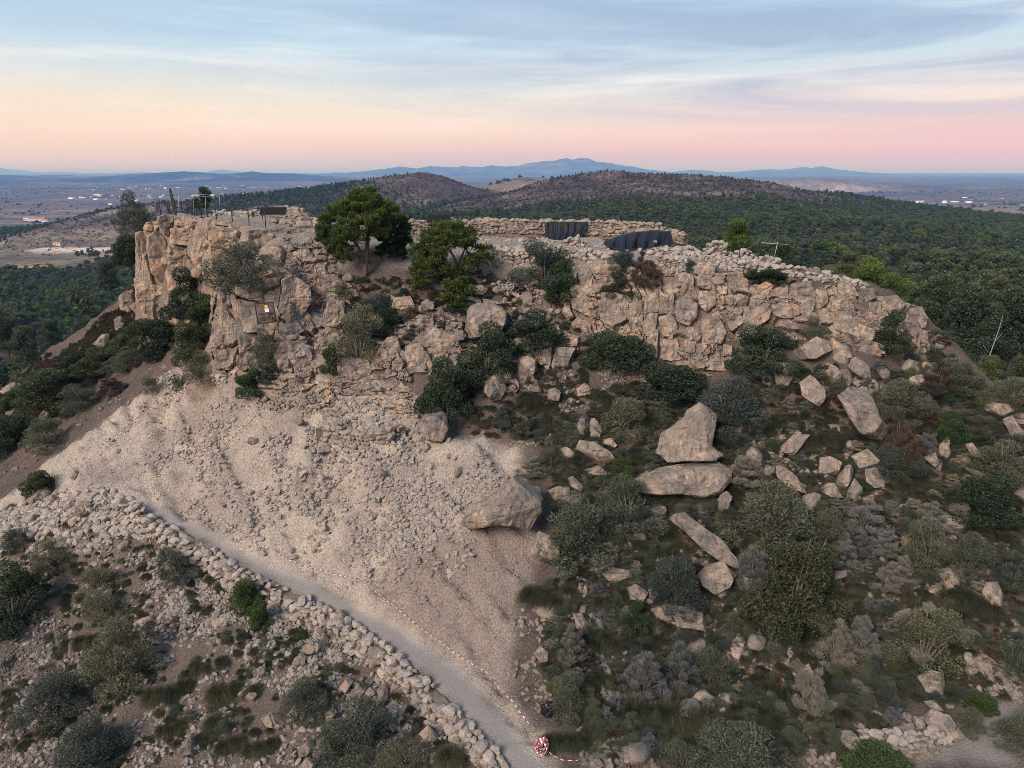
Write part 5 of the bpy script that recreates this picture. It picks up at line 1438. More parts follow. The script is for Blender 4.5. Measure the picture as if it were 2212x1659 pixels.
def leaf_cloud(rs, centres, radii, n_per, size, elong=1.6, shell=0.55, upright=0.0, outward=0.3):
    """triangles/quads spread through clumps -> verts, quads, tone per face"""
    C_, T_ = [], []
    for c_, r_ in zip(centres, radii):
        n = max(6, int(n_per * (np.mean(r_) / np.mean(radii)) ** 2))
        d = rs.normal(0, 1, (n, 3)); d /= np.linalg.norm(d, axis=1)[:, None]
        rr = rs.random(n) ** (1 / 3)
        rr = shell + (1 - shell) * rr
        C_.append(c_ + d * rr[:, None] * r_)
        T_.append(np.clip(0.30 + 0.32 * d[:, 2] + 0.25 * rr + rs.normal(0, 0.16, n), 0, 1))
    P = np.concatenate(C_); tone = np.concatenate(T_)
    n = len(P)
    ax = rs.normal(0, 1, (n, 3))
    ctr = np.mean(centres, axis=0)
    outw = P - ctr
    outw /= np.linalg.norm(outw, axis=1)[:, None] + 1e-6
    ax = ax * (1 - outward) + outw * outward * 2
    ax[:, 2] += upright
    ax /= np.linalg.norm(ax, axis=1)[:, None]
    sd = np.cross(ax, rs.normal(0, 1, (n, 3)))
    sd /= np.linalg.norm(sd, axis=1)[:, None] + 1e-6
    L = size * rs.uniform(0.7, 1.3, n)[:, None]
    W = L / elong
    v = np.stack([P - ax * L * 0.5, P + sd * W * 0.5, P + ax * L * 0.5, P - sd * W * 0.5], 1).reshape(-1, 3)
    f = np.arange(4 * n).reshape(n, 4)
    return v, f, tone


def shrub_meshes(kind, seed):
    """unit shrub: about 1 wide (radius .5), 1 high, base at 0"""
    rs = np.random.default_rng(seed)
    if kind == 'tussock':
        n = 2200
        az_ = rs.uniform(0, 6.283, n) + 0.5 * np.sin(rs.uniform(0, 6.283, n))
        out = np.clip(rs.random(n) ** 0.6 + rs.normal(0, 0.12, n), 0, 1.2)
        base = np.stack([np.cos(az_) * 0.22 * rs.random(n), np.sin(az_) * 0.22 * rs.random(n), np.zeros(n)], 1)
        dirh = np.stack([np.cos(az_), np.sin(az_), np.zeros(n)], 1)
        h = (0.95 - 0.5 * out) * rs.uniform(0.35, 1.1, n)
        reach = 0.08 + 0.45 * out
        p1 = base + dirh * (reach * 0.45)[:, None] + np.array((0, 0, 1)) * (h * 0.72)[:, None]
        p2 = base + dirh * (reach * 1.1)[:, None] + np.array((0, 0, 1)) * (h * (0.8 - 0.5 * out))[:, None] + rs.normal(0, 0.05, (n, 3))
        side = np.stack([-np.sin(az_), np.cos(az_), np.zeros(n)], 1) * 0.0034
        v = np.stack([base - side, base + side, p1 + side, p1 - side, p2], 1).reshape(-1, 3)
        k = np.arange(n)[:, None] * 5
        q = k + np.array((0, 1, 2, 3)); t_ = k + np.array((3, 2, 4))
        me = mesh_np('blades', v, [q, t_], True, [L_TUSS])
        tn = np.clip(rs.normal(0.45, 0.25, n), 0, 1)
        face_attr(me, 'leaf', np.concatenate([tn * 0.8, tn]))
        return [('blades', me)]
    twiggy = kind in ('silver', 'grey', 'brown')
    nb = int(rs.integers(10, 20)) if not twiggy else int(rs.integers(34, 52))
    lop = rs.normal(0, 0.09, 2)
    cents, rads, stems = [], [], []
    for i in range(nb):
        a_ = i / nb * 6.283 + rs.uniform(-0.4, 0.4)
        r_ = rs.uniform(0.05, 0.36) if not twiggy else 0.42 * rs.random() ** 0.6
        hgt = (0.80 - 0.62 * (r_ / 0.40) ** 2) * rs.uniform(0.72, 1.08)
        c_ = np.array((math.cos(a_) * r_ * 1.15 + lop[0] * hgt, math.sin(a_) * r_ * 0.95 + lop[1] * hgt, max(0.16, hgt * rs.choice([1.0, 1.0, 1.12, 0.8]))))
        cents.append(c_)
        rad = (rs.uniform(0.11, 0.2) if not twiggy else rs.uniform(0.07, 0.12)) * np.array((1, 1, 0.85))
        rads.append(rad)
        mid = c_ * np.array((0.45, 0.45, 0.55)) + rs.normal(0, 0.02, 3)
        stems.append((np.array([(c_[0] * 0.05, c_[1] * 0.05, -0.05), mid, c_ * rs.choice([1.0, 1.0, 1.22])]), np.array((0.02, 0.011, 0.004))))
    cents.append(np.array((0, 0, 0.35))); rads.append(np.array((0.26, 0.26, 0.26)))
    for i in range(7):
        a_ = i / 7 * 6.283 + rs.uniform(-0.3, 0.3)
        r_ = rs.uniform(0.3, 0.42)
        cents.append(np.array((math.cos(a_) * r_, math.sin(a_) * r_, rs.uniform(0.1, 0.24)))); rads.append(rs.uniform(0.13, 0.19) * np.array((1, 1, 0.8)))
    cents = np.array(cents)
    if twiggy:
        n = 9000
        k = rs.integers(0, len(cents), n)
        d = rs.normal(0, 1, (n, 3)); d[:, 2] = np.abs(d[:, 2]) + 0.25
        d /= np.linalg.norm(d, axis=1)[:, None]
        rr = np.array(rads)[k]
        p0 = cents[k] - np.array((0, 0, 0.06)) + d * rr * 0.15
        p1 = cents[k] + d * rr * rs.uniform(0.8, 1.35, n)[:, None]
        sd = np.cross(d, rs.normal(0, 1, (n, 3))); sd /= np.linalg.norm(sd, axis=1)[:, None]
        w_ = rs.uniform(0.0016, 0.0036, n)[:, None]
        v = np.stack([p0 - sd * w_ * 0.6, p0 + sd * w_ * 0.6, p1 + sd * w_, p1 - sd * w_], 1).reshape(-1, 3)
        f = np.arange(4 * n).reshape(n, 4)
        tone = np.clip(rs.normal(0.5, 0.22, n) + 0.2 * d[:, 2], 0, 1)
        mat = {'silver': L_SILVER, 'grey': L_GREY, 'brown': L_BROWN}[kind]
    else:
        size = {'dark': 0.052, 'green': 0.055, 'olive': 0.05, 'greygreen': 0.05, 'bright': 0.055, 'yellow': 0.042}[kind]
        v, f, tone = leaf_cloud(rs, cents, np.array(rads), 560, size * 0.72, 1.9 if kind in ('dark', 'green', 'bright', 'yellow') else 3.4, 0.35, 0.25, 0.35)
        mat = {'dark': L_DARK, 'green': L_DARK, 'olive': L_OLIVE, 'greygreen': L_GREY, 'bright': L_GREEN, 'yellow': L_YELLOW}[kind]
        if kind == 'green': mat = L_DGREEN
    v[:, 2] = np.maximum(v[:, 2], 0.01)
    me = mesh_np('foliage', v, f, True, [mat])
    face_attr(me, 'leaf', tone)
    sv, sf = tubes(stems, 4)
    ms = mesh_np('stems', sv, sf, True, [M_TWIG])
    return [('foliage', me), ('stems', ms)]


L_YELLOW = leaf_mat('yellowish_leaves', (0.03, 0.036, 0.016), (0.105, 0.108, 0.048))
L_DGREEN = leaf_mat('deep_green_leaves', (0.02, 0.04, 0.016), (0.07, 0.11, 0.045))
KINDS_ = ('dark', 'green', 'olive', 'greygreen', 'bright', 'yellow', 'silver', 'grey', 'brown', 'tussock')
SHRUB = {k: [shrub_meshes(k, 500 + 10 * i + j) for j in range(5 if k in ('dark', 'olive', 'greygreen', 'tussock') else 3)] for i, k in enumerate(KINDS_)}
WORDS = {'dark': 'dark green dense bush', 'green': 'deep green leafy bush', 'olive': 'dull olive bush', 'greygreen': 'grey-green bush', 'bright': 'bright green bush', 'yellow': 'yellowish green bush', 'silver': 'silvery twiggy bush', 'grey': 'small grey-green cushion bush', 'brown': 'rusty brown dry bush', 'tussock': 'tussock of arching grass'}


def plant(kind, pos, wid, hgt, label=None, uv=None, group=None, name=None):
    parts = random.choice(SHRUB[kind])
    nm = name or ('grass_tussock' if kind == 'tussock' else 'bush')
    rz = random.uniform(0, 6.28)
    if len(parts) == 1:
        root = obj(nm, parts[0][1], None, pos)
    else:
        root = obj(nm, None, None, pos)
        for pn, me in parts:
            obj(pn, me, root)
    root.rotation_euler = (random.uniform(-0.06, 0.06), random.uniform(-0.06, 0.06), rz)
    k = wid * random.uniform(0.92, 1.08)
    root.scale = (k, k * random.uniform(0.85, 1.1), hgt)
    if label is None:
        word = WORDS[kind]
        pxw = wid * FPX / max(np.linalg.norm(np.asarray(pos) - (0, 0, CAMZ)), 1)
        if kind not in ('grey',):
            word = ('large ' if pxw > 95 else ('small ' if pxw < 48 else '')) + word
        label = autolabel(word, *uv)
    root['label'] = label
    root['category'] = 'grass tussock' if kind == 'tussock' else 'bush'
    root['group'] = group or ('grass tussocks on the slopes' if kind == 'tussock' else 'bushes on the slopes')
    return root


SPOTS = [  # picture position of the foot, width, height, kind, own label, distance if not on the slope
    (300, 508, 64, 80, 'olive', 'tall dense bush rising behind the top left corner of the cliff', 61.0), (284, 575, 62, 76, 'dark', 'dark bush hanging down the far side of the left cliff', 62.0),
    (525, 622, 140, 115, 'olive', 'large open grey-olive bush on the ledge above the mesh gate', None), (412, 692, 88, 98, 'dark', 'dark bush filling the notch right of the tall left cliff', None), (345, 737, 100, 58, 'dark', 'wide dark bush at the foot of the tall left cliff', None), (285, 752, 88, 52, 'dark', None, None), (440, 712, 60, 72, 'green', None, None),
    (420, 782, 75, 78, 'dark', None, None), (437, 818, 78, 58, 'olive', None, None), (580, 792, 60, 84, 'olive', 'olive bush in front of the rock just below the mesh gate', None), (541, 852, 54, 56, 'green', 'round deep green bush at the top of the dug slope', None), (580, 826, 36, 40, 'grey', None, None), (330, 846, 36, 36, 'olive', None, None), (387, 840, 36, 30, 'olive', None, None), (717, 802, 40, 62, 'green', 'small upright green bush at the foot of the stair gully', None),
    (775, 782, 110, 112, 'olive', 'large olive bush growing over the central crag', None), (840, 717, 56, 62, 'dark', None, None), (810, 672, 62, 42, 'greygreen', None, None), (888, 731, 36, 30, 'grey', None, None), (1180, 617, 128, 90, 'greygreen', 'large grey-green bush below the ruined summit wall', None), (1212, 647, 70, 78, 'green', 'round green bush in front of the large grey-green one', None), (1155, 747, 118, 68, 'dark', 'wide dark bush right of the broad pink rock', None), (1050, 817, 124, 105, 'dark', 'big dark bush hanging under the broad pink rock', None), (965, 902, 108, 120, 'dark', 'darkest bush, round and dense, at the top of the dug slope', None),
    (1335, 792, 128, 84, 'dark', 'wide dark bush at the foot of the smooth cliff part', None), (1350, 587, 74, 52, 'greygreen', 'bush on the rim below the bunched dark tarp', None), (1335, 637, 68, 44, 'dark', None, None), (1395, 622, 62, 80, 'brown', 'brownish bush hanging over the rim below the bunched tarp', None), (1142, 867, 52, 36, 'tussock', None, None), (1170, 897, 62, 52, 'tussock', None, None), (890, 692, 42, 32, 'brown', None, None), (745, 642, 42, 32, 'olive', None, None), (985, 672, 54, 34, 'dark', None, None),
    (1490, 587, 28, 32, 'greygreen', 'little upright bush on the rim right of the dry stone patch', None), (1665, 612, 72, 38, 'dark', 'low dark bush on the blocky right rim, right one', None), (1620, 607, 38, 28, 'dark', 'low dark bush on the blocky right rim, left one', None), (1650, 792, 134, 78, 'dark', 'wide dark bush under the deep crack of the right cliff', None), (1450, 852, 118, 78, 'dark', 'wide dark bush below the broken cliff columns', None), (1570, 928, 144, 112, 'greygreen', 'big grey-green bush above the twin boulder', None), (1755, 742, 56, 52, 'olive', None, None), (1920, 762, 92, 82, 'dark', 'dark bush tucked under the right end of the summit', None), (1940, 892, 118, 82, 'olive', 'broad olive bush right of the long leaning boulder', None), (1945, 992, 88, 112, 'brown', 'tall rusty brown bush right of the long leaning boulder', None),
    (1335, 932, 104, 78, 'olive', None, None), (1410, 872, 46, 40, 'silver', None, None), (1420, 917, 62, 46, 'tussock', None, None), (1690, 922, 66, 44, 'tussock', None, None), (1765, 987, 88, 68, 'tussock', None, None), (1745, 872, 62, 38, 'tussock', None, None), (1415, 987, 62, 36, 'grey', None, None), (1915, 1012, 66, 46, 'greygreen', None, None), (2070, 852, 72, 72, 'olive', None, None), (2180, 882, 94, 78, 'olive', None, None), (2020, 852, 56, 72, 'brown', None, None), (2055, 952, 62, 62, 'green', None, None), (2000, 982, 42, 52, 'silver', None, None), (2160, 1032, 114, 78, 'olive', None, None),
    (1250, 1202, 170, 112, 'greygreen', 'very wide grey-green bush below the huge tilted boulder', None), (1360, 1132, 142, 102, 'olive', None, None), (1465, 1312, 124, 134, 'greygreen', 'tall dark grey-green bush below the long slab', None), (1190, 1312, 112, 72, 'tussock', None, None), (1320, 1322, 78, 72, 'tussock', None, None), (1372, 1362, 56, 68, 'dark', None, None), (1345, 1032, 50, 52, 'bright', 'bright green little bush left of the twin boulder', None), (1145, 1022, 62, 38, 'silver', None, None), (1190, 1012, 62, 62, 'olive', None, None), (1085, 922, 42, 46, 'grey', None, None), (1140, 937, 42, 42, 'grey', None, None),
    (1605, 1042, 74, 62, 'silver', None, None), (1650, 1172, 184, 138, 'olive', 'very wide olive bush in the middle of the right slope', None), (1790, 1172, 94, 82, 'olive', None, None), (1867, 1147, 84, 68, 'silver', None, None), (1842, 1217, 94, 72, 'silver', None, None), (1905, 1192, 68, 52, 'silver', None, None), (1930, 1272, 94, 78, 'silver', None, None), (2005, 1227, 114, 102, 'olive', None, None), (2085, 1222, 88, 82, 'olive', None, None), (2040, 1142, 98, 72, 'silver', None, None), (2120, 1122, 134, 94, 'dark', None, None), (1715, 1337, 174, 164, 'yellow', 'very wide yellowish green bush low on the right slope', None), (1630, 1272, 84, 94, 'silver', None, None), (2180, 1262, 84, 84, 'grey', None, None), (1940, 1022, 94, 68, 'olive', None, None),
    (1990, 1437, 138, 124, 'olive', 'large olive bush left of the lower right path', None), (1825, 1432, 124, 112, 'silver', None, None), (1740, 1532, 74, 102, 'silver', None, None), (1426, 1502, 154, 114, 'silver', 'large silvery bush left of the grass hollow', None), (1385, 1502, 84, 58, 'tussock', None, None), (1536, 1452, 84, 62, 'olive', None, None), (1675, 1522, 104, 94, 'tussock', None, None), (1425, 1592, 154, 112, 'tussock', None, None), (1340, 1562, 74, 58, 'tussock', None, None), (1605, 1680, 174, 112, 'greygreen', 'pale grey-green bush cut by the bottom edge', None), (1620, 1562, 94, 72, 'tussock', None, None), (1225, 1612, 98, 72, 'tussock', None, None), (1235, 1542, 88, 82, 'olive', None, None), (1240, 1422, 72, 82, 'silver', None, None), (1290, 1402, 74, 62, 'tussock', None, None), (1610, 1372, 84, 44, 'tussock', None, None), (1730, 1362, 58, 42, 'tussock', None, None), (1535, 1332, 74, 48, 'tussock', None, None), (1930, 1492, 94, 52, 'tussock', None, None), (2050, 1482, 74, 58, 'tussock', None, None), (2190, 1452, 84, 84, 'olive', None, None), (2120, 1527, 52, 38, 'bright', None, None), (2085, 1567, 62, 52, 'olive', None, None), (1890, 1660, 112, 54, 'green', 'green bush in front of the low terrace wall', None), (2185, 1602, 84, 58, 'greygreen', None, None), (2090, 1332, 134, 82, 'tussock', None, None), (1480, 1662, 104, 64, 'olive', None, None),
    (30, 1352, 114, 124, 'dark', 'dark bush at the left edge on the lower scree', None), (225, 1267, 74, 52, 'olive', None, None), (390, 1242, 88, 64, 'olive', 'olive bush right below a bend of the path wall', None), (540, 1312, 58, 72, 'green', None, None), (175, 1402, 84, 72, 'tussock', None, None), (265, 1472, 144, 154, 'olive', 'large olive bush below the path', None), (120, 1542, 124, 104, 'greygreen', None, None), (200, 1652, 134, 112, 'greygreen', 'large grey-green bush at the bottom left', None), (365, 1512, 98, 78, 'tussock', None, None), (455, 1452, 74, 44, 'tussock', None, None), (530, 1502, 68, 52, 'tussock', None, None), (475, 1512, 48, 62, 'tussock', None, None), (485, 1622, 88, 62, 'tussock', None, None), (565, 1642, 78, 68, 'tussock', None, None), (370, 1592, 64, 62, 'tussock', None, None), (465, 1567, 44, 38, 'tussock', None, None), (675, 1532, 104, 74, 'olive', None, None), (760, 1622, 154, 112, 'olive', 'sprawling dull bush right of the paired boulders', None), (880, 1652, 114, 62, 'olive', None, None), (970, 1642, 48, 52, 'tussock', None, None), (565, 1357, 44, 72, 'bright', None, None), (655, 1382, 28, 28, 'green', None, None), (530, 1297, 42, 52, 'bright', None, None),
    (95, 1067, 68, 58, 'dark', 'dark bush at the left end of the rubble heap', None), (40, 1182, 64, 52, 'olive', None, None), (125, 1217, 84, 52, 'olive', None, None), (235, 1330, 80, 60, 'olive', None, None), (40, 962, 94, 84, 'dark', None, None), (130, 872, 134, 72, 'dark', None, None), (110, 962, 90, 60, 'olive', None, None), (30, 882, 64, 44, 'dark', None, None), (220, 802, 104, 48, 'dark', None, None), (275, 792, 84, 42, 'olive', None, None), (190, 880, 80, 50, 'olive', None, None), (6, 985, 60, 50, 'olive', None, None),
    (100, 900, 60, 40, 'brown', None, None), (250, 850, 60, 36, 'brown', None, None), (340, 775, 60, 40, 'dark', None, None), (85, 770, 34, 24, 'dark', None, None), (165, 800, 60, 34, 'dark', None, None)]
SP2 = []
for s_ in SPOTS:
    if s_[4] == 'tussock' and s_[2] > 60:
        u_, v_, w_, h_ = s_[:4]
        n_ = 4 if w_ > 95 else 3
        for i in range(n_):
            SP2.append((u_ + (i - (n_ - 1) / 2) * w_ / n_ * 0.95, v_ - random.uniform(0, h_ * 0.45), w_ * 0.42, h_ * random.uniform(0.5, 0.7), 'tussock', None, None))
    elif s_[4] == 'silver' and s_[2] > 85:
        u_, v_, w_, h_ = s_[:4]
        SP2.append((u_ - w_ * 0.22, v_, w_ * 0.62, h_ * 0.85, 'silver', s_[5], None)); SP2.append((u_ + w_ * 0.26, v_ - h_ * 0.2, w_ * 0.52, h_ * 0.75, 'silver', None, None))
    else:
        SP2.append(s_)
for u_, v_, w_, h_, k_, lab, dep in SP2:
    if dep:
        p = at_y(u_, v_, dep); t = dep / ray(u_, v_)[1]
    else:
        p, t = hit(u_, min(v_, 1690))
        if p is None: continue
    p = p - np.array((0, 0, 0.1))
    plant(k_, p, w_ / FPX * t * 1.22, h_ / FPX * t * 1.2, lab, (u_, v_ - h_ / 2))

# angular rocks half buried between the bushes
def loose_rocks(uvpoly, n, smin, smax, seed):
    rs = random.Random(seed)
    poly = np.array(uvpoly, float)
    k = 0
    while k < n:
        u_, v_ = rs.uniform(*poly[:, 0][[poly[:, 0].argmin(), poly[:, 0].argmax()]]), rs.uniform(*poly[:, 1][[poly[:, 1].argmin(), poly[:, 1].argmax()]])
        if not inside(poly, np.array([u_]), np.array([v_]))[0]: continue
        p, t = hit(u_, v_)
        if p is None: continue
        k += 1
        s = smin + (smax - smin) * rs.random() ** 1.8
        o = obj('boulder', _loose[rs.randrange(10)], None, p + (0, 0, 0.12 * s), label=autolabel('half-buried %s rock' % ('angular' if s < 0.7 else 'bulky'), u_, v_), category='boulder', group='half-buried rocks')
        o.scale = (s * rs.uniform(0.9, 1.5), s, s * rs.uniform(0.6, 1.0))
        o.rotation_euler = (rs.uniform(-0.4, 0.4), rs.uniform(-0.4, 0.4), rs.uniform(0, 6.28))
_loose = []
for me_ in _fill:
    c_ = me_.copy(); c_.materials.clear(); c_.materials.append(M_ROCK); _loose.append(c_)
loose_rocks([(1160, 900), (1330, 830), (1560, 840), (1800, 790), (1960, 820), (2200, 900), (2212, 1500), (1960, 1560), (1300, 1640), (1190, 1500), (1180, 1330), (1200, 1100)], 95, 0.4, 1.3, 31)
loose_rocks([(0, 1130), (120, 1075), (270, 1110), (620, 1300), (900, 1540), (700, 1600), (300, 1500), (0, 1400)], 34, 0.35, 0.9, 32)
loose_rocks([(480, 900), (700, 860), (900, 890), (1080, 1000), (1000, 1120), (800, 1120), (520, 1020)], 22, 0.3, 0.8, 33)

# further scrub that fills the slopes between them
def fill_scrub(uvpoly, n, kinds, smin, smax, seed):
    rs = random.Random(seed)
    poly = [cp(0, *q) for q in uvpoly]
    us = [q[0] for q in poly]; vs = [q[1] for q in poly]
    done = 0
    while done < n:
        u_, v_ = rs.uniform(min(us), max(us)), rs.uniform(min(vs), max(vs))
        if not inside(np.array(poly), np.array([u_]), np.array([v_]))[0]: continue
        p, t = hit(u_, v_)
        if p is None: continue
        k_ = rs.choice(kinds)
        w_ = rs.uniform(smin, smax) * (0.8 if k_ == 'tussock' else 1.0)
        plant(k_, p - np.array((0, 0, 0.06)), w_, w_ * rs.uniform(0.55, 0.85), None, (u_, v_ - 10))
        done += 1
RIGHTP = [(1160, 900), (1330, 830), (1560, 840), (1800, 790), (1960, 820), (2200, 900), (2212, 1500), (1960, 1520), (1900, 1620), (1300, 1640), (1190, 1500), (1180, 1330), (1200, 1100)]
fill_scrub(RIGHTP, 150, ['olive', 'olive', 'greygreen', 'tussock', 'tussock', 'tussock', 'silver', 'grey', 'brown', 'dark'], 0.45, 1.25, 3)
fill_scrub([(0, 1190), (120, 1180), (330, 1260), (420, 1400), (560, 1480), (820, 1560), (960, 1650), (0, 1650)], 34, ['tussock', 'tussock', 'olive', 'greygreen', 'tussock'], 0.4, 0.9, 4)
fill_scrub([(280, 760), (400, 745), (290, 800), (150, 905), (0, 1015), (0, 880), (150, 780)], 40, ['dark', 'olive', 'dark', 'greygreen', 'brown'], 0.8, 1.9, 5)
fill_scrub([(720, 600), (1040, 600), (1240, 650), (1280, 760), (1180, 830), (1000, 780), (820, 740), (740, 660)], 30, ['olive', 'tussock', 'grey', 'brown', 'dark'], 0.5, 1.0, 6)
fill_scrub([(1020, 880), (1200, 860), (1240, 980), (1180, 1010), (1080, 960)], 10, ['tussock', 'grey', 'brown'], 0.4, 0.8, 8)
fill_scrub([(1900, 760), (2000, 760), (2212, 900), (2212, 1040), (2000, 960)], 14, ['olive', 'dark', 'greygreen', 'brown'], 0.8, 1.7, 9)
fill_scrub([(2000, 690), (2025, 715), (2070, 790), (2110, 850), (2060, 880), (1990, 800)], 26, ['olive', 'dark', 'greygreen', 'brown', 'olive'], 0.6, 1.4, 12)
loose_rocks([(2000, 690), (2025, 715), (2070, 790), (2110, 850), (2060, 880), (1990, 800)], 14, 0.4, 1.0, 34)
fill_scrub([(1985, 735), (2040, 785), (2212, 880), (2212, 930), (2060, 860), (1980, 800)], 30, ['olive', 'dark', 'greygreen', 'brown', 'olive'], 0.6, 1.5, 10)

# low dry undergrowth, uncountable
C_TUFT = proto_collection('tufts', [SHRUB['tussock'][i][0][1] for i in range(3)] + [SHRUB['grey'][0][0][1], SHRUB['brown'][0][0][1], SHRUB['brown'][1][0][1], SHRUB['olive'][0][0][1], SHRUB['olive'][2][0][1], SHRUB['greygreen'][1][0][1], SHRUB['silver'][0][0][1]])
def undergrowth(uvs, n, smin, smax, idxs, name, label, cut=None, seed=0):
    poly = poly_xy(uvs)
    p = rand_in(poly, n)
    if cut is not None:
        p = p[fbm2(p[:, 0] * 0.5, p[:, 1] * 0.5, 3, 90 + seed) > cut]
    n = len(p)
    s = RNG.uniform(smin, smax, n)
    scatter(name, np.column_stack([p, zat(p[:, 0], p[:, 1]) - 0.03]), np.column_stack([RNG.uniform(-0.15, 0.15, (n, 2)), RNG.uniform(0, 6.28, n)]), np.stack([s, s, s * RNG.uniform(0.5, 0.9, n)], 1), C_TUFT, 10, np.asarray(idxs)[RNG.integers(0, len(idxs), n)], label=label, category='undergrowth')
undergrowth(RIGHTP, 5200, 0.2, 0.62, [0, 1, 2, 3, 3, 6, 6, 4], 'undergrowth', 'low dry scrub and grass covering the ground of the right slope', -0.55)
undergrowth(RIGHTP, 2600, 0.4, 0.95, [6, 7, 8, 8, 9, 0, 1], 'scrub', 'matted grey-green scrub filling the gaps between the bushes of the right slope', -0.25, 5)
undergrowth([(292, 614), (150, 724), (0, 844), (-60, 900), (-60, 1000), (0, 960), (150, 850), (290, 740)], 3800, 0.25, 0.6, [4, 5, 0, 1], 'dry_grass', 'short reddish brown dry growth along the left ridge', -0.9, 1)
undergrowth([(0, 1150), (250, 1130), (440, 1230), (640, 1330), (860, 1500), (1000, 1640), (0, 1659)], 1100, 0.2, 0.6, [0, 1, 2, 6], 'undergrowth', 'thin grass and weeds between the stones below the path', 0.0, 2)
undergrowth([(700, 590), (1050, 590), (1250, 640), (1300, 790), (1180, 960), (1020, 940), (950, 800), (760, 700)], 900, 0.2, 0.65, [3, 4, 6, 0, 1], 'undergrowth', 'thin dry scrub among the central rocks', -0.2, 3)
# ------------------------------------------------------------------ rubble
PALE_UV = [(300, 1010), (420, 900), (560, 870), (760, 850), (900, 900), (1000, 960), (1110, 1000), (1100, 1080), (1010, 1110), (1060, 1170), (1000, 1230), (860, 1260), (760, 1270), (640, 1230), (480, 1150), (330, 1075)]
stone_field('rubble', PALE_UV, 9500, 0.04, 0.4, 'pale', 'pale broken stones bedded in the dug slope', -0.08, 24, 'larger pale stone bedded in the dug slope', 1, 2.6, 0.14)
stone_field('rubble', [(560, 960), (700, 900), (860, 930), (1000, 980), (1090, 1010), (1000, 1100), (940, 1200), (760, 1200), (620, 1100)], 6500, 0.06, 0.40, 'pale', 'closely packed pale cobbles in the middle of the dug slope', -0.02, 16, 'cobble standing out of the packed cobbles on the dug slope', 2, 2.0, 0.16)
stone_field('rubble', [(170, 1050), (440, 780), (600, 830), (520, 960), (360, 1060)], 1500, 0.04, 0.2, 'pale', 'small stone chips on the left part of the dug slope', -0.2, 0, None, 3, 3.0, 0.14)
stone_field('rubble', [(860, 1220), (1120, 1180), (1130, 1300), (1090, 1420), (1150, 1560), (1080, 1500), (940, 1380)], 900, 0.03, 0.2, 'mid', 'scattered stones on the dusty slope above the path', 0.0, 0, None, 4, 4.0, 0.1)
SCREE_UV = [(0, 1140), (120, 1075), (270, 1105), (450, 1210), (640, 1305), (800, 1410), (960, 1540), (1060, 1670), (560, 1670), (0, 1670)]
stone_field('scree', SCREE_UV, 9000, 0.06, 0.34, 'pale', 'loose pale scree below the path', -0.35, 24, 'larger loose stone on the scree below the path', 5, 2.6)
stone_field('scree', [(270, 1180), (460, 1225), (640, 1320), (780, 1420), (900, 1540), (820, 1560), (640, 1520), (500, 1420), (340, 1300)], 5200, 0.07, 0.30, 'pale', 'thick scree of pale stones under the path wall', -0.3, 20, 'big pale stone in the thick scree under the path wall', 6, 2.2)
stone_field('scree', [(0, 1110), (140, 1060), (300, 1090), (330, 1170), (160, 1200), (0, 1200)], 1500, 0.15, 0.7, 'pale', 'heap of broken stones at the start of the path', -0.6, 16, 'big broken stone in the heap at the path start', 7, 2.6)
stone_field('scree', [(0, 1420), (130, 1330), (170, 1480), (120, 1660), (0, 1660)], 1600, 0.06, 0.3, 'grey', 'dull small scree at the bottom left', -0.4, 0, None, 8, 2.2)
stone_field('scree', [(1260, 1395), (1330, 1390), (1350, 1480), (1330, 1560), (1430, 1670), (1250, 1670), (1270, 1540)], 1500, 0.10, 0.42, 'grey', 'dark lichened scree running down to the bottom edge', -0.8, 12, 'larger stone in the dark lichened scree', 9, 2.0)
stone_field('scree', [(1100, 1300), (1260, 1260), (1290, 1370), (1260, 1440), (1160, 1560), (1110, 1440)], 600, 0.08, 0.4, 'mid', 'stones along the right edge of the dusty slope', -0.4, 8, 'larger stone at the right edge of the dusty slope', 10, 2.2)
stone_field('scree', [(1700, 1580), (1800, 1540), (1900, 1520), (2010, 1560), (2060, 1620), (1960, 1680), (1760, 1680)], 1100, 0.06, 0.36, 'mid', 'stones strewn over the low terrace', -0.4, 12, 'larger stone strewn on the low terrace', 11, 2.4)
stone_field('scree', [(2060, 1380), (2130, 1370), (2190, 1440), (2212, 1520), (2130, 1500), (2080, 1440)], 700, 0.08, 0.34, 'mid', 'patch of yellowish stones near the lower right edge', -0.8, 8, 'larger stone of the yellowish patch near the right edge', 12, 2.0)
stone_field('scree', [(1240, 930), (1340, 900), (1420, 930), (1420, 1000), (1290, 1000)], 420, 0.08, 0.4, 'mid', 'stones left of the twin boulder', -0.6, 8, 'larger stone in the patch left of the twin boulder', 13, 2.0)
stone_field('scree', [(1590, 930), (1720, 920), (1800, 960), (1900, 1000), (1900, 1100), (1780, 1060), (1640, 1020)], 620, 0.08, 0.5, 'mid', 'broken stones around the split slabs', -0.3, 9, 'larger broken stone around the split slabs', 14, 2.4)
stone_field('scree', [(1290, 790), (1400, 780), (1420, 840), (1300, 850)], 420, 0.06, 0.3, 'mid', 'pale chips below the smooth cliff part', -0.6, 0, None, 15, 2.0)
stone_field('scree', [(1160, 840), (1280, 830), (1270, 930), (1120, 980), (1010, 940)], 500, 0.05, 0.3, 'mid', 'chips on the red soil under the central crag', 0.0, 0, None, 16, 2.6)
stone_field('scree', [(1190, 1150), (1700, 1050), (2200, 1050), (2200, 1480), (1900, 1560), (1250, 1640)], 7500, 0.06, 0.40, 'mid', 'stones showing between the bushes of the right slope', -0.02, 24, 'larger stone between the bushes of the right slope', 17, 2.6)
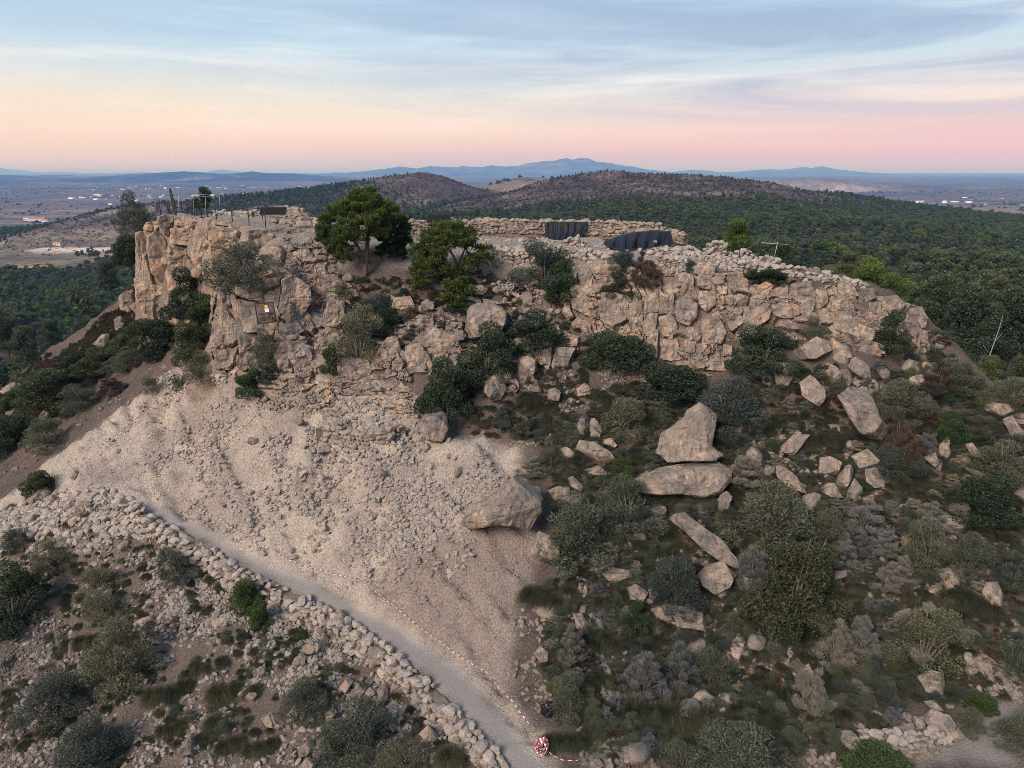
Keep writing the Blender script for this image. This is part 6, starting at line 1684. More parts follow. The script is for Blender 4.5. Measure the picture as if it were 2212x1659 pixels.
stone_field('scree', [(720, 600), (1040, 600), (1240, 640), (1290, 780), (1180, 840), (960, 800), (760, 720)], 1500, 0.06, 0.5, 'mid', 'broken rock between the central bushes', -0.1, 20, 'larger broken rock between the central bushes', 18, 2.6)
stone_field('scree', [(600, 560), (700, 530), (760, 640), (780, 780), (690, 810), (640, 700)], 900, 0.06, 0.5, 'mid', 'loose steps and stones in the stair gully', -0.3, 16, 'larger loose stone in the stair gully', 19, 2.2)
stone_field('scree', [(1060, 600), (1240, 570), (1290, 600), (1200, 650), (1100, 640)], 700, 0.08, 0.4, 'pale', 'stones fallen in front of the ruined summit wall', -0.4, 12, 'larger stone fallen in front of the ruined summit wall', 20, 2.0)
stone_field('rubble', [(380, 468), (560, 472), (700, 480), (690, 500), (560, 492), (450, 478)], 800, 0.05, 0.35, 'pale', 'stones on the left part of the summit', 0.05, 8, 'larger stone on the left part of the summit', 21, 2.6)
RUIN_UV = [(1440, 545), (1560, 552), (1700, 575), (1800, 600), (1880, 622), (1880, 640), (1760, 615), (1640, 598), (1500, 580), (1440, 565)]
stone_field('rubble', RUIN_UV, 1800, 0.15, 0.55, 'pale', 'bleached rubble along the right rim of the summit', -0.7, 24, 'big bleached stone on the right rim of the summit', 22, 1.6, 0.05)
stone_field('rubble', [(900, 520), (1100, 518), (1320, 530), (1440, 545), (1300, 552), (1100, 548), (900, 545)], 900, 0.08, 0.4, 'pale', 'loose stones inside the summit ruin', -0.3, 8, 'larger loose stone inside the summit ruin', 23, 2.2)
stone_field('scree', [(100, 800), (300, 790), (420, 790), (250, 880), (60, 1020), (0, 1040), (0, 900)], 500, 0.06, 0.5, 'grey', 'stones between the bushes of the left slope', 0.0, 8, 'larger stone between the bushes of the left slope', 24, 2.6)
stone_field('rubble', [(150, 985), (300, 865), (440, 765), (440, 800), (300, 920), (190, 1020)], 900, 0.04, 0.22, 'pale', 'chips on the spoil crest', -0.2, 0, None, 25, 3.0, 0.12)
stone_field('rubble', [(330, 820), (400, 810), (410, 840), (350, 850)], 160, 0.12, 0.4, 'pale', 'little heap of stones on the spoil crest', -1, 8, 'stone in the little heap on the spoil crest', 26, 1.5)


M_CORE = rock_mat('wall_core_rubble', (0.30, 0.24, 0.19), (0.2, 0.17, 0.14), (0.33, 0.22, 0.15), 0.3, 0.6, 3.0)
# ------------------------------------------------------------------ dry stone walls, stone by stone
def resample(P, step):
    P = np.asarray(P, float)
    s = np.concatenate([[0], np.cumsum(np.linalg.norm(np.diff(P[:, :2], axis=0), axis=1))])
    q = np.arange(0, s[-1], step)
    return np.stack([np.interp(q, s, P[:, k]) for k in range(P.shape[1])], 1)


def dry_wall(base, height, size, kind, label, thick=0.4, batter=0.15, category='wall', jitter=1.0, profile=None, limit=300, name='dry_stone_wall', double=False):
    """base: world polyline (x, y, z of the foot); stones laid in courses"""
    base = np.asarray(base, float)
    root = obj(name, None, None, base[len(base) // 2], label=label, category=category)
    o0 = base[len(base) // 2]
    meshes, coll = SETS[kind]
    st = []
    ncourse = max(1, int(round(height / (size * 0.6))))
    for c_ in range(ncourse):
        step = size * 0.98
        q = resample(base, step)
        if len(q) < 2: continue
        tg = np.gradient(q[:, :2], axis=0)
        tg /= np.linalg.norm(tg, axis=1)[:, None] + 1e-9
        nr = np.stack([tg[:, 1], -tg[:, 0]], 1)
        nr = np.where((nr[:, 1] > 0)[:, None], -nr, nr)           # face towards the viewer side
        for i in range(len(q)):
            hh = height if profile is None else height * np.interp(i / max(1, len(q) - 1), np.linspace(0, 1, len(profile)), profile)
            zc = (c_ + 0.45) * height / ncourse
            if zc > hh * RNG.uniform(0.9, 1.12): continue
            s = size * RNG.uniform(0.6, 1.45) * (1.12 if c_ == ncourse - 1 else 1.0)
            off = RNG.uniform(-0.5, 0.5) * step * 0.6
            back = batter * (zc / max(height, 0.01)) * thick
            for lay in ((0, 1) if (double or c_ == ncourse - 1) else (0,)):
                px_ = q[i, :2] + tg[i] * off - nr[i] * (back + lay * thick * 0.75) + nr[i] * RNG.uniform(-0.06, 0.06) * jitter
                st.append((np.array((px_[0], px_[1], q[i, 2] + zc + RNG.uniform(-0.16, 0.16) * size)), (RNG.uniform(-0.25, 0.25) * jitter, RNG.uniform(-0.25, 0.25) * jitter, math.atan2(tg[i, 1], tg[i, 0]) + RNG.uniform(-0.35, 0.35) * jitter),
                           (s * RNG.uniform(0.95, 1.5), s * RNG.uniform(0.9, 1.25), s * RNG.uniform(0.78, 1.15))))
    # rubble core behind the face
    q = resample(base, size * 0.9)
    tg = np.gradient(q[:, :2], axis=0); tg /= np.linalg.norm(tg, axis=1)[:, None] + 1e-9
    nr = np.stack([tg[:, 1], -tg[:, 0]], 1); nr = np.where((nr[:, 1] > 0)[:, None], -nr, nr)
    hh = height * (np.ones(len(q)) if profile is None else np.interp(np.linspace(0, 1, len(q)), np.linspace(0, 1, len(profile)), profile)) * 0.86
    jt = RNG.uniform(-0.05, 0.05, (len(q), 4))
    fr = q[:, :2] - nr * (0.10 * size); bk = q[:, :2] - nr * (thick + 0.1)
    rows = np.stack([np.column_stack([fr, q[:, 2] - 0.3]), np.column_stack([fr - nr * (batter * thick * 0.9), q[:, 2] + hh + jt[:, 0]]), np.column_stack([bk, q[:, 2] + hh + jt[:, 1]]), np.column_stack([bk, q[:, 2] - 0.3])], 1)
    ff_ = [(4 * i + j, 4 * i + (j + 1) % 4, 4 * i + 4 + (j + 1) % 4, 4 * i + 4 + j) for i in range(len(q) - 1) for j in range(4)] + [(3, 2, 1, 0), tuple(4 * (len(q) - 1) + j for j in range(4))]
    obj('core', mesh_np('core', rows.reshape(-1, 3) - o0, np.array(ff_), False, [M_CORE]), root)
    order = sorted(range(len(st)), key=lambda k: np.linalg.norm(st[k][0] - np.array((0, 0, CAMZ))) / st[k][2][0])
    for k in order[:limit]:
        P_, R_, S_ = st[k]
        o = obj('stone', meshes[int(RNG.integers(0, 9))], root, P_ - o0)
        o.rotation_euler = R_
        o.scale = S_
    rest = order[limit:]
    if rest:
        scatter('stones', [st[k][0] - o0 for k in rest], [st[k][1] for k in rest], [st[k][2] for k in rest], coll, 9, parent=root)
    return root


def seat(P, dz=0.0):
    P = np.asarray(P, float)
    return np.column_stack([P[:, :2], zat(P[:, 0], P[:, 1]) + dz])


wf = wall_foot[1:-1].copy()
dry_wall(wf, 1.12, 0.40, 'pale', 'long dry stone retaining wall along the lower side of the path', 0.45, 0.4, jitter=1.0, profile=[0.85, 1.0, 0.95, 1.05, 1.0, 0.9, 1.0, 0.95, 1.0, 0.9, 1.0, 0.95])
# summit: back wall of the ruin, foot on the floor in front of it
bw = [at_y(u, v, Y) for u, v, Y in [(735, 478, 62.5), (800, 490, 62.2), (890, 506, 62), (1000, 506, 62), (1090, 503, 62), (1180, 506, 61.6), (1290, 508, 61), (1370, 511, 60), (1430, 516, 58.5), (1475, 528, 56.5)]]
dry_wall(bw, 1.15, 0.34, 'mid', 'long curved back wall of the summit ruin', 0.5, 0.1, jitter=0.8, profile=[0.6, 0.9, 0.95, 1.0, 1.05, 1.1, 1.1, 1.0, 0.9, 0.7], limit=300)
fw = [at_y(u, v, Y) for u, v, Y in [(1010, 578, 49.6), (1060, 572, 49.5), (1100, 566, 49.3), (1160, 560, 49.1), (1230, 560, 48.7), (1290, 566, 48.1), (1350, 568, 47.6)]]
dry_wall(seat(fw, -0.25), 1.25, 0.38, 'pale', 'collapsed front wall of the summit ruin with round stones', 0.5, 0.35, jitter=1.6, profile=[0.7, 0.9, 1, 1, 0.85, 0.6, 0.4])
dry_wall(seat([at_y(u, v, Y) for u, v, Y in [(1418, 585, 46.3), (1450, 588, 45.9), (1480, 592, 45.6)]], -0.1), 0.85, 0.26, 'pale', 'small neat dry stone patch on the right cliff rim', 0.35, 0.1, jitter=0.5)
dry_wall(seat([at_y(u, v, Y) for u, v, Y in [(1590, 585, 45.8), (1650, 592, 45.4), (1720, 602, 44.9), (1790, 614, 44.4)]], 0.0), 0.75, 0.36, 'pale', 'low rim wall of bleached stones on the blocky right rim', 0.5, 0.3, jitter=1.4, profile=[1, 0.8, 0.9, 0.6])
# ruined stubs on the right of the summit
for (u, v, Y, hgt, w_, lab) in [(1555, 558, 49.8, 1.3, 1.0, 'tallest bleached wall stub on the right of the summit, with an upright stone'), (1625, 564, 49.0, 0.95, 1.1, 'middle bleached wall stub on the right of the summit'), (1670, 566, 48.6, 0.9, 1.0, 'right bleached wall stub, next to the wire posts'), (1490, 548, 51.0, 0.8, 1.3, 'left bleached wall stub below the end of the back wall'), (1440, 552, 49.5, 0.6, 1.3, 'lowest bleached wall stub beside the bunched tarp')]:
    p = at_y(u, v, Y)
    b = seat([p - (w_, 0.1, 0), p, p + (w_, 0.1, 0)], -0.15)
    dry_wall(b, hgt, 0.34, 'pale', lab, 0.5, 0.1, jitter=1.6, profile=[0.45, 1.0, 0.9, 0.4], double=True, name='wall_stub')
p = at_y(1247, 524, 54.5)
dry_wall(seat([p - (0.8, 0, 0), p, p + (0.8, 0, 0)], -0.1), 0.9, 0.3, 'pale', 'rounded stub of stones in front of the hanging tarp', 0.5, 0.2, jitter=1.2, profile=[0.5, 1.0, 0.5], double=True, name='wall_stub')
# summit left: low ruins
dry_wall(seat([at_y(u, v, Y) for u, v, Y in [(462, 464, 62), (500, 466, 61.5), (545, 470, 60.5)]], 0), 0.5, 0.32, 'pale', 'low tumbled wall behind the fence posts on the left summit', 0.4, 0.2, jitter=1.4)
dry_wall(seat([at_y(u, v, Y) for u, v, Y in [(545, 466, 64), (580, 466, 64), (610, 470, 63), (640, 478, 61), (655, 486, 58.5)]], 0), 0.95, 0.34, 'mid', 'broken wall corner behind the left information board', 0.5, 0.1, jitter=1.0, profile=[0.4, 0.9, 1.0, 0.9, 0.5])
dry_wall(seat([at_y(u, v, Y) for u, v, Y in [(640, 470, 66), (680, 472, 66), (720, 476, 65)]], 0), 0.7, 0.36, 'pale', 'wall stretch left of the big dark pine, at the back', 0.5, 0.1, jitter=1.0)
dry_wall(seat([at_y(u, v, Y) for u, v, Y in [(595, 488, 55.5), (640, 492, 55), (690, 494, 54.5)]], -0.1), 0.45, 0.5, 'mid', 'row of squared blocks left of the big dark pine', 0.5, 0.1, jitter=0.5)
# terraces on the dug slope
def on(uvs, dz=0.0): return np.array([hit(u, v)[0] for u, v in uvs]) + (0, 0, dz)
dry_wall(on([cp(4, 1445, 300), cp(4, 1560, 340), cp(4, 1680, 365), cp(4, 1800, 385), cp(4, 1930, 400), cp(4, 2040, 395)], -0.1), 0.75, 0.30, 'mid', 'low curved terrace wall at the top of the dug slope', 0.4, 0.4, jitter=1.0, profile=[0.5, 0.8, 1.0, 1.0, 0.8, 0.5])
dry_wall(on([cp(4, 1900, 500), cp(4, 2000, 500), cp(5, 0, 530), cp(5, 120, 560), cp(5, 250, 580), cp(5, 380, 560), cp(5, 500, 480)], -0.1), 0.95, 0.36, 'mid', 'rough terrace wall under the low curved one on the dug slope', 0.4, 0.4, jitter=1.2, profile=[0.6, 0.9, 1, 1.0, 1, 0.9, 0.6])
dry_wall(on([cp(1, 1345, 1475), cp(1, 1420, 1470), cp(1, 1500, 1440)], -0.1), 0.6, 0.34, 'pale', 'short stone row where the upper tape ends', 0.4, 0.3, jitter=1.2)
dry_wall(on([cp(4, 1640, 860), cp(4, 1700, 830), cp(4, 1760, 790), cp(4, 1830, 720), cp(4, 1880, 660)], -0.15), 0.5, 0.28, 'pale', 'stone edge of the sunken channel in the dug slope', 0.3, 0.3, jitter=0.8)
dry_wall(on([cp(8, 1500, 890), cp(8, 1600, 900), cp(8, 1720, 900), cp(8, 1830, 890), cp(8, 1910, 870)], -0.1), 0.65, 0.27, 'pale', 'low terrace wall at the lower right', 0.4, 0.3, jitter=1.2)

# ------------------------------------------------------------------ barrier tape, red and white
M_RED = plain_mat('red_tape', (0.5, 0.05, 0.07), 0.4)
M_WHITE = plain_mat('white_tape', (0.78, 0.74, 0.74), 0.4)
def tape_mesh(P, width=0.05, pitch=0.3):
    P = np.asarray(P, float)
    s = np.concatenate([[0], np.cumsum(np.linalg.norm(np.diff(P, axis=0), axis=1))])
    q = np.arange(0, s[-1], pitch / 2)
    R = np.stack([np.interp(q, s, P[:, k]) for k in range(3)], 1)
    tg = np.gradient(R, axis=0); tg /= np.linalg.norm(tg, axis=1)[:, None] + 1e-9
    a = np.cross(tg, (0, 0, 1.0)); a /= np.linalg.norm(a, axis=1)[:, None] + 1e-9
    b = np.cross(a, tg)
    ang = 0.6 * np.sin(q * 1.7) + 0.7 + 0.25 * np.sin(q * 5.1)
    e = (np.cos(ang)[:, None] * a + np.sin(ang)[:, None] * b) * width / 2
    th = np.cross(e, tg); th /= np.linalg.norm(th, axis=1)[:, None] + 1e-9
    th *= 0.004
    n = len(R)
    V = np.stack([R - e - th, R + e - th, R + e + th, R - e + th], 1).reshape(-1, 3)
    F, mi = [], []
    for i in range(n - 1):
        for j in range(4):
            k = (j + 1) % 4
            F.append((4 * i + j, 4 * i + k, 4 * i + 4 + k, 4 * i + 4 + j)); mi.append((i // 1) % 2)
    return V, np.array(F), mi


def tape(uvs, lift, label, sag=0.12):
    K = np.array([hit(u, v)[0] for u, v in uvs]) + np.array((0, 0, lift))
    pts = []
    for a, b in zip(K[:-1], K[1:]):
        for t_ in np.linspace(0, 1, 10)[:-1]:
            p = a + (b - a) * t_
            p = p - np.array((0, 0, sag * 4 * t_ * (1 - t_)))
            p[2] = max(p[2], float(zat(p[0], p[1])) + 0.06)
            pts.append(p)
    pts.append(K[-1])
    V, F, mi = tape_mesh(pts)
    o0 = np.array(pts[0])
    me = mesh_np('barrier_tape', V - o0, F, False, [M_RED, M_WHITE], mi)
    return obj('barrier_tape', me, None, o0, label=label, category='tape', group='red and white barrier tapes')
tape([cp(4, 455, 745), cp(4, 610, 610), cp(4, 780, 460), cp(4, 930, 350), cp(4, 1140, 240), cp(4, 1260, 180), cp(1, 1350, 1460)], 0.45, 'striped tape running up along the spoil crest')
tape([cp(4, 1045, 900), cp(4, 1160, 770), cp(4, 1270, 655), cp(4, 1330, 580), cp(4, 1440, 470), cp(4, 1535, 385)], 0.3, 'striped tape climbing the middle of the dug slope')
tape([cp(4, 1180, 640), cp(4, 1225, 585), cp(4, 1275, 540)], 0.15, 'short loose piece of striped tape left of the climbing one')
tape([cp(4, 1045, 900), cp(4, 1300, 1045), cp(4, 1450, 1135), cp(4, 1600, 1220), cp(4, 1740, 1300), cp(4, 1900, 1345), cp(4, 2100, 1395), cp(7, 1600, 225), cp(7, 1700, 305), cp(7, 1900, 465), cp(7, 2100, 598), cp(8, 0, 725), cp(8, 110, 862)], 0.5, 'long striped tape along the inner side of the path', 0.1)
tape([cp(8, 125, 890), cp(8, 200, 950), cp(8, 260, 958), cp(8, 300, 950)], 0.2, 'end of striped tape trailing right from the tangle', 0.05)
kc = hit(*cp(8, 128, 905))[0]
V_, F_, M__ = [], [], []
o_ = 0
for i in range(9):
    th = np.linspace(0, 6.3, 40)
    r_ = RNG.uniform(0.16, 0.34)
    tilt = Euler((RNG.uniform(-1.1, 1.1), RNG.uniform(-1.1, 1.1), RNG.uniform(0, 6))).to_matrix()
    ring = np.stack([np.cos(th) * r_, np.sin(th) * r_ * 0.8, 0.05 * np.sin(3 * th)], 1) @ np.array(tilt).T + np.array((RNG.uniform(-0.1, 0.1), RNG.uniform(-0.1, 0.1), 0.24))
    v, f, mi = tape_mesh(ring, 0.08, 0.16)
    V_.append(v); F_.append(f + o_); M__ += mi; o_ += len(v)
me = mesh_np('tape_tangle', np.concatenate(V_), np.concatenate(F_), False, [M_RED, M_WHITE], M__)
obj('tape_tangle', me, None, kc, label='tangled bundle of red and white tape beside the path at the bottom', category='tape')
M_STICK = bark_mat('weathered_wood', (0.16, 0.145, 0.13), (0.3, 0.28, 0.26))
sv, sf = tubes([(np.array([(0, 0, -0.1), (0.02, 0.03, 0.35), (0.12, 0.06, 0.7)]), (0.035, 0.03, 0.015))], 6)
obj('stick', mesh_np('stick', sv, sf, True, [M_STICK]), None, kc, label='grey weathered stick holding the tape tangle', category='stick')

# ------------------------------------------------------------------ dark tarpaulins over the dig
def tarp_mat():
    m, t = material('dark_blue_tarp')
    co = t.n('ShaderNodeTexCoord').outputs['Object']
    n = t.noise(t.n('ShaderNodeMapping', {0: co, 3: (2.5, 2.5, 0.7)}).outputs[0], 2.2, 4, 0.6)
    bp = t.n('ShaderNodeBump', {'Strength': 0.5, 'Distance': 0.1, 'Height': n}).outputs[0]
    finish(t, t.mix(n, (0.007, 0.008, 0.012), (0.022, 0.026, 0.036)), 0.62, bp, 0.22)
    return m
M_TARP = tarp_mat()
def tarp(rows, label, seed, fold=0.16, nu=70, nv=26):
    """rows: lists of world points from top edge to bottom edge; pleated cloth with thickness"""
    R = [np.asarray(r) for r in rows]
    uu = np.linspace(0, 1, nu); vv = np.linspace(0, 1, nv)
    rowsu = [np.stack([np.interp(uu, np.linspace(0, 1, len(r)), r[:, k]) for k in range(3)], 1) for r in R]
    G = np.stack([np.stack([np.interp(vv, np.linspace(0, 1, len(R)), [ru[i, k] for ru in rowsu]) for k in range(3)], 1) for i in range(nu)], 1)
    x = (uu * 9)[None, :] + 0 * vv[:, None]
    y = vv[:, None] + 0 * uu[None, :]
    pl_ = fbm2(x + 0.8 * y, y * 0.9 + seed, 4, seed) + 0.6 * np.sin(x * 4.3 + 2.2 * y + seed) * np.clip(y * 1.5, 0.15, 1)
    G[..., 1] -= fold * pl_
    G[..., 2] += 0.05 * fbm2(x * 0.9, y * 3, 3, seed + 2)
    G[-1, :, 2] += 0.12 * fbm2(x[-1], y[-1], 3, seed + 4)
    front = G.reshape(-1, 3)
    back = front + (0, 0.012, -0.004)
    idx = np.arange(nu * nv).reshape(nv, nu)
    f = np.stack([idx[:-1, :-1], idx[1:, :-1], idx[1:, 1:], idx[:-1, 1:]], -1).reshape(-1, 4)
    o0 = front.mean(0)
    me = mesh_np('tarpaulin', np.concatenate([front, back]) - o0, [f, f[:, ::-1] + nu * nv], True, [M_TARP])
    return obj('tarpaulin', me, None, o0, label=label, category='tarpaulin')
A = lambda u, v, Y: at_y(u, v, Y)
tarp([[A(1176, 481, 62.2), A(1220, 479, 62.0), A(1270, 479, 61.8)], [A(1176, 480, 61.2), A(1220, 479, 61.0), A(1269, 480, 60.8)], [A(1177, 500, 60.9), A(1222, 500, 60.6), A(1263, 500, 60.5)], [A(1177, 516, 60.3), A(1215, 519, 59.6), A(1254, 520, 60)], [A(1186, 522, 58.6), A(1215, 522, 58.0), A(1250, 522, 59.4)]], 'dark blue tarp hanging over the back wall of the summit ruin', 5)
tarp([[A(1312, 520, 55.5), A(1345, 507, 56.0), A(1385, 499, 56), A(1425, 497, 56), A(1447, 500, 56)], [A(1306, 521, 54.2), A(1338, 512, 54.0), A(1372, 501, 54.0), A(1420, 499, 54.2), A(1449, 501, 55)], [A(1304, 525, 53.6), A(1338, 524, 53.3), A(1372, 518, 53.2), A(1415, 517, 53.4), A(1453, 514, 54.6)], [A(1306, 530, 53.2), A(1340, 537, 52.8), A(1375, 536, 52.9), A(1412, 536, 53), A(1456, 526, 54.2)], [A(1318, 536, 52.4), A(1345, 542, 52.0), A(1375, 545, 52.0), A(1408, 547, 52.2), A(1446, 533, 53.6)]], 'dark blue tarp bunched over the dig, held down by stones', 8, 0.34)
for u, v, Y in [(1366, 516, 53.6), (1380, 507, 54.8), (1416, 523, 53.2)]:
    o = obj('stone', STONEP[1], None, at_y(u, v, Y) + (0, 0, 0.02), label={1366: 'pale stone weighing down the middle of the bunched tarp', 1380: 'pale stone near the top fold of the bunched tarp', 1416: 'pale stone on the right fold of the bunched tarp'}[u], category='stone')
    o.scale = (0.4, 0.3, 0.28)

# ------------------------------------------------------------------ posts, boards, frames, gate
M_STEEL = plain_mat('dark_corroded_steel', (0.045, 0.038, 0.034), 0.7, 0.3)
M_GALV = plain_mat('pale_galvanised_steel', (0.36, 0.37, 0.33), 0.6, 0.2)
M_BOARD = plain_mat('black_board', (0.010, 0.010, 0.011), 0.9)
M_YEL = plain_mat('yellow_notice', (0.72, 0.38, 0.03), 0.6)
M_PAPER = plain_mat('white_notice', (0.66, 0.62, 0.72), 0.6)
M_ROPE = plain_mat('pale_rope', (0.4, 0.37, 0.33), 0.9)
def crop_s(x, y): return cp(0, (500 + x * 800 / 2212) * 0.54, (720 + y * 800 / 2212) * 0.54)   # the enlarged summit strip
fposts = [((390, 340), 60.5, 0.92), ((478, 330), 63, 0.9), ((500, 372), 58.0, 0.95), ((555, 325), 64, 0.85), ((628, 310), 66, 0.75), ((697, 300), 68, 0.6), ((687, 400), 57.0, 1.0), ((848, 415), 56.2, 0.95), ((1010, 420), 55.4, 0.95), ((1185, 435), 54.6, 1.0), ((1370, 455), 53.8, 1.0), ((1552, 465), 53.2, 0.95)]
froot = obj('rope_fence', None, None, at_y(*crop_s(1010, 420), 55.4), label='row of thin dark posts with a wire along the left cliff edge', category='fence')
o0 = np.array(froot.location)
tops = []
for (x, y), Y, h in fposts:
    p = at_y(*crop_s(x, y), Y)
    sv, sf = tubes([(np.array([(0, 0, -0.5), (0.01, 0, h * 0.5), (-0.02, 0.01, h)]), 0.032)], 6)
    bv, bf = boxes([((0, 0, 0.012), (0.11, 0.11, 0.012), None)])
    me = mesh_np('post', sv, sf, True, [M_STEEL])
    po = obj('post', me, froot, p - o0)
    obj('foot_plate', mesh_np('foot_plate', bv, bf, False, [M_STEEL]), po)
    tops.append(p - o0 + (0, 0, h * 0.92))
order = [2, 6, 7, 8, 9, 10, 11]
sv, sf = tubes([(np.array([tops[k] for k in order]), 0.008)], 4)
obj('wire', mesh_np('wire', sv, sf, True, [M_STEEL]), froot)
p = at_y(*crop_s(545, 340), 61.0)
h = 230 * 800 / 2212 * 0.54 / FPX * 62
sv, sf = boxes([((0, 0, h / 2 - 0.2), (0.085, 0.05, h / 2 + 0.2), None), ((0.12, 0.0, h * 0.28 - 0.2), (0.05, 0.05, h * 0.28 + 0.2), None)])
o = obj('signal_post', mesh_np('signal_post', sv, sf, False, [M_STEEL]), None, p, label='tall dark square post standing on the left summit', category='post')
o.rotation_euler = (0, math.radians(-4), 0)
# wire frame of thin stakes behind it
sroot = obj('stake_shelter', None, None, at_y(*crop_s(755, 325), 67), label='frame of thin pale stakes and bars at the back of the left summit', category='frame')
s0 = np.array(sroot.location)
stk = []
for (x, yb, yt, Y) in [(592, 330, 140, 66), (755, 325, 155, 68), (890, 345, 180, 66), (1048, 315, 160, 69)]:
    a_, b_ = at_y(*crop_s(x, yb), Y) - s0, at_y(*crop_s(x - 3, yt), Y) - s0
    sv, sf = tubes([(np.array([a_ - (0, 0, 0.3), b_]), 0.022)], 5)
    obj('stake', mesh_np('stake', sv, sf, True, [M_GALV]), sroot)
    stk.append(b_)
for i, j in [(0, 1), (1, 3), (1, 2), (2, 3)]:
    sv, sf = tubes([(np.array([stk[i] - (0, 0, 0.05), stk[j] - (0, 0, 0.05)]), 0.016)], 5)
    obj('crossbar', mesh_np('crossbar', sv, sf, True, [M_GALV]), sroot)


def board(c_, wid, hgt, tilt, foot, label):
    root = obj('information_board', None, None, c_ - np.array((0, 0, foot)), label=label, category='board')
    R_ = np.array(Euler((tilt, 0, 0)).to_matrix())
    bv, bf = boxes([((0, 0, foot), (wid / 2, 0.02, hgt / 2), R_)])
    pn = obj('panel', mesh_np('panel', bv, bf, False, [M_BOARD]), root)
    rim = []
    for sx, sz, hx, hz in ((0, 1, wid / 2 + 0.02, 0.02), (0, -1, wid / 2 + 0.02, 0.02), (1, 0, 0.02, hgt / 2), (-1, 0, 0.02, hgt / 2)):
        rim.append((R_ @ np.array((sx * wid / 2, -0.006, sz * hgt / 2)) + np.array((0, 0, foot)), (hx, 0.03, hz), R_))
    bv, bf = boxes(rim)
    obj('frame', mesh_np('frame', bv, bf, False, [M_STEEL]), pn)
    for sx in (-1, 1):
        sv, sf = tubes([(np.array([(sx * wid * 0.44, 0.03, -0.3), (sx * wid * 0.44, 0.03, foot)]), 0.025)], 6)
        obj('leg', mesh_np('leg', sv, sf, True, [M_STEEL]), root)
board(at_y(*crop_s(1640, 345), 55.5), 1.9, 0.62, math.radians(-35), 1.15, 'black slanted information board on two legs behind the left fence')
board(at_y(948, 473, 61.6), 1.9, 0.85, math.radians(-48), 1.0, 'black slanted information board left of the back wall, above the yellow-green pine')

# steel frames on the right rim
def crop_r(x, y): return cp(0, (2700 + x * 700 / 2212) * 0.54, (850 + y * 700 / 2212) * 0.54)
def stakes(lst, label, name):
    root = obj(name, None, None, lst[0][0], label=label, category='post')
    q0 = np.array(lst[0][0])
    for a_, b_, r_, mat, pn in lst:
        sv, sf = tubes([(np.array([a_ - q0, b_ - q0]), r_)], 6)
        obj(pn, mesh_np(pn, sv, sf, True, [mat]), root)
    return root
A2 = lambda x, y, Y: at_y(*crop_r(x, y), Y)
stakes([(A2(818, 575, 47.5), A2(814, 335, 47.5), 0.022, M_STEEL, 'post'), (A2(1050, 595, 46.8), A2(1085, 410, 46.8), 0.02, M_STEEL, 'post'), (A2(1535, 690, 45.6), A2(1575, 435, 45.6), 0.02, M_STEEL, 'post'), (A2(814, 340, 47.5), A2(1300, 372, 46.4), 0.008, M_STEEL, 'wire'), (A2(1300, 372, 46.4), A2(1575, 437, 45.6), 0.008, M_STEEL, 'wire')], 'dark posts joined by a wire on the blocky right rim', 'wire_fence')
stakes([(A2(1250, 590, 46.4), A2(1300, 372, 46.4), 0.024, M_GALV, 'post'), (A2(1095, 382, 46.4), A2(1440, 408, 46.3), 0.022, M_GALV, 'crossbar')], 'leaning pale T-shaped steel post on the blocky right rim', 'steel_post')
# handrail in the stair gully
stakes([(at_y(*cp(1, 1895, 720), 48.6), at_y(*cp(1, 1905, 580), 48.6), 0.025, M_GALV, 'post'), (at_y(*cp(1, 1960, 660), 49.0), at_y(*cp(1, 1965, 640), 49.0), 0.02, M_STEEL, 'post')], 'pale steel post beside the stair gully', 'steel_post')
rp = [hit(*cp(2, x, y))[0] + (0, -0.1, 0.12) for x, y in [(75, 680), (110, 800), (140, 950), (155, 1080), (170, 1180)]]
sv, sf = tubes([(np.array(rp) - rp[0], 0.014)], 5)
obj('rope', mesh_np('rope', sv, sf, True, [M_ROPE]), None, rp[0], label='pale guide rope down the stair gully', category='rope')

# wire-mesh gate with two notices
gu = [(980 + x * 160 / 2212, 1180 + y * 120 / 1659) for x, y in [(470, 490), (1500, 440), (1730, 1480), (740, 1620)]]
gq = [cp(0, x * 0.54, y * 0.54) for x, y in gu]
gY = hit(*cp(1, 1670, 1040))[0][1] - 2.1
G4 = [at_y(u, v, gY) for u, v in gq]
G4 = [g + np.array((0, 0.25 * (g[2] - G4[3][2]) / 2, 0)) for g in G4]
groot = obj('mesh_gate', None, None, G4[3], label='dark wire-mesh gate on the rock face with a yellow and a white notice', category='gate')
g0 = G4[3]
L_ = [g - g0 for g in G4]
for i, j in ((0, 1), (1, 2), (2, 3), (3, 0)):
    sv, sf = tubes([(np.array([L_[i], L_[j]]), 0.035)], 6)
    obj('frame_bar', mesh_np('frame_bar', sv, sf, True, [M_STEEL]), groot)
bil = lambda s_, t_: (L_[0] * (1 - s_) + L_[1] * s_) * (1 - t_) + (L_[3] * (1 - s_) + L_[2] * s_) * t_
sv, sf = tubes([(np.array([bil(0.06, 0.55), bil(1, 0.55)]), 0.025)], 6)
obj('middle_rail', mesh_np('middle_rail', sv, sf, True, [M_STEEL]), groot)
wires = [(np.array([bil(s_, 0), bil(s_, 1)]), 0.007) for s_ in np.linspace(0.03, 0.97, 30)] + [(np.array([bil(0, t_), bil(1, t_)]), 0.007) for t_ in np.linspace(0.03, 0.97, 34)]
sv, sf = tubes(wires, 4)
obj('wire_mesh', mesh_np('wire_mesh', sv, sf, True, [M_STEEL]), groot)
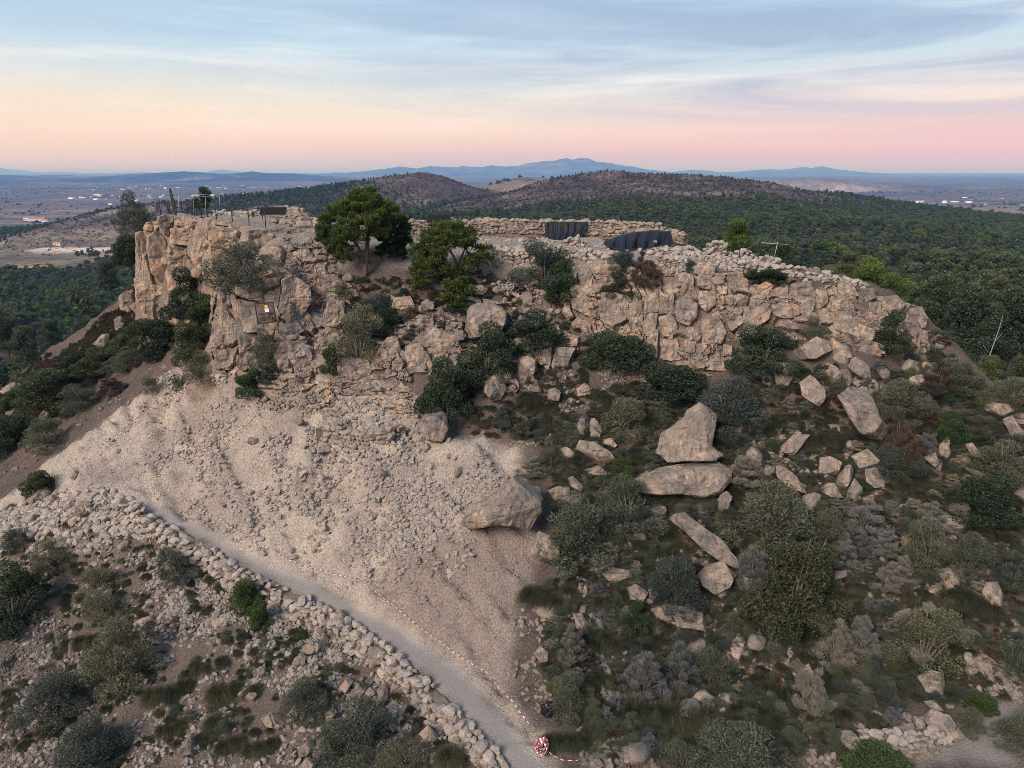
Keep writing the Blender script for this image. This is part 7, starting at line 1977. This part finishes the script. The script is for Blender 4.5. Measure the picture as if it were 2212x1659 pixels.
def notice(s0_, s1_, t0_, t1_, mat, nm):
    q = np.array([bil(s0_, t0_), bil(s1_, t0_), bil(s1_, t1_), bil(s0_, t1_)]) + np.array((0, -0.05, 0))
    v = np.concatenate([q, q + np.array((0, 0.012, 0))])
    f = np.array([(0, 3, 2, 1), (4, 5, 6, 7), (0, 1, 5, 4), (1, 2, 6, 5), (2, 3, 7, 6), (3, 0, 4, 7)])
    return obj(nm, mesh_np(nm, v, f, False, [mat]), groot)
notice(0.53, 0.69, 0.10, 0.26, M_YEL, 'yellow_notice')['label'] = 'yellow square notice'
notice(0.50, 0.72, 0.28, 0.46, M_PAPER, 'white_notice')['label'] = 'white paper notice'

# black plastic bag, dead wood, red paint dots
bv, bf = ico(4)
M_BAG = plain_mat('black_plastic', (0.012, 0.012, 0.014), 0.3)
p, t = hit(*cp(8, 160, 745))
vb = bv * np.array((0.28, 0.22, 0.36)) * (1 + 0.28 * fbm(bv * 3.2, 3, 5))[:, None]
obj('plastic_bag', mesh_np('plastic_bag', vb + (0, 0, 0.25), bf, True, [M_BAG]), None, p, label='crumpled black plastic bag beside the tussock above the tape tangle', category='bag')
for i, (c_, a_, b_, r_, lab) in enumerate([(1, (2160, 1370), (2270, 1410), 0.05, 'pale dead branch right of the small upright green bush'), (7, (670, 535), (760, 515), 0.06, 'dead log lying on the scree below the path'), (4, (880, 1100), (905, 1210), 0.05, 'dead branch leaning below the path wall'), (4, (745, 1250), (880, 1170), 0.04, 'long dead stick on the scree left of the leaning branch'), (7, (370, 320), (480, 260), 0.04, 'dead stick near the pitted round boulder'), (2, (430, 1550), (460, 1490), 0.05, 'dark bundle of roots hanging at the foot of the crag')]):
    pa, pb = hit(*cp(c_, *a_))[0] + (0, 0, 0.08), hit(*cp(c_, *b_))[0] + (0, 0, 0.15)
    mid = (pa + pb) / 2 + RNG.normal(0, 0.06, 3)
    side = mid + (pb - pa) * 0.25 + RNG.normal(0, 0.2, 3)
    sv, sf = tubes([(np.array([pa, mid, pb]) - pa, (r_, r_ * 0.8, r_ * 0.3)), (np.array([mid, side]) - pa, (r_ * 0.5, r_ * 0.2))], 6)
    obj('dead_branch', mesh_np('dead_branch', sv, sf, True, [M_STICK]), None, pa, label=lab, category='branch')
# ------------------------------------------------------------------ pines on the summit edge
def pine(name, base, clumps, trunks, leafmat, label, seed, tufts=330, nlen=0.17, dens=1.0):
    """clumps: (x, y, z, rx, rz) in metres from the base; trunks: list of polylines with radii"""
    rs = np.random.default_rng(seed)
    root = obj(name, None, None, base, label=label, category='tree')
    V, T_ = [], []
    for (x, y, z, rx, rz) in clumps:
        sub = max(9, int(20 * rx))
        sc_ = rs.normal(0, 1, (sub, 3)); sc_ /= np.linalg.norm(sc_, axis=1)[:, None]
        sc_[:, 2] = np.where(sc_[:, 2] < -0.6, -sc_[:, 2], sc_[:, 2])
        sc_ = np.array((x, y, z)) + sc_ * np.array((rx, rx, rz)) * (0.55 + 0.35 * rs.random(sub))[:, None]
        for c_ in sc_:
            n = int(tufts / 6.0 * dens * rs.uniform(0.7, 1.3) * (rx ** 1.2))
            d = rs.normal(0, 1, (n, 3)); d /= np.linalg.norm(d, axis=1)[:, None]
            P = c_ + d * np.array((rx, rx, rz * 0.8)) * 0.33 * (rs.random(n)[:, None] ** 0.45)
            for _ in range(3):
                ax = d + rs.normal(0, 0.55, (n, 3)) + np.array((0, 0, 0.45)); ax /= np.linalg.norm(ax, axis=1)[:, None]
                sd = np.cross(ax, rs.normal(0, 1, (n, 3))); sd /= np.linalg.norm(sd, axis=1)[:, None]
                L = nlen * rs.uniform(0.7, 1.3, n)[:, None]
                V.append(np.stack([P - sd * 0.042, P + sd * 0.042, P + ax * L], 1).reshape(-1, 3))
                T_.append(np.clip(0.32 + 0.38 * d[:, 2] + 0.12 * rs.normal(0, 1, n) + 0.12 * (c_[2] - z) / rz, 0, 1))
    V = np.concatenate(V)
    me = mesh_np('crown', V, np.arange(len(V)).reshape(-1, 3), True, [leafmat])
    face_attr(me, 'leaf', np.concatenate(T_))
    obj('crown', me, root)
    for pts, rad in trunks:
        sv, sf = tubes([(np.array(pts), rad)], 9)
        obj('trunk', mesh_np('trunk', sv, sf, True, [M_BARK]), root)
    limbs = []
    tips = np.array([q for pts, _ in trunks for q in pts[1:]])
    for (x, y, z, rx, rz) in clumps:
        c_ = np.array((x, y, z))
        cand = tips[tips[:, 2] < z + 0.1]
        if not len(cand): cand = tips
        a_ = cand[np.argmin(np.linalg.norm((cand - c_) * (1, 1, 0.6), axis=1))]
        m_ = (a_ + c_) / 2 + rs.normal(0, 0.12, 3) - np.array((0, 0, 0.15))
        limbs.append((np.array([a_, m_, c_ + (0, 0, -0.1)]), (0.06, 0.045, 0.02)))
        for _ in range(3):
            limbs.append((np.array([m_, c_ + rs.normal(0, 0.5, 3) * (rx, rx, rz)]), (0.028, 0.01)))
    sv, sf = tubes(limbs, 5)
    obj('limbs', mesh_np('limbs', sv, sf, True, [M_BARK]), root)
    return root


def z6(x, y): return cp(0, (1200 + x * 800 / 2212) * 0.54, (700 + y * 600 / 1659) * 0.54)      # enlarged view of the pines
def local(x, y, base, Yb, dy=0.0):
    q = at_y(*z6(x, y), Yb + dy) - base
    return q
YB = 49.0
base = at_y(*z6(720, 1150), YB)
base[2] = min(base[2], float(zat(base[0], base[1])) + 0.02)
mpp = 800 / 2212 * 0.54 / FPX * 49.5
KW = [1.0]
def cl(x, y, w_, h_, dy): return tuple(local(x, y, base, YB, dy - (0.9 * max(0, (y - 850) / 500) if KW[0] > 1 else 0))) + (w_ / 2 * mpp * KW[0] * 0.96, h_ / 2 * mpp * KW[0] * 1.22)
def tk(pts, rad): return ([tuple(local(x, y, base, YB, dy)) for x, y, dy in pts], rad)
big = [cl(700, 270, 320, 190, 0), cl(600, 300, 240, 170, 0.6), cl(820, 320, 300, 190, -0.2), cl(520, 400, 320, 200, 0.2), cl(700, 420, 320, 200, -0.8), cl(960, 400, 300, 210, 0.2), cl(400, 450, 300, 200, -0.2), cl(860, 500, 300, 200, -0.9), cl(1040, 450, 200, 190, 0.6), cl(330, 540, 290, 190, 0.3), cl(520, 560, 280, 180, -0.7), cl(680, 580, 260, 160, -1.1), cl(900, 620, 240, 160, -0.6),
       cl(300, 640, 250, 170, -0.2), cl(480, 680, 260, 170, -0.9), cl(620, 700, 200, 140, -1.0), cl(770, 680, 200, 130, -0.6), cl(400, 760, 220, 140, -0.3), cl(500, 840, 240, 150, -0.7), cl(250, 570, 200, 150, 0.5), cl(240, 690, 180, 120, 0.4), cl(760, 200, 160, 110, 0.2), cl(640, 230, 180, 120, -0.2), cl(450, 900, 160, 110, -0.5)]
pine('pine_tree', base, big, [tk([(722, 1180, 0), (725, 1050, 0), (735, 900, 0), (745, 780, 0), (755, 600, 0), (740, 430, 0), (720, 290, 0)], (0.20, 0.17, 0.15, 0.13, 0.11, 0.08, 0.03)), tk([(728, 985, 0), (690, 900, -0.2), (640, 790, -0.4), (590, 700, -0.4), (500, 600, -0.2), (420, 500, 0)], (0.13, 0.11, 0.09, 0.07, 0.05, 0.03))], L_PINE, 'big dark umbrella-shaped pine on the summit edge', 71)
# its darker neighbours
YB = 50.4
base = at_y(*z6(850, 1150), YB); base[2] = min(base[2], float(zat(base[0], base[1])))
side = [cl(1050, 560, 260, 200, 0), cl(1160, 580, 200, 180, 0.2), cl(980, 680, 240, 180, -0.3), cl(1120, 700, 260, 190, 0.1), cl(1030, 800, 260, 190, -0.2), cl(1180, 760, 180, 160, 0.4), cl(940, 840, 220, 170, -0.4), cl(1100, 880, 220, 150, 0), cl(980, 520, 180, 150, 0.2)]
pine('pine_tree', base, side, [tk([(850, 1170, 0), (852, 1000, 0), (870, 860, 0), (930, 760, 0), (1000, 640, 0), (1060, 540, 0)], (0.13, 0.11, 0.10, 0.08, 0.05, 0.02))], L_PINE, 'dark pine right behind the big one, with a thin straight trunk', 72)
YB = 50.6
base = at_y(*z6(398, 1040), YB); base[2] = min(base[2], float(zat(base[0], base[1])))
small = [cl(330, 760, 170, 130, 0), cl(400, 850, 200, 140, -0.2), cl(480, 930, 180, 120, -0.2), cl(290, 690, 140, 110, 0.2), cl(420, 740, 150, 110, 0)]
pine('pine_tree', base, small, [tk([(400, 1060, 0), (385, 960, 0), (370, 870, 0), (380, 790, 0), (350, 720, 0)], (0.13, 0.11, 0.09, 0.06, 0.02))], L_PINE, 'small pine with a leaning trunk left of the big one', 73)
YB = 48.0
KW[0] = 1.14
base = at_y(*z6(1730, 1130), YB); base[2] = min(base[2], float(zat(base[0], base[1])))
yel = [cl(1560, 600, 300, 120, 0.3), cl(1740, 600, 300, 130, 0), cl(1880, 680, 220, 150, 0), cl(1460, 660, 240, 130, 0), cl(1620, 700, 300, 150, -0.6), cl(1780, 740, 260, 150, -0.6), cl(1900, 790, 180, 140, 0.3), cl(1430, 780, 260, 150, -0.1), cl(1560, 830, 260, 150, -0.8), cl(1320, 850, 220, 140, 0.2), cl(1440, 910, 250, 150, -0.3), cl(1350, 980, 240, 150, 0), cl(1530, 980, 240, 150, -0.9), cl(1300, 1090, 200, 140, 0), cl(1440, 1060, 220, 130, -0.4), cl(1330, 1200, 180, 130, -0.2), cl(1720, 1230, 260, 150, -0.8), cl(1820, 1310, 220, 150, -0.9), cl(1680, 1340, 240, 150, -1.0), cl(1760, 1410, 220, 120, -1.1), cl(2050, 860, 180, 130, 0.3), cl(1960, 940, 200, 130, 0), cl(1880, 1010, 200, 130, -0.3), cl(1640, 1080, 200, 120, -0.6)]
pine('pine_tree', base, yel, [tk([(1730, 1150, 0), (1725, 1080, 0), (1740, 1010, 0), (1700, 900, 0), (1620, 780, 0), (1560, 650, 0.1)], (0.15, 0.13, 0.11, 0.08, 0.05, 0.02)), tk([(1740, 1010, 0), (1790, 900, 0), (1830, 800, 0), (1850, 690, 0)], (0.09, 0.07, 0.05, 0.02)), tk([(1728, 1090, 0), (1620, 1080, -0.3), (1500, 1040, -0.3), (1380, 990, -0.1)], (0.07, 0.05, 0.04, 0.02)), tk([(1730, 1120, 0), (1740, 1250, -0.6), (1750, 1380, -0.9)], (0.07, 0.05, 0.02)), tk([(1780, 930, 0), (1900, 950, 0.1), (2040, 880, 0.3)], (0.06, 0.04, 0.02))], L_PINEY, 'yellow-green spreading pine right of the big dark one', 74, 300, 0.19, 0.62)

# ------------------------------------------------------------------ woods: nearest pines one by one, the rest as a mass
def forest_pine(seed, leafmat, nclump=15, n_per=42, leaf=0.105):
    rs = np.random.default_rng(seed)
    cents, rads = [], []
    for i in range(nclump):
        hh = rs.uniform(0.28, 1.0)
        r_ = 0.34 * (1.12 - hh) ** 0.55 * rs.uniform(0.25, 1.0)
        a_ = rs.uniform(0, 6.28)
        cents.append((math.cos(a_) * r_, math.sin(a_) * r_, hh * 0.9))
        rads.append(np.array((1, 1, 0.75)) * rs.uniform(0.12, 0.19) * (15 / nclump) ** 0.33)
    v, f, tone = leaf_cloud(rs, np.array(cents), np.array(rads), n_per, leaf, 1.7, 0.5, 0.2, 0.3)
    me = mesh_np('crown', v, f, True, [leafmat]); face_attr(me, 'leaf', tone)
    sv, sf = tubes([(np.array([(0, 0, -0.1), (0.01, 0.01, 0.35), (0.02, -0.01, 0.85)]), (0.022, 0.018, 0.006))], 5)
    return me, mesh_np('trunk', sv, sf, True, [M_BARK])
FP_ = [forest_pine(800 + i, L_FOREST) for i in range(6)] + [forest_pine(820 + i, L_PINE) for i in range(2)]
NEARP = [forest_pine(840 + i, L_PINE if i == 1 else L_FOREST, 34, 330, 0.03) for i in range(5)]
def merged(a, b):
    va = np.empty(len(a.vertices) * 3, np.float32); a.vertices.foreach_get('co', va)
    fa_ = np.empty(len(a.polygons) * 4, np.int32); a.loops.foreach_get('vertex_index', fa_)
    me = mesh_np('forest_pine', va.reshape(-1, 3), fa_.reshape(-1, 4), True, [a.materials[0]])
    tn = np.empty(len(a.polygons), np.float32); a.attributes['leaf'].data.foreach_get('value', tn)
    face_attr(me, 'leaf', tn)
    return me
C_PINE = proto_collection('forest_pines', [merged(*q) for q in FP_] + [SHRUB['olive'][0][0][1], SHRUB['brown'][0][0][1]])

# candidate sites on a jittered grid over the country
st_ = 4.4
xs_, ys_ = np.meshgrid(np.arange(-900, 1300, st_), np.arange(75, 1300, st_))
xs_ = xs_ + RNG.uniform(-3.4, 3.4, xs_.shape); ys_ = ys_ + RNG.uniform(-3.4, 3.4, ys_.shape)
xs_, ys_ = xs_.ravel(), ys_.ravel()
wd = wood[np.clip(((ys_ - MY0) / MS).astype(int), 0, MNY - 1), np.clip(((xs_ - MX0) / MS).astype(int), 0, MNX - 1)]
keep = RNG.random(len(xs_)) < wd * 0.8
on_hill = (np.abs(xs_ + 2) < 60) & (ys_ < 100)
keep &= ~on_hill
xs_, ys_ = xs_[keep], ys_[keep]
zs_ = mzat(xs_, ys_)
ht = RNG.uniform(3.4, 6.9, len(xs_)) * np.where(RNG.random(len(xs_)) < 0.12, 1.25, 1.0)
bz = bare[np.clip(((ys_ - MY0) / MS).astype(int), 0, MNY - 1), np.clip(((xs_ - MX0) / MS).astype(int), 0, MNX - 1)]
ht = ht * np.clip(1.05 - 0.5 * bz, 0.5, 1)
uu_, vv_ = project(np.stack([xs_, ys_, zs_ + ht * 0.8], 1))
vis = (uu_ > -60) & (uu_ < 2270) & (vv_ > 330) & (vv_ < 1300)
# drop what the hill itself hides
ok = np.zeros(len(xs_), bool)
rim_u = np.array([-100, 0, 150, 290, 292, 320, 380, 560, 735, 1000, 1180, 1300, 1400, 1475, 1560, 1700, 1800, 1900, 1960, 2005, 2010, 2080, 2212, 2400])
rim_v = np.array([930, 850, 730, 640, 500, 485, 470, 478, 485, 492, 490, 492, 500, 525, 560, 585, 605, 630, 655, 690, 775, 810, 900, 980])
ok = vis & (vv_ < np.interp(uu_, rim_u, rim_v) + 45)
xs_, ys_, zs_, ht, uu_, vv_ = [a[ok] for a in (xs_, ys_, zs_, ht, uu_, vv_)]
dist = np.hypot(xs_, ys_)
near_idx = np.argsort(dist)[:230]
def place_pine(p, h, var, label, group):
    root = obj('forest_pine', None, None, p, label=label, category='tree', group=group)
    c_, t_ = (NEARP[var % 5] if math.hypot(p[0], p[1]) < 190 else FP_[var])
    obj('crown', c_, root); obj('trunk', t_, root)
    root.rotation_euler = (0, 0, random.uniform(0, 6.28))
    root.scale = (h * random.uniform(0.85, 1.1), h * random.uniform(0.85, 1.1), h)
    return root
# big pines close to the right end and beside the left cliff
for u, v, Y, h, lab in [(1590, 545, 72, 5.2, 'pale green treetop showing behind the right wall stubs'), (1690, 566, 66, 3.2, 'grey-green treetop behind the wire posts'), (1870, 640, 78, 6.6, 'dense green treetop just behind the right rim, left of a lighter one'), (1925, 665, 84, 6.4, 'lighter green treetop behind the right end of the summit'), (2010, 735, 92, 8.6, 'tall pine just behind the right end of the summit'), (2080, 800, 84, 10.5, 'dark tall pine by the right edge, left of a bare trunk'), (2175, 815, 86, 11.0, 'dark tall pine at the right edge of the picture'), (2050, 700, 120, 8.0, 'tall pine farther down behind the dark ones at right'), (2150, 690, 130, 8.0, 'tall pine at the far right, behind the dark pair'), (2120, 860, 70, 4.6, 'bushy pine in front of the bare trunk at right'), (2215, 850, 72, 5.6, 'bushy pine cut by the right edge'), (1830, 600, 90, 5.2, 'pine crown peeping over the middle of the right rim'), (447, 462, 84, 3.0, 'little pine behind the left fence posts'), (425, 464, 82, 1.9, 'little bushy pine left of the other behind the fence'),
                          (120, 760, 150, 7, 'pine close under the brown ridge'), (60, 800, 120, 8, 'dark pine below the brown ridge near the left edge'), (20, 770, 140, 8, 'dark pine at the left edge below the brown ridge'), (180, 690, 170, 8, 'pine below the crags of the left cliff'), (240, 640, 160, 8, 'pine next to the foot of the left cliff')]:
    p = at_y(u, v, Y)
    r = place_pine(p, h, 1 if 'light' in lab or 'pale' in lab or 'dense green' in lab else int(RNG.choice([0, 2, 3, 4])), lab, 'pines around the hill')
    if 'treetop' in lab or 'peeping' in lab:
        r.location.z -= 0.35 * h
p = at_y(2112, 850, 80)
sv, sf = tubes([(np.array([(0, 0, -1.5), (0.3, 0, 3), (1.2, 0.2, 7.5), (1.4, 0.3, 9)]), (0.10, 0.08, 0.05, 0.02)), (np.array([(0.9, 0.1, 6), (1.7, 0.2, 7)]), (0.04, 0.02)), (np.array([(0.6, 0.1, 4.6), (-0.2, 0.3, 5.6)]), (0.04, 0.02))], 7)
obj('dead_tree', mesh_np('trunk', sv, sf, True, [M_STICK]), None, p, label='bare pale dead trunk among the dark pines at right', category='tree')
lab_r, lab_l = 'pine of the near edge of the wood right of the hill', 'pine of the near edge of the wood left of the hill'
for k in near_idx:
    place_pine((xs_[k], ys_[k], zs_[k]), ht[k], int(RNG.integers(0, 8)), lab_r if uu_[k] > 900 else lab_l, 'near pines of the right wood' if uu_[k] > 900 else 'near pines of the left wood')
rest = np.ones(len(xs_), bool); rest[near_idx] = False
hs = ht[rest]
n = len(hs)
scatter('pine_wood', np.stack([xs_[rest], ys_[rest], zs_[rest]], 1), np.column_stack([np.zeros((n, 2)), RNG.uniform(0, 6.28, n)]), np.stack([hs * RNG.uniform(0.85, 1.3, n), hs * RNG.uniform(0.85, 1.3, n), hs], 1), C_PINE, 10, RNG.integers(0, 8, n), label='pine wood covering the hills and hollows beyond', category='wood')
# thin scrub on the bare crests
m_ = 30000
xb, yb = RNG.uniform(-700, 800, m_), RNG.uniform(500, 1250, m_)
ib = (np.clip(((yb - MY0) / MS).astype(int), 0, MNY - 1), np.clip(((xb - MX0) / MS).astype(int), 0, MNX - 1))
kb = (RNG.random(m_) < bare[ib] * 1.2)
xb, yb = xb[kb], yb[kb]; n = len(xb)
sb = RNG.uniform(1.0, 2.8, n)
scatter('hill_scrub', np.stack([xb, yb, mzat(xb, yb)], 1), np.column_stack([np.zeros((n, 2)), RNG.uniform(0, 6.28, n)]), np.stack([sb, sb, sb * 0.8], 1), C_PINE, 10, np.array([8, 9, 8, 0])[RNG.integers(0, 4, n)], label='dark scrub on the bare hill crests', category='scrub')
# groves and hedges of the plain
m_ = 20000
xq, yq = RNG.uniform(-6500, 6500, m_), RNG.uniform(1300, 8500, m_)
g_ = fbm2(xq / 500, yq / 300, 4, 77)
kq = (np.abs(xq) < yq * 0.75) & (g_ > 0.0)
xq, yq = xq[kq], yq[kq]; n = len(xq)
inm = (xq > -1560) & (xq < 1960) & (yq < 2540)
zq = np.where(inm, mzat(xq, yq), PZ - 2)
sq = RNG.uniform(5, 12, n)
scatter('groves', np.stack([xq, yq, zq], 1), np.column_stack([np.zeros((n, 2)), RNG.uniform(0, 6.28, n)]), np.stack([sq * 1.6, sq * 1.6, sq * 0.7], 1), C_PINE, 10, RNG.integers(0, 6, n), label='dark groves scattered over the valley plain', category='groves')

# ------------------------------------------------------------------ houses in the valley
M_LIME = plain_mat('limewash', (0.72, 0.70, 0.66), 0.8)
M_TILE = plain_mat('roof_tile', (0.34, 0.17, 0.11), 0.8)
M_OCHRE = plain_mat('ochre_render', (0.55, 0.36, 0.18), 0.8)
M_DARK = plain_mat('window_dark', (0.03, 0.03, 0.035), 0.4)
def house_parts(wx, wy, hz, wallm):
    wv, wf = boxes([((0, 0, hz / 2), (wx / 2, wy / 2, hz / 2), None)])
    wall = mesh_np('wall', wv, wf, False, [wallm])
    e = 0.4
    rz = hz + 0.28 * wy
    rv = np.array([(-wx / 2 - e, -wy / 2 - e, hz + 0.01), (wx / 2 + e, -wy / 2 - e, hz + 0.01), (wx / 2 + e, wy / 2 + e, hz + 0.01), (-wx / 2 - e, wy / 2 + e, hz + 0.01), (-wx / 2 - e, 0, rz), (wx / 2 + e, 0, rz)])
    roof = mesh_np('roof', rv, [np.array([(0, 1, 5, 4), (2, 3, 4, 5), (3, 2, 1, 0)]), np.array([(0, 4, 3), (1, 2, 5)])], False, [M_TILE])
    wins = boxes([((x, -wy / 2 - 0.02, hz * 0.55), (0.5, 0.04, 0.6), None) for x in np.arange(-wx / 2 + 1.5, wx / 2 - 1, 2.6)])
    win = mesh_np('windows', wins[0], wins[1], False, [M_DARK])
    return wall, roof, win
HOUSES = [house_parts(14, 9, 4.5, M_LIME), house_parts(20, 10, 6, M_LIME), house_parts(11, 8, 4, M_LIME), house_parts(26, 12, 5, M_LIME), house_parts(16, 9, 6, M_OCHRE)]
def house(p, k, rz, label, group, parts=True, sc=1.0):
    if parts:
        r = obj('house', None, None, p, label=label, category='house', group=group)
        for nm, me in zip(('wall', 'roof', 'window'), HOUSES[k]):
            obj(nm, me, r)
    else:
        r = obj('house', HOUSES[k][0], None, p, label=label, category='house', group=group)
    r.rotation_euler = (0, 0, rz)
    r.scale = (sc, sc, sc)
for u, v, Y, k, rz, sc, lab in [(65, 474, 2050, 1, 0.2, 1.2, 'low white farm shed, left one, on the plain at far left'), (82, 475, 2080, 3, 0.3, 1.3, 'long white farm building on the plain at far left'), (98, 477, 2020, 0, 0.1, 1.0, 'small white farm building right of the long one'), (238, 562, 690, 0, 0.4, 0.9, 'white house with tiled roof right of the valley road'), (60, 588, 585, 4, 0.1, 0.7, 'ochre shed beside the valley grove'), (85, 584, 600, 2, 0.2, 0.8, 'small white house right of the ochre shed'), (103, 582, 610, 2, -0.2, 0.7, 'smaller white house right of the small white one'), (126, 528, 850, 2, 0.0, 0.8, 'pale hut on the cleared pad in the valley')]:
    p, t = hit_mid(u, v + 3)
    if p is None: p = at_y(u, v, Y)
    house(p, k, rz, lab, 'farm buildings in the valley', True, sc)
cnt = 0
rs = np.random.default_rng(91)
while cnt < 300:
    u = rs.uniform(150, 900) if cnt < 270 else rs.uniform(1900, 2212)
    dn = rs.normal(0, 1)
    v = (412 + rs.normal(0, 12)) if cnt < 270 else rs.uniform(425, 445)
    if v < 392: continue
    d = ray(u, v)
    if d[2] >= -0.004: continue
    t = (PZ + 3 - CAMZ) / d[2]
    X, Y = d[0] * t, d[1] * t
    if Y < 2600 or Y > 9000: continue
    house((X, Y, PZ - 3), int(rs.integers(0, 4)), rs.uniform(0, 3.1), 'tiny white house of the village spread over the valley' if cnt < 270 else 'tiny white farmhouse on the plain at far right', 'village houses in the valley' if cnt < 270 else 'farmhouses on the far right plain', False, rs.uniform(0.6, 1.3))
    cnt += 1

# ------------------------------------------------------------------ air
m, t = material('valley_haze')
vol = t.n('ShaderNodeVolumePrincipled', {'Color': (0.2, 0.43, 1.0, 1), 'Absorption Color': (1, 1, 1, 1), 'Density': 0.0001, 'Anisotropy': 0.0})
t.n('ShaderNodeOutputMaterial', {1: vol.outputs[0]})
hv, hf = boxes([((0, 12000, (PZ - 130 + 372) / 2), (36000, 24500, (372 - PZ + 130) / 2), None)])
obj('haze', mesh_np('haze', hv, hf, False, [m]), kind='stuff')
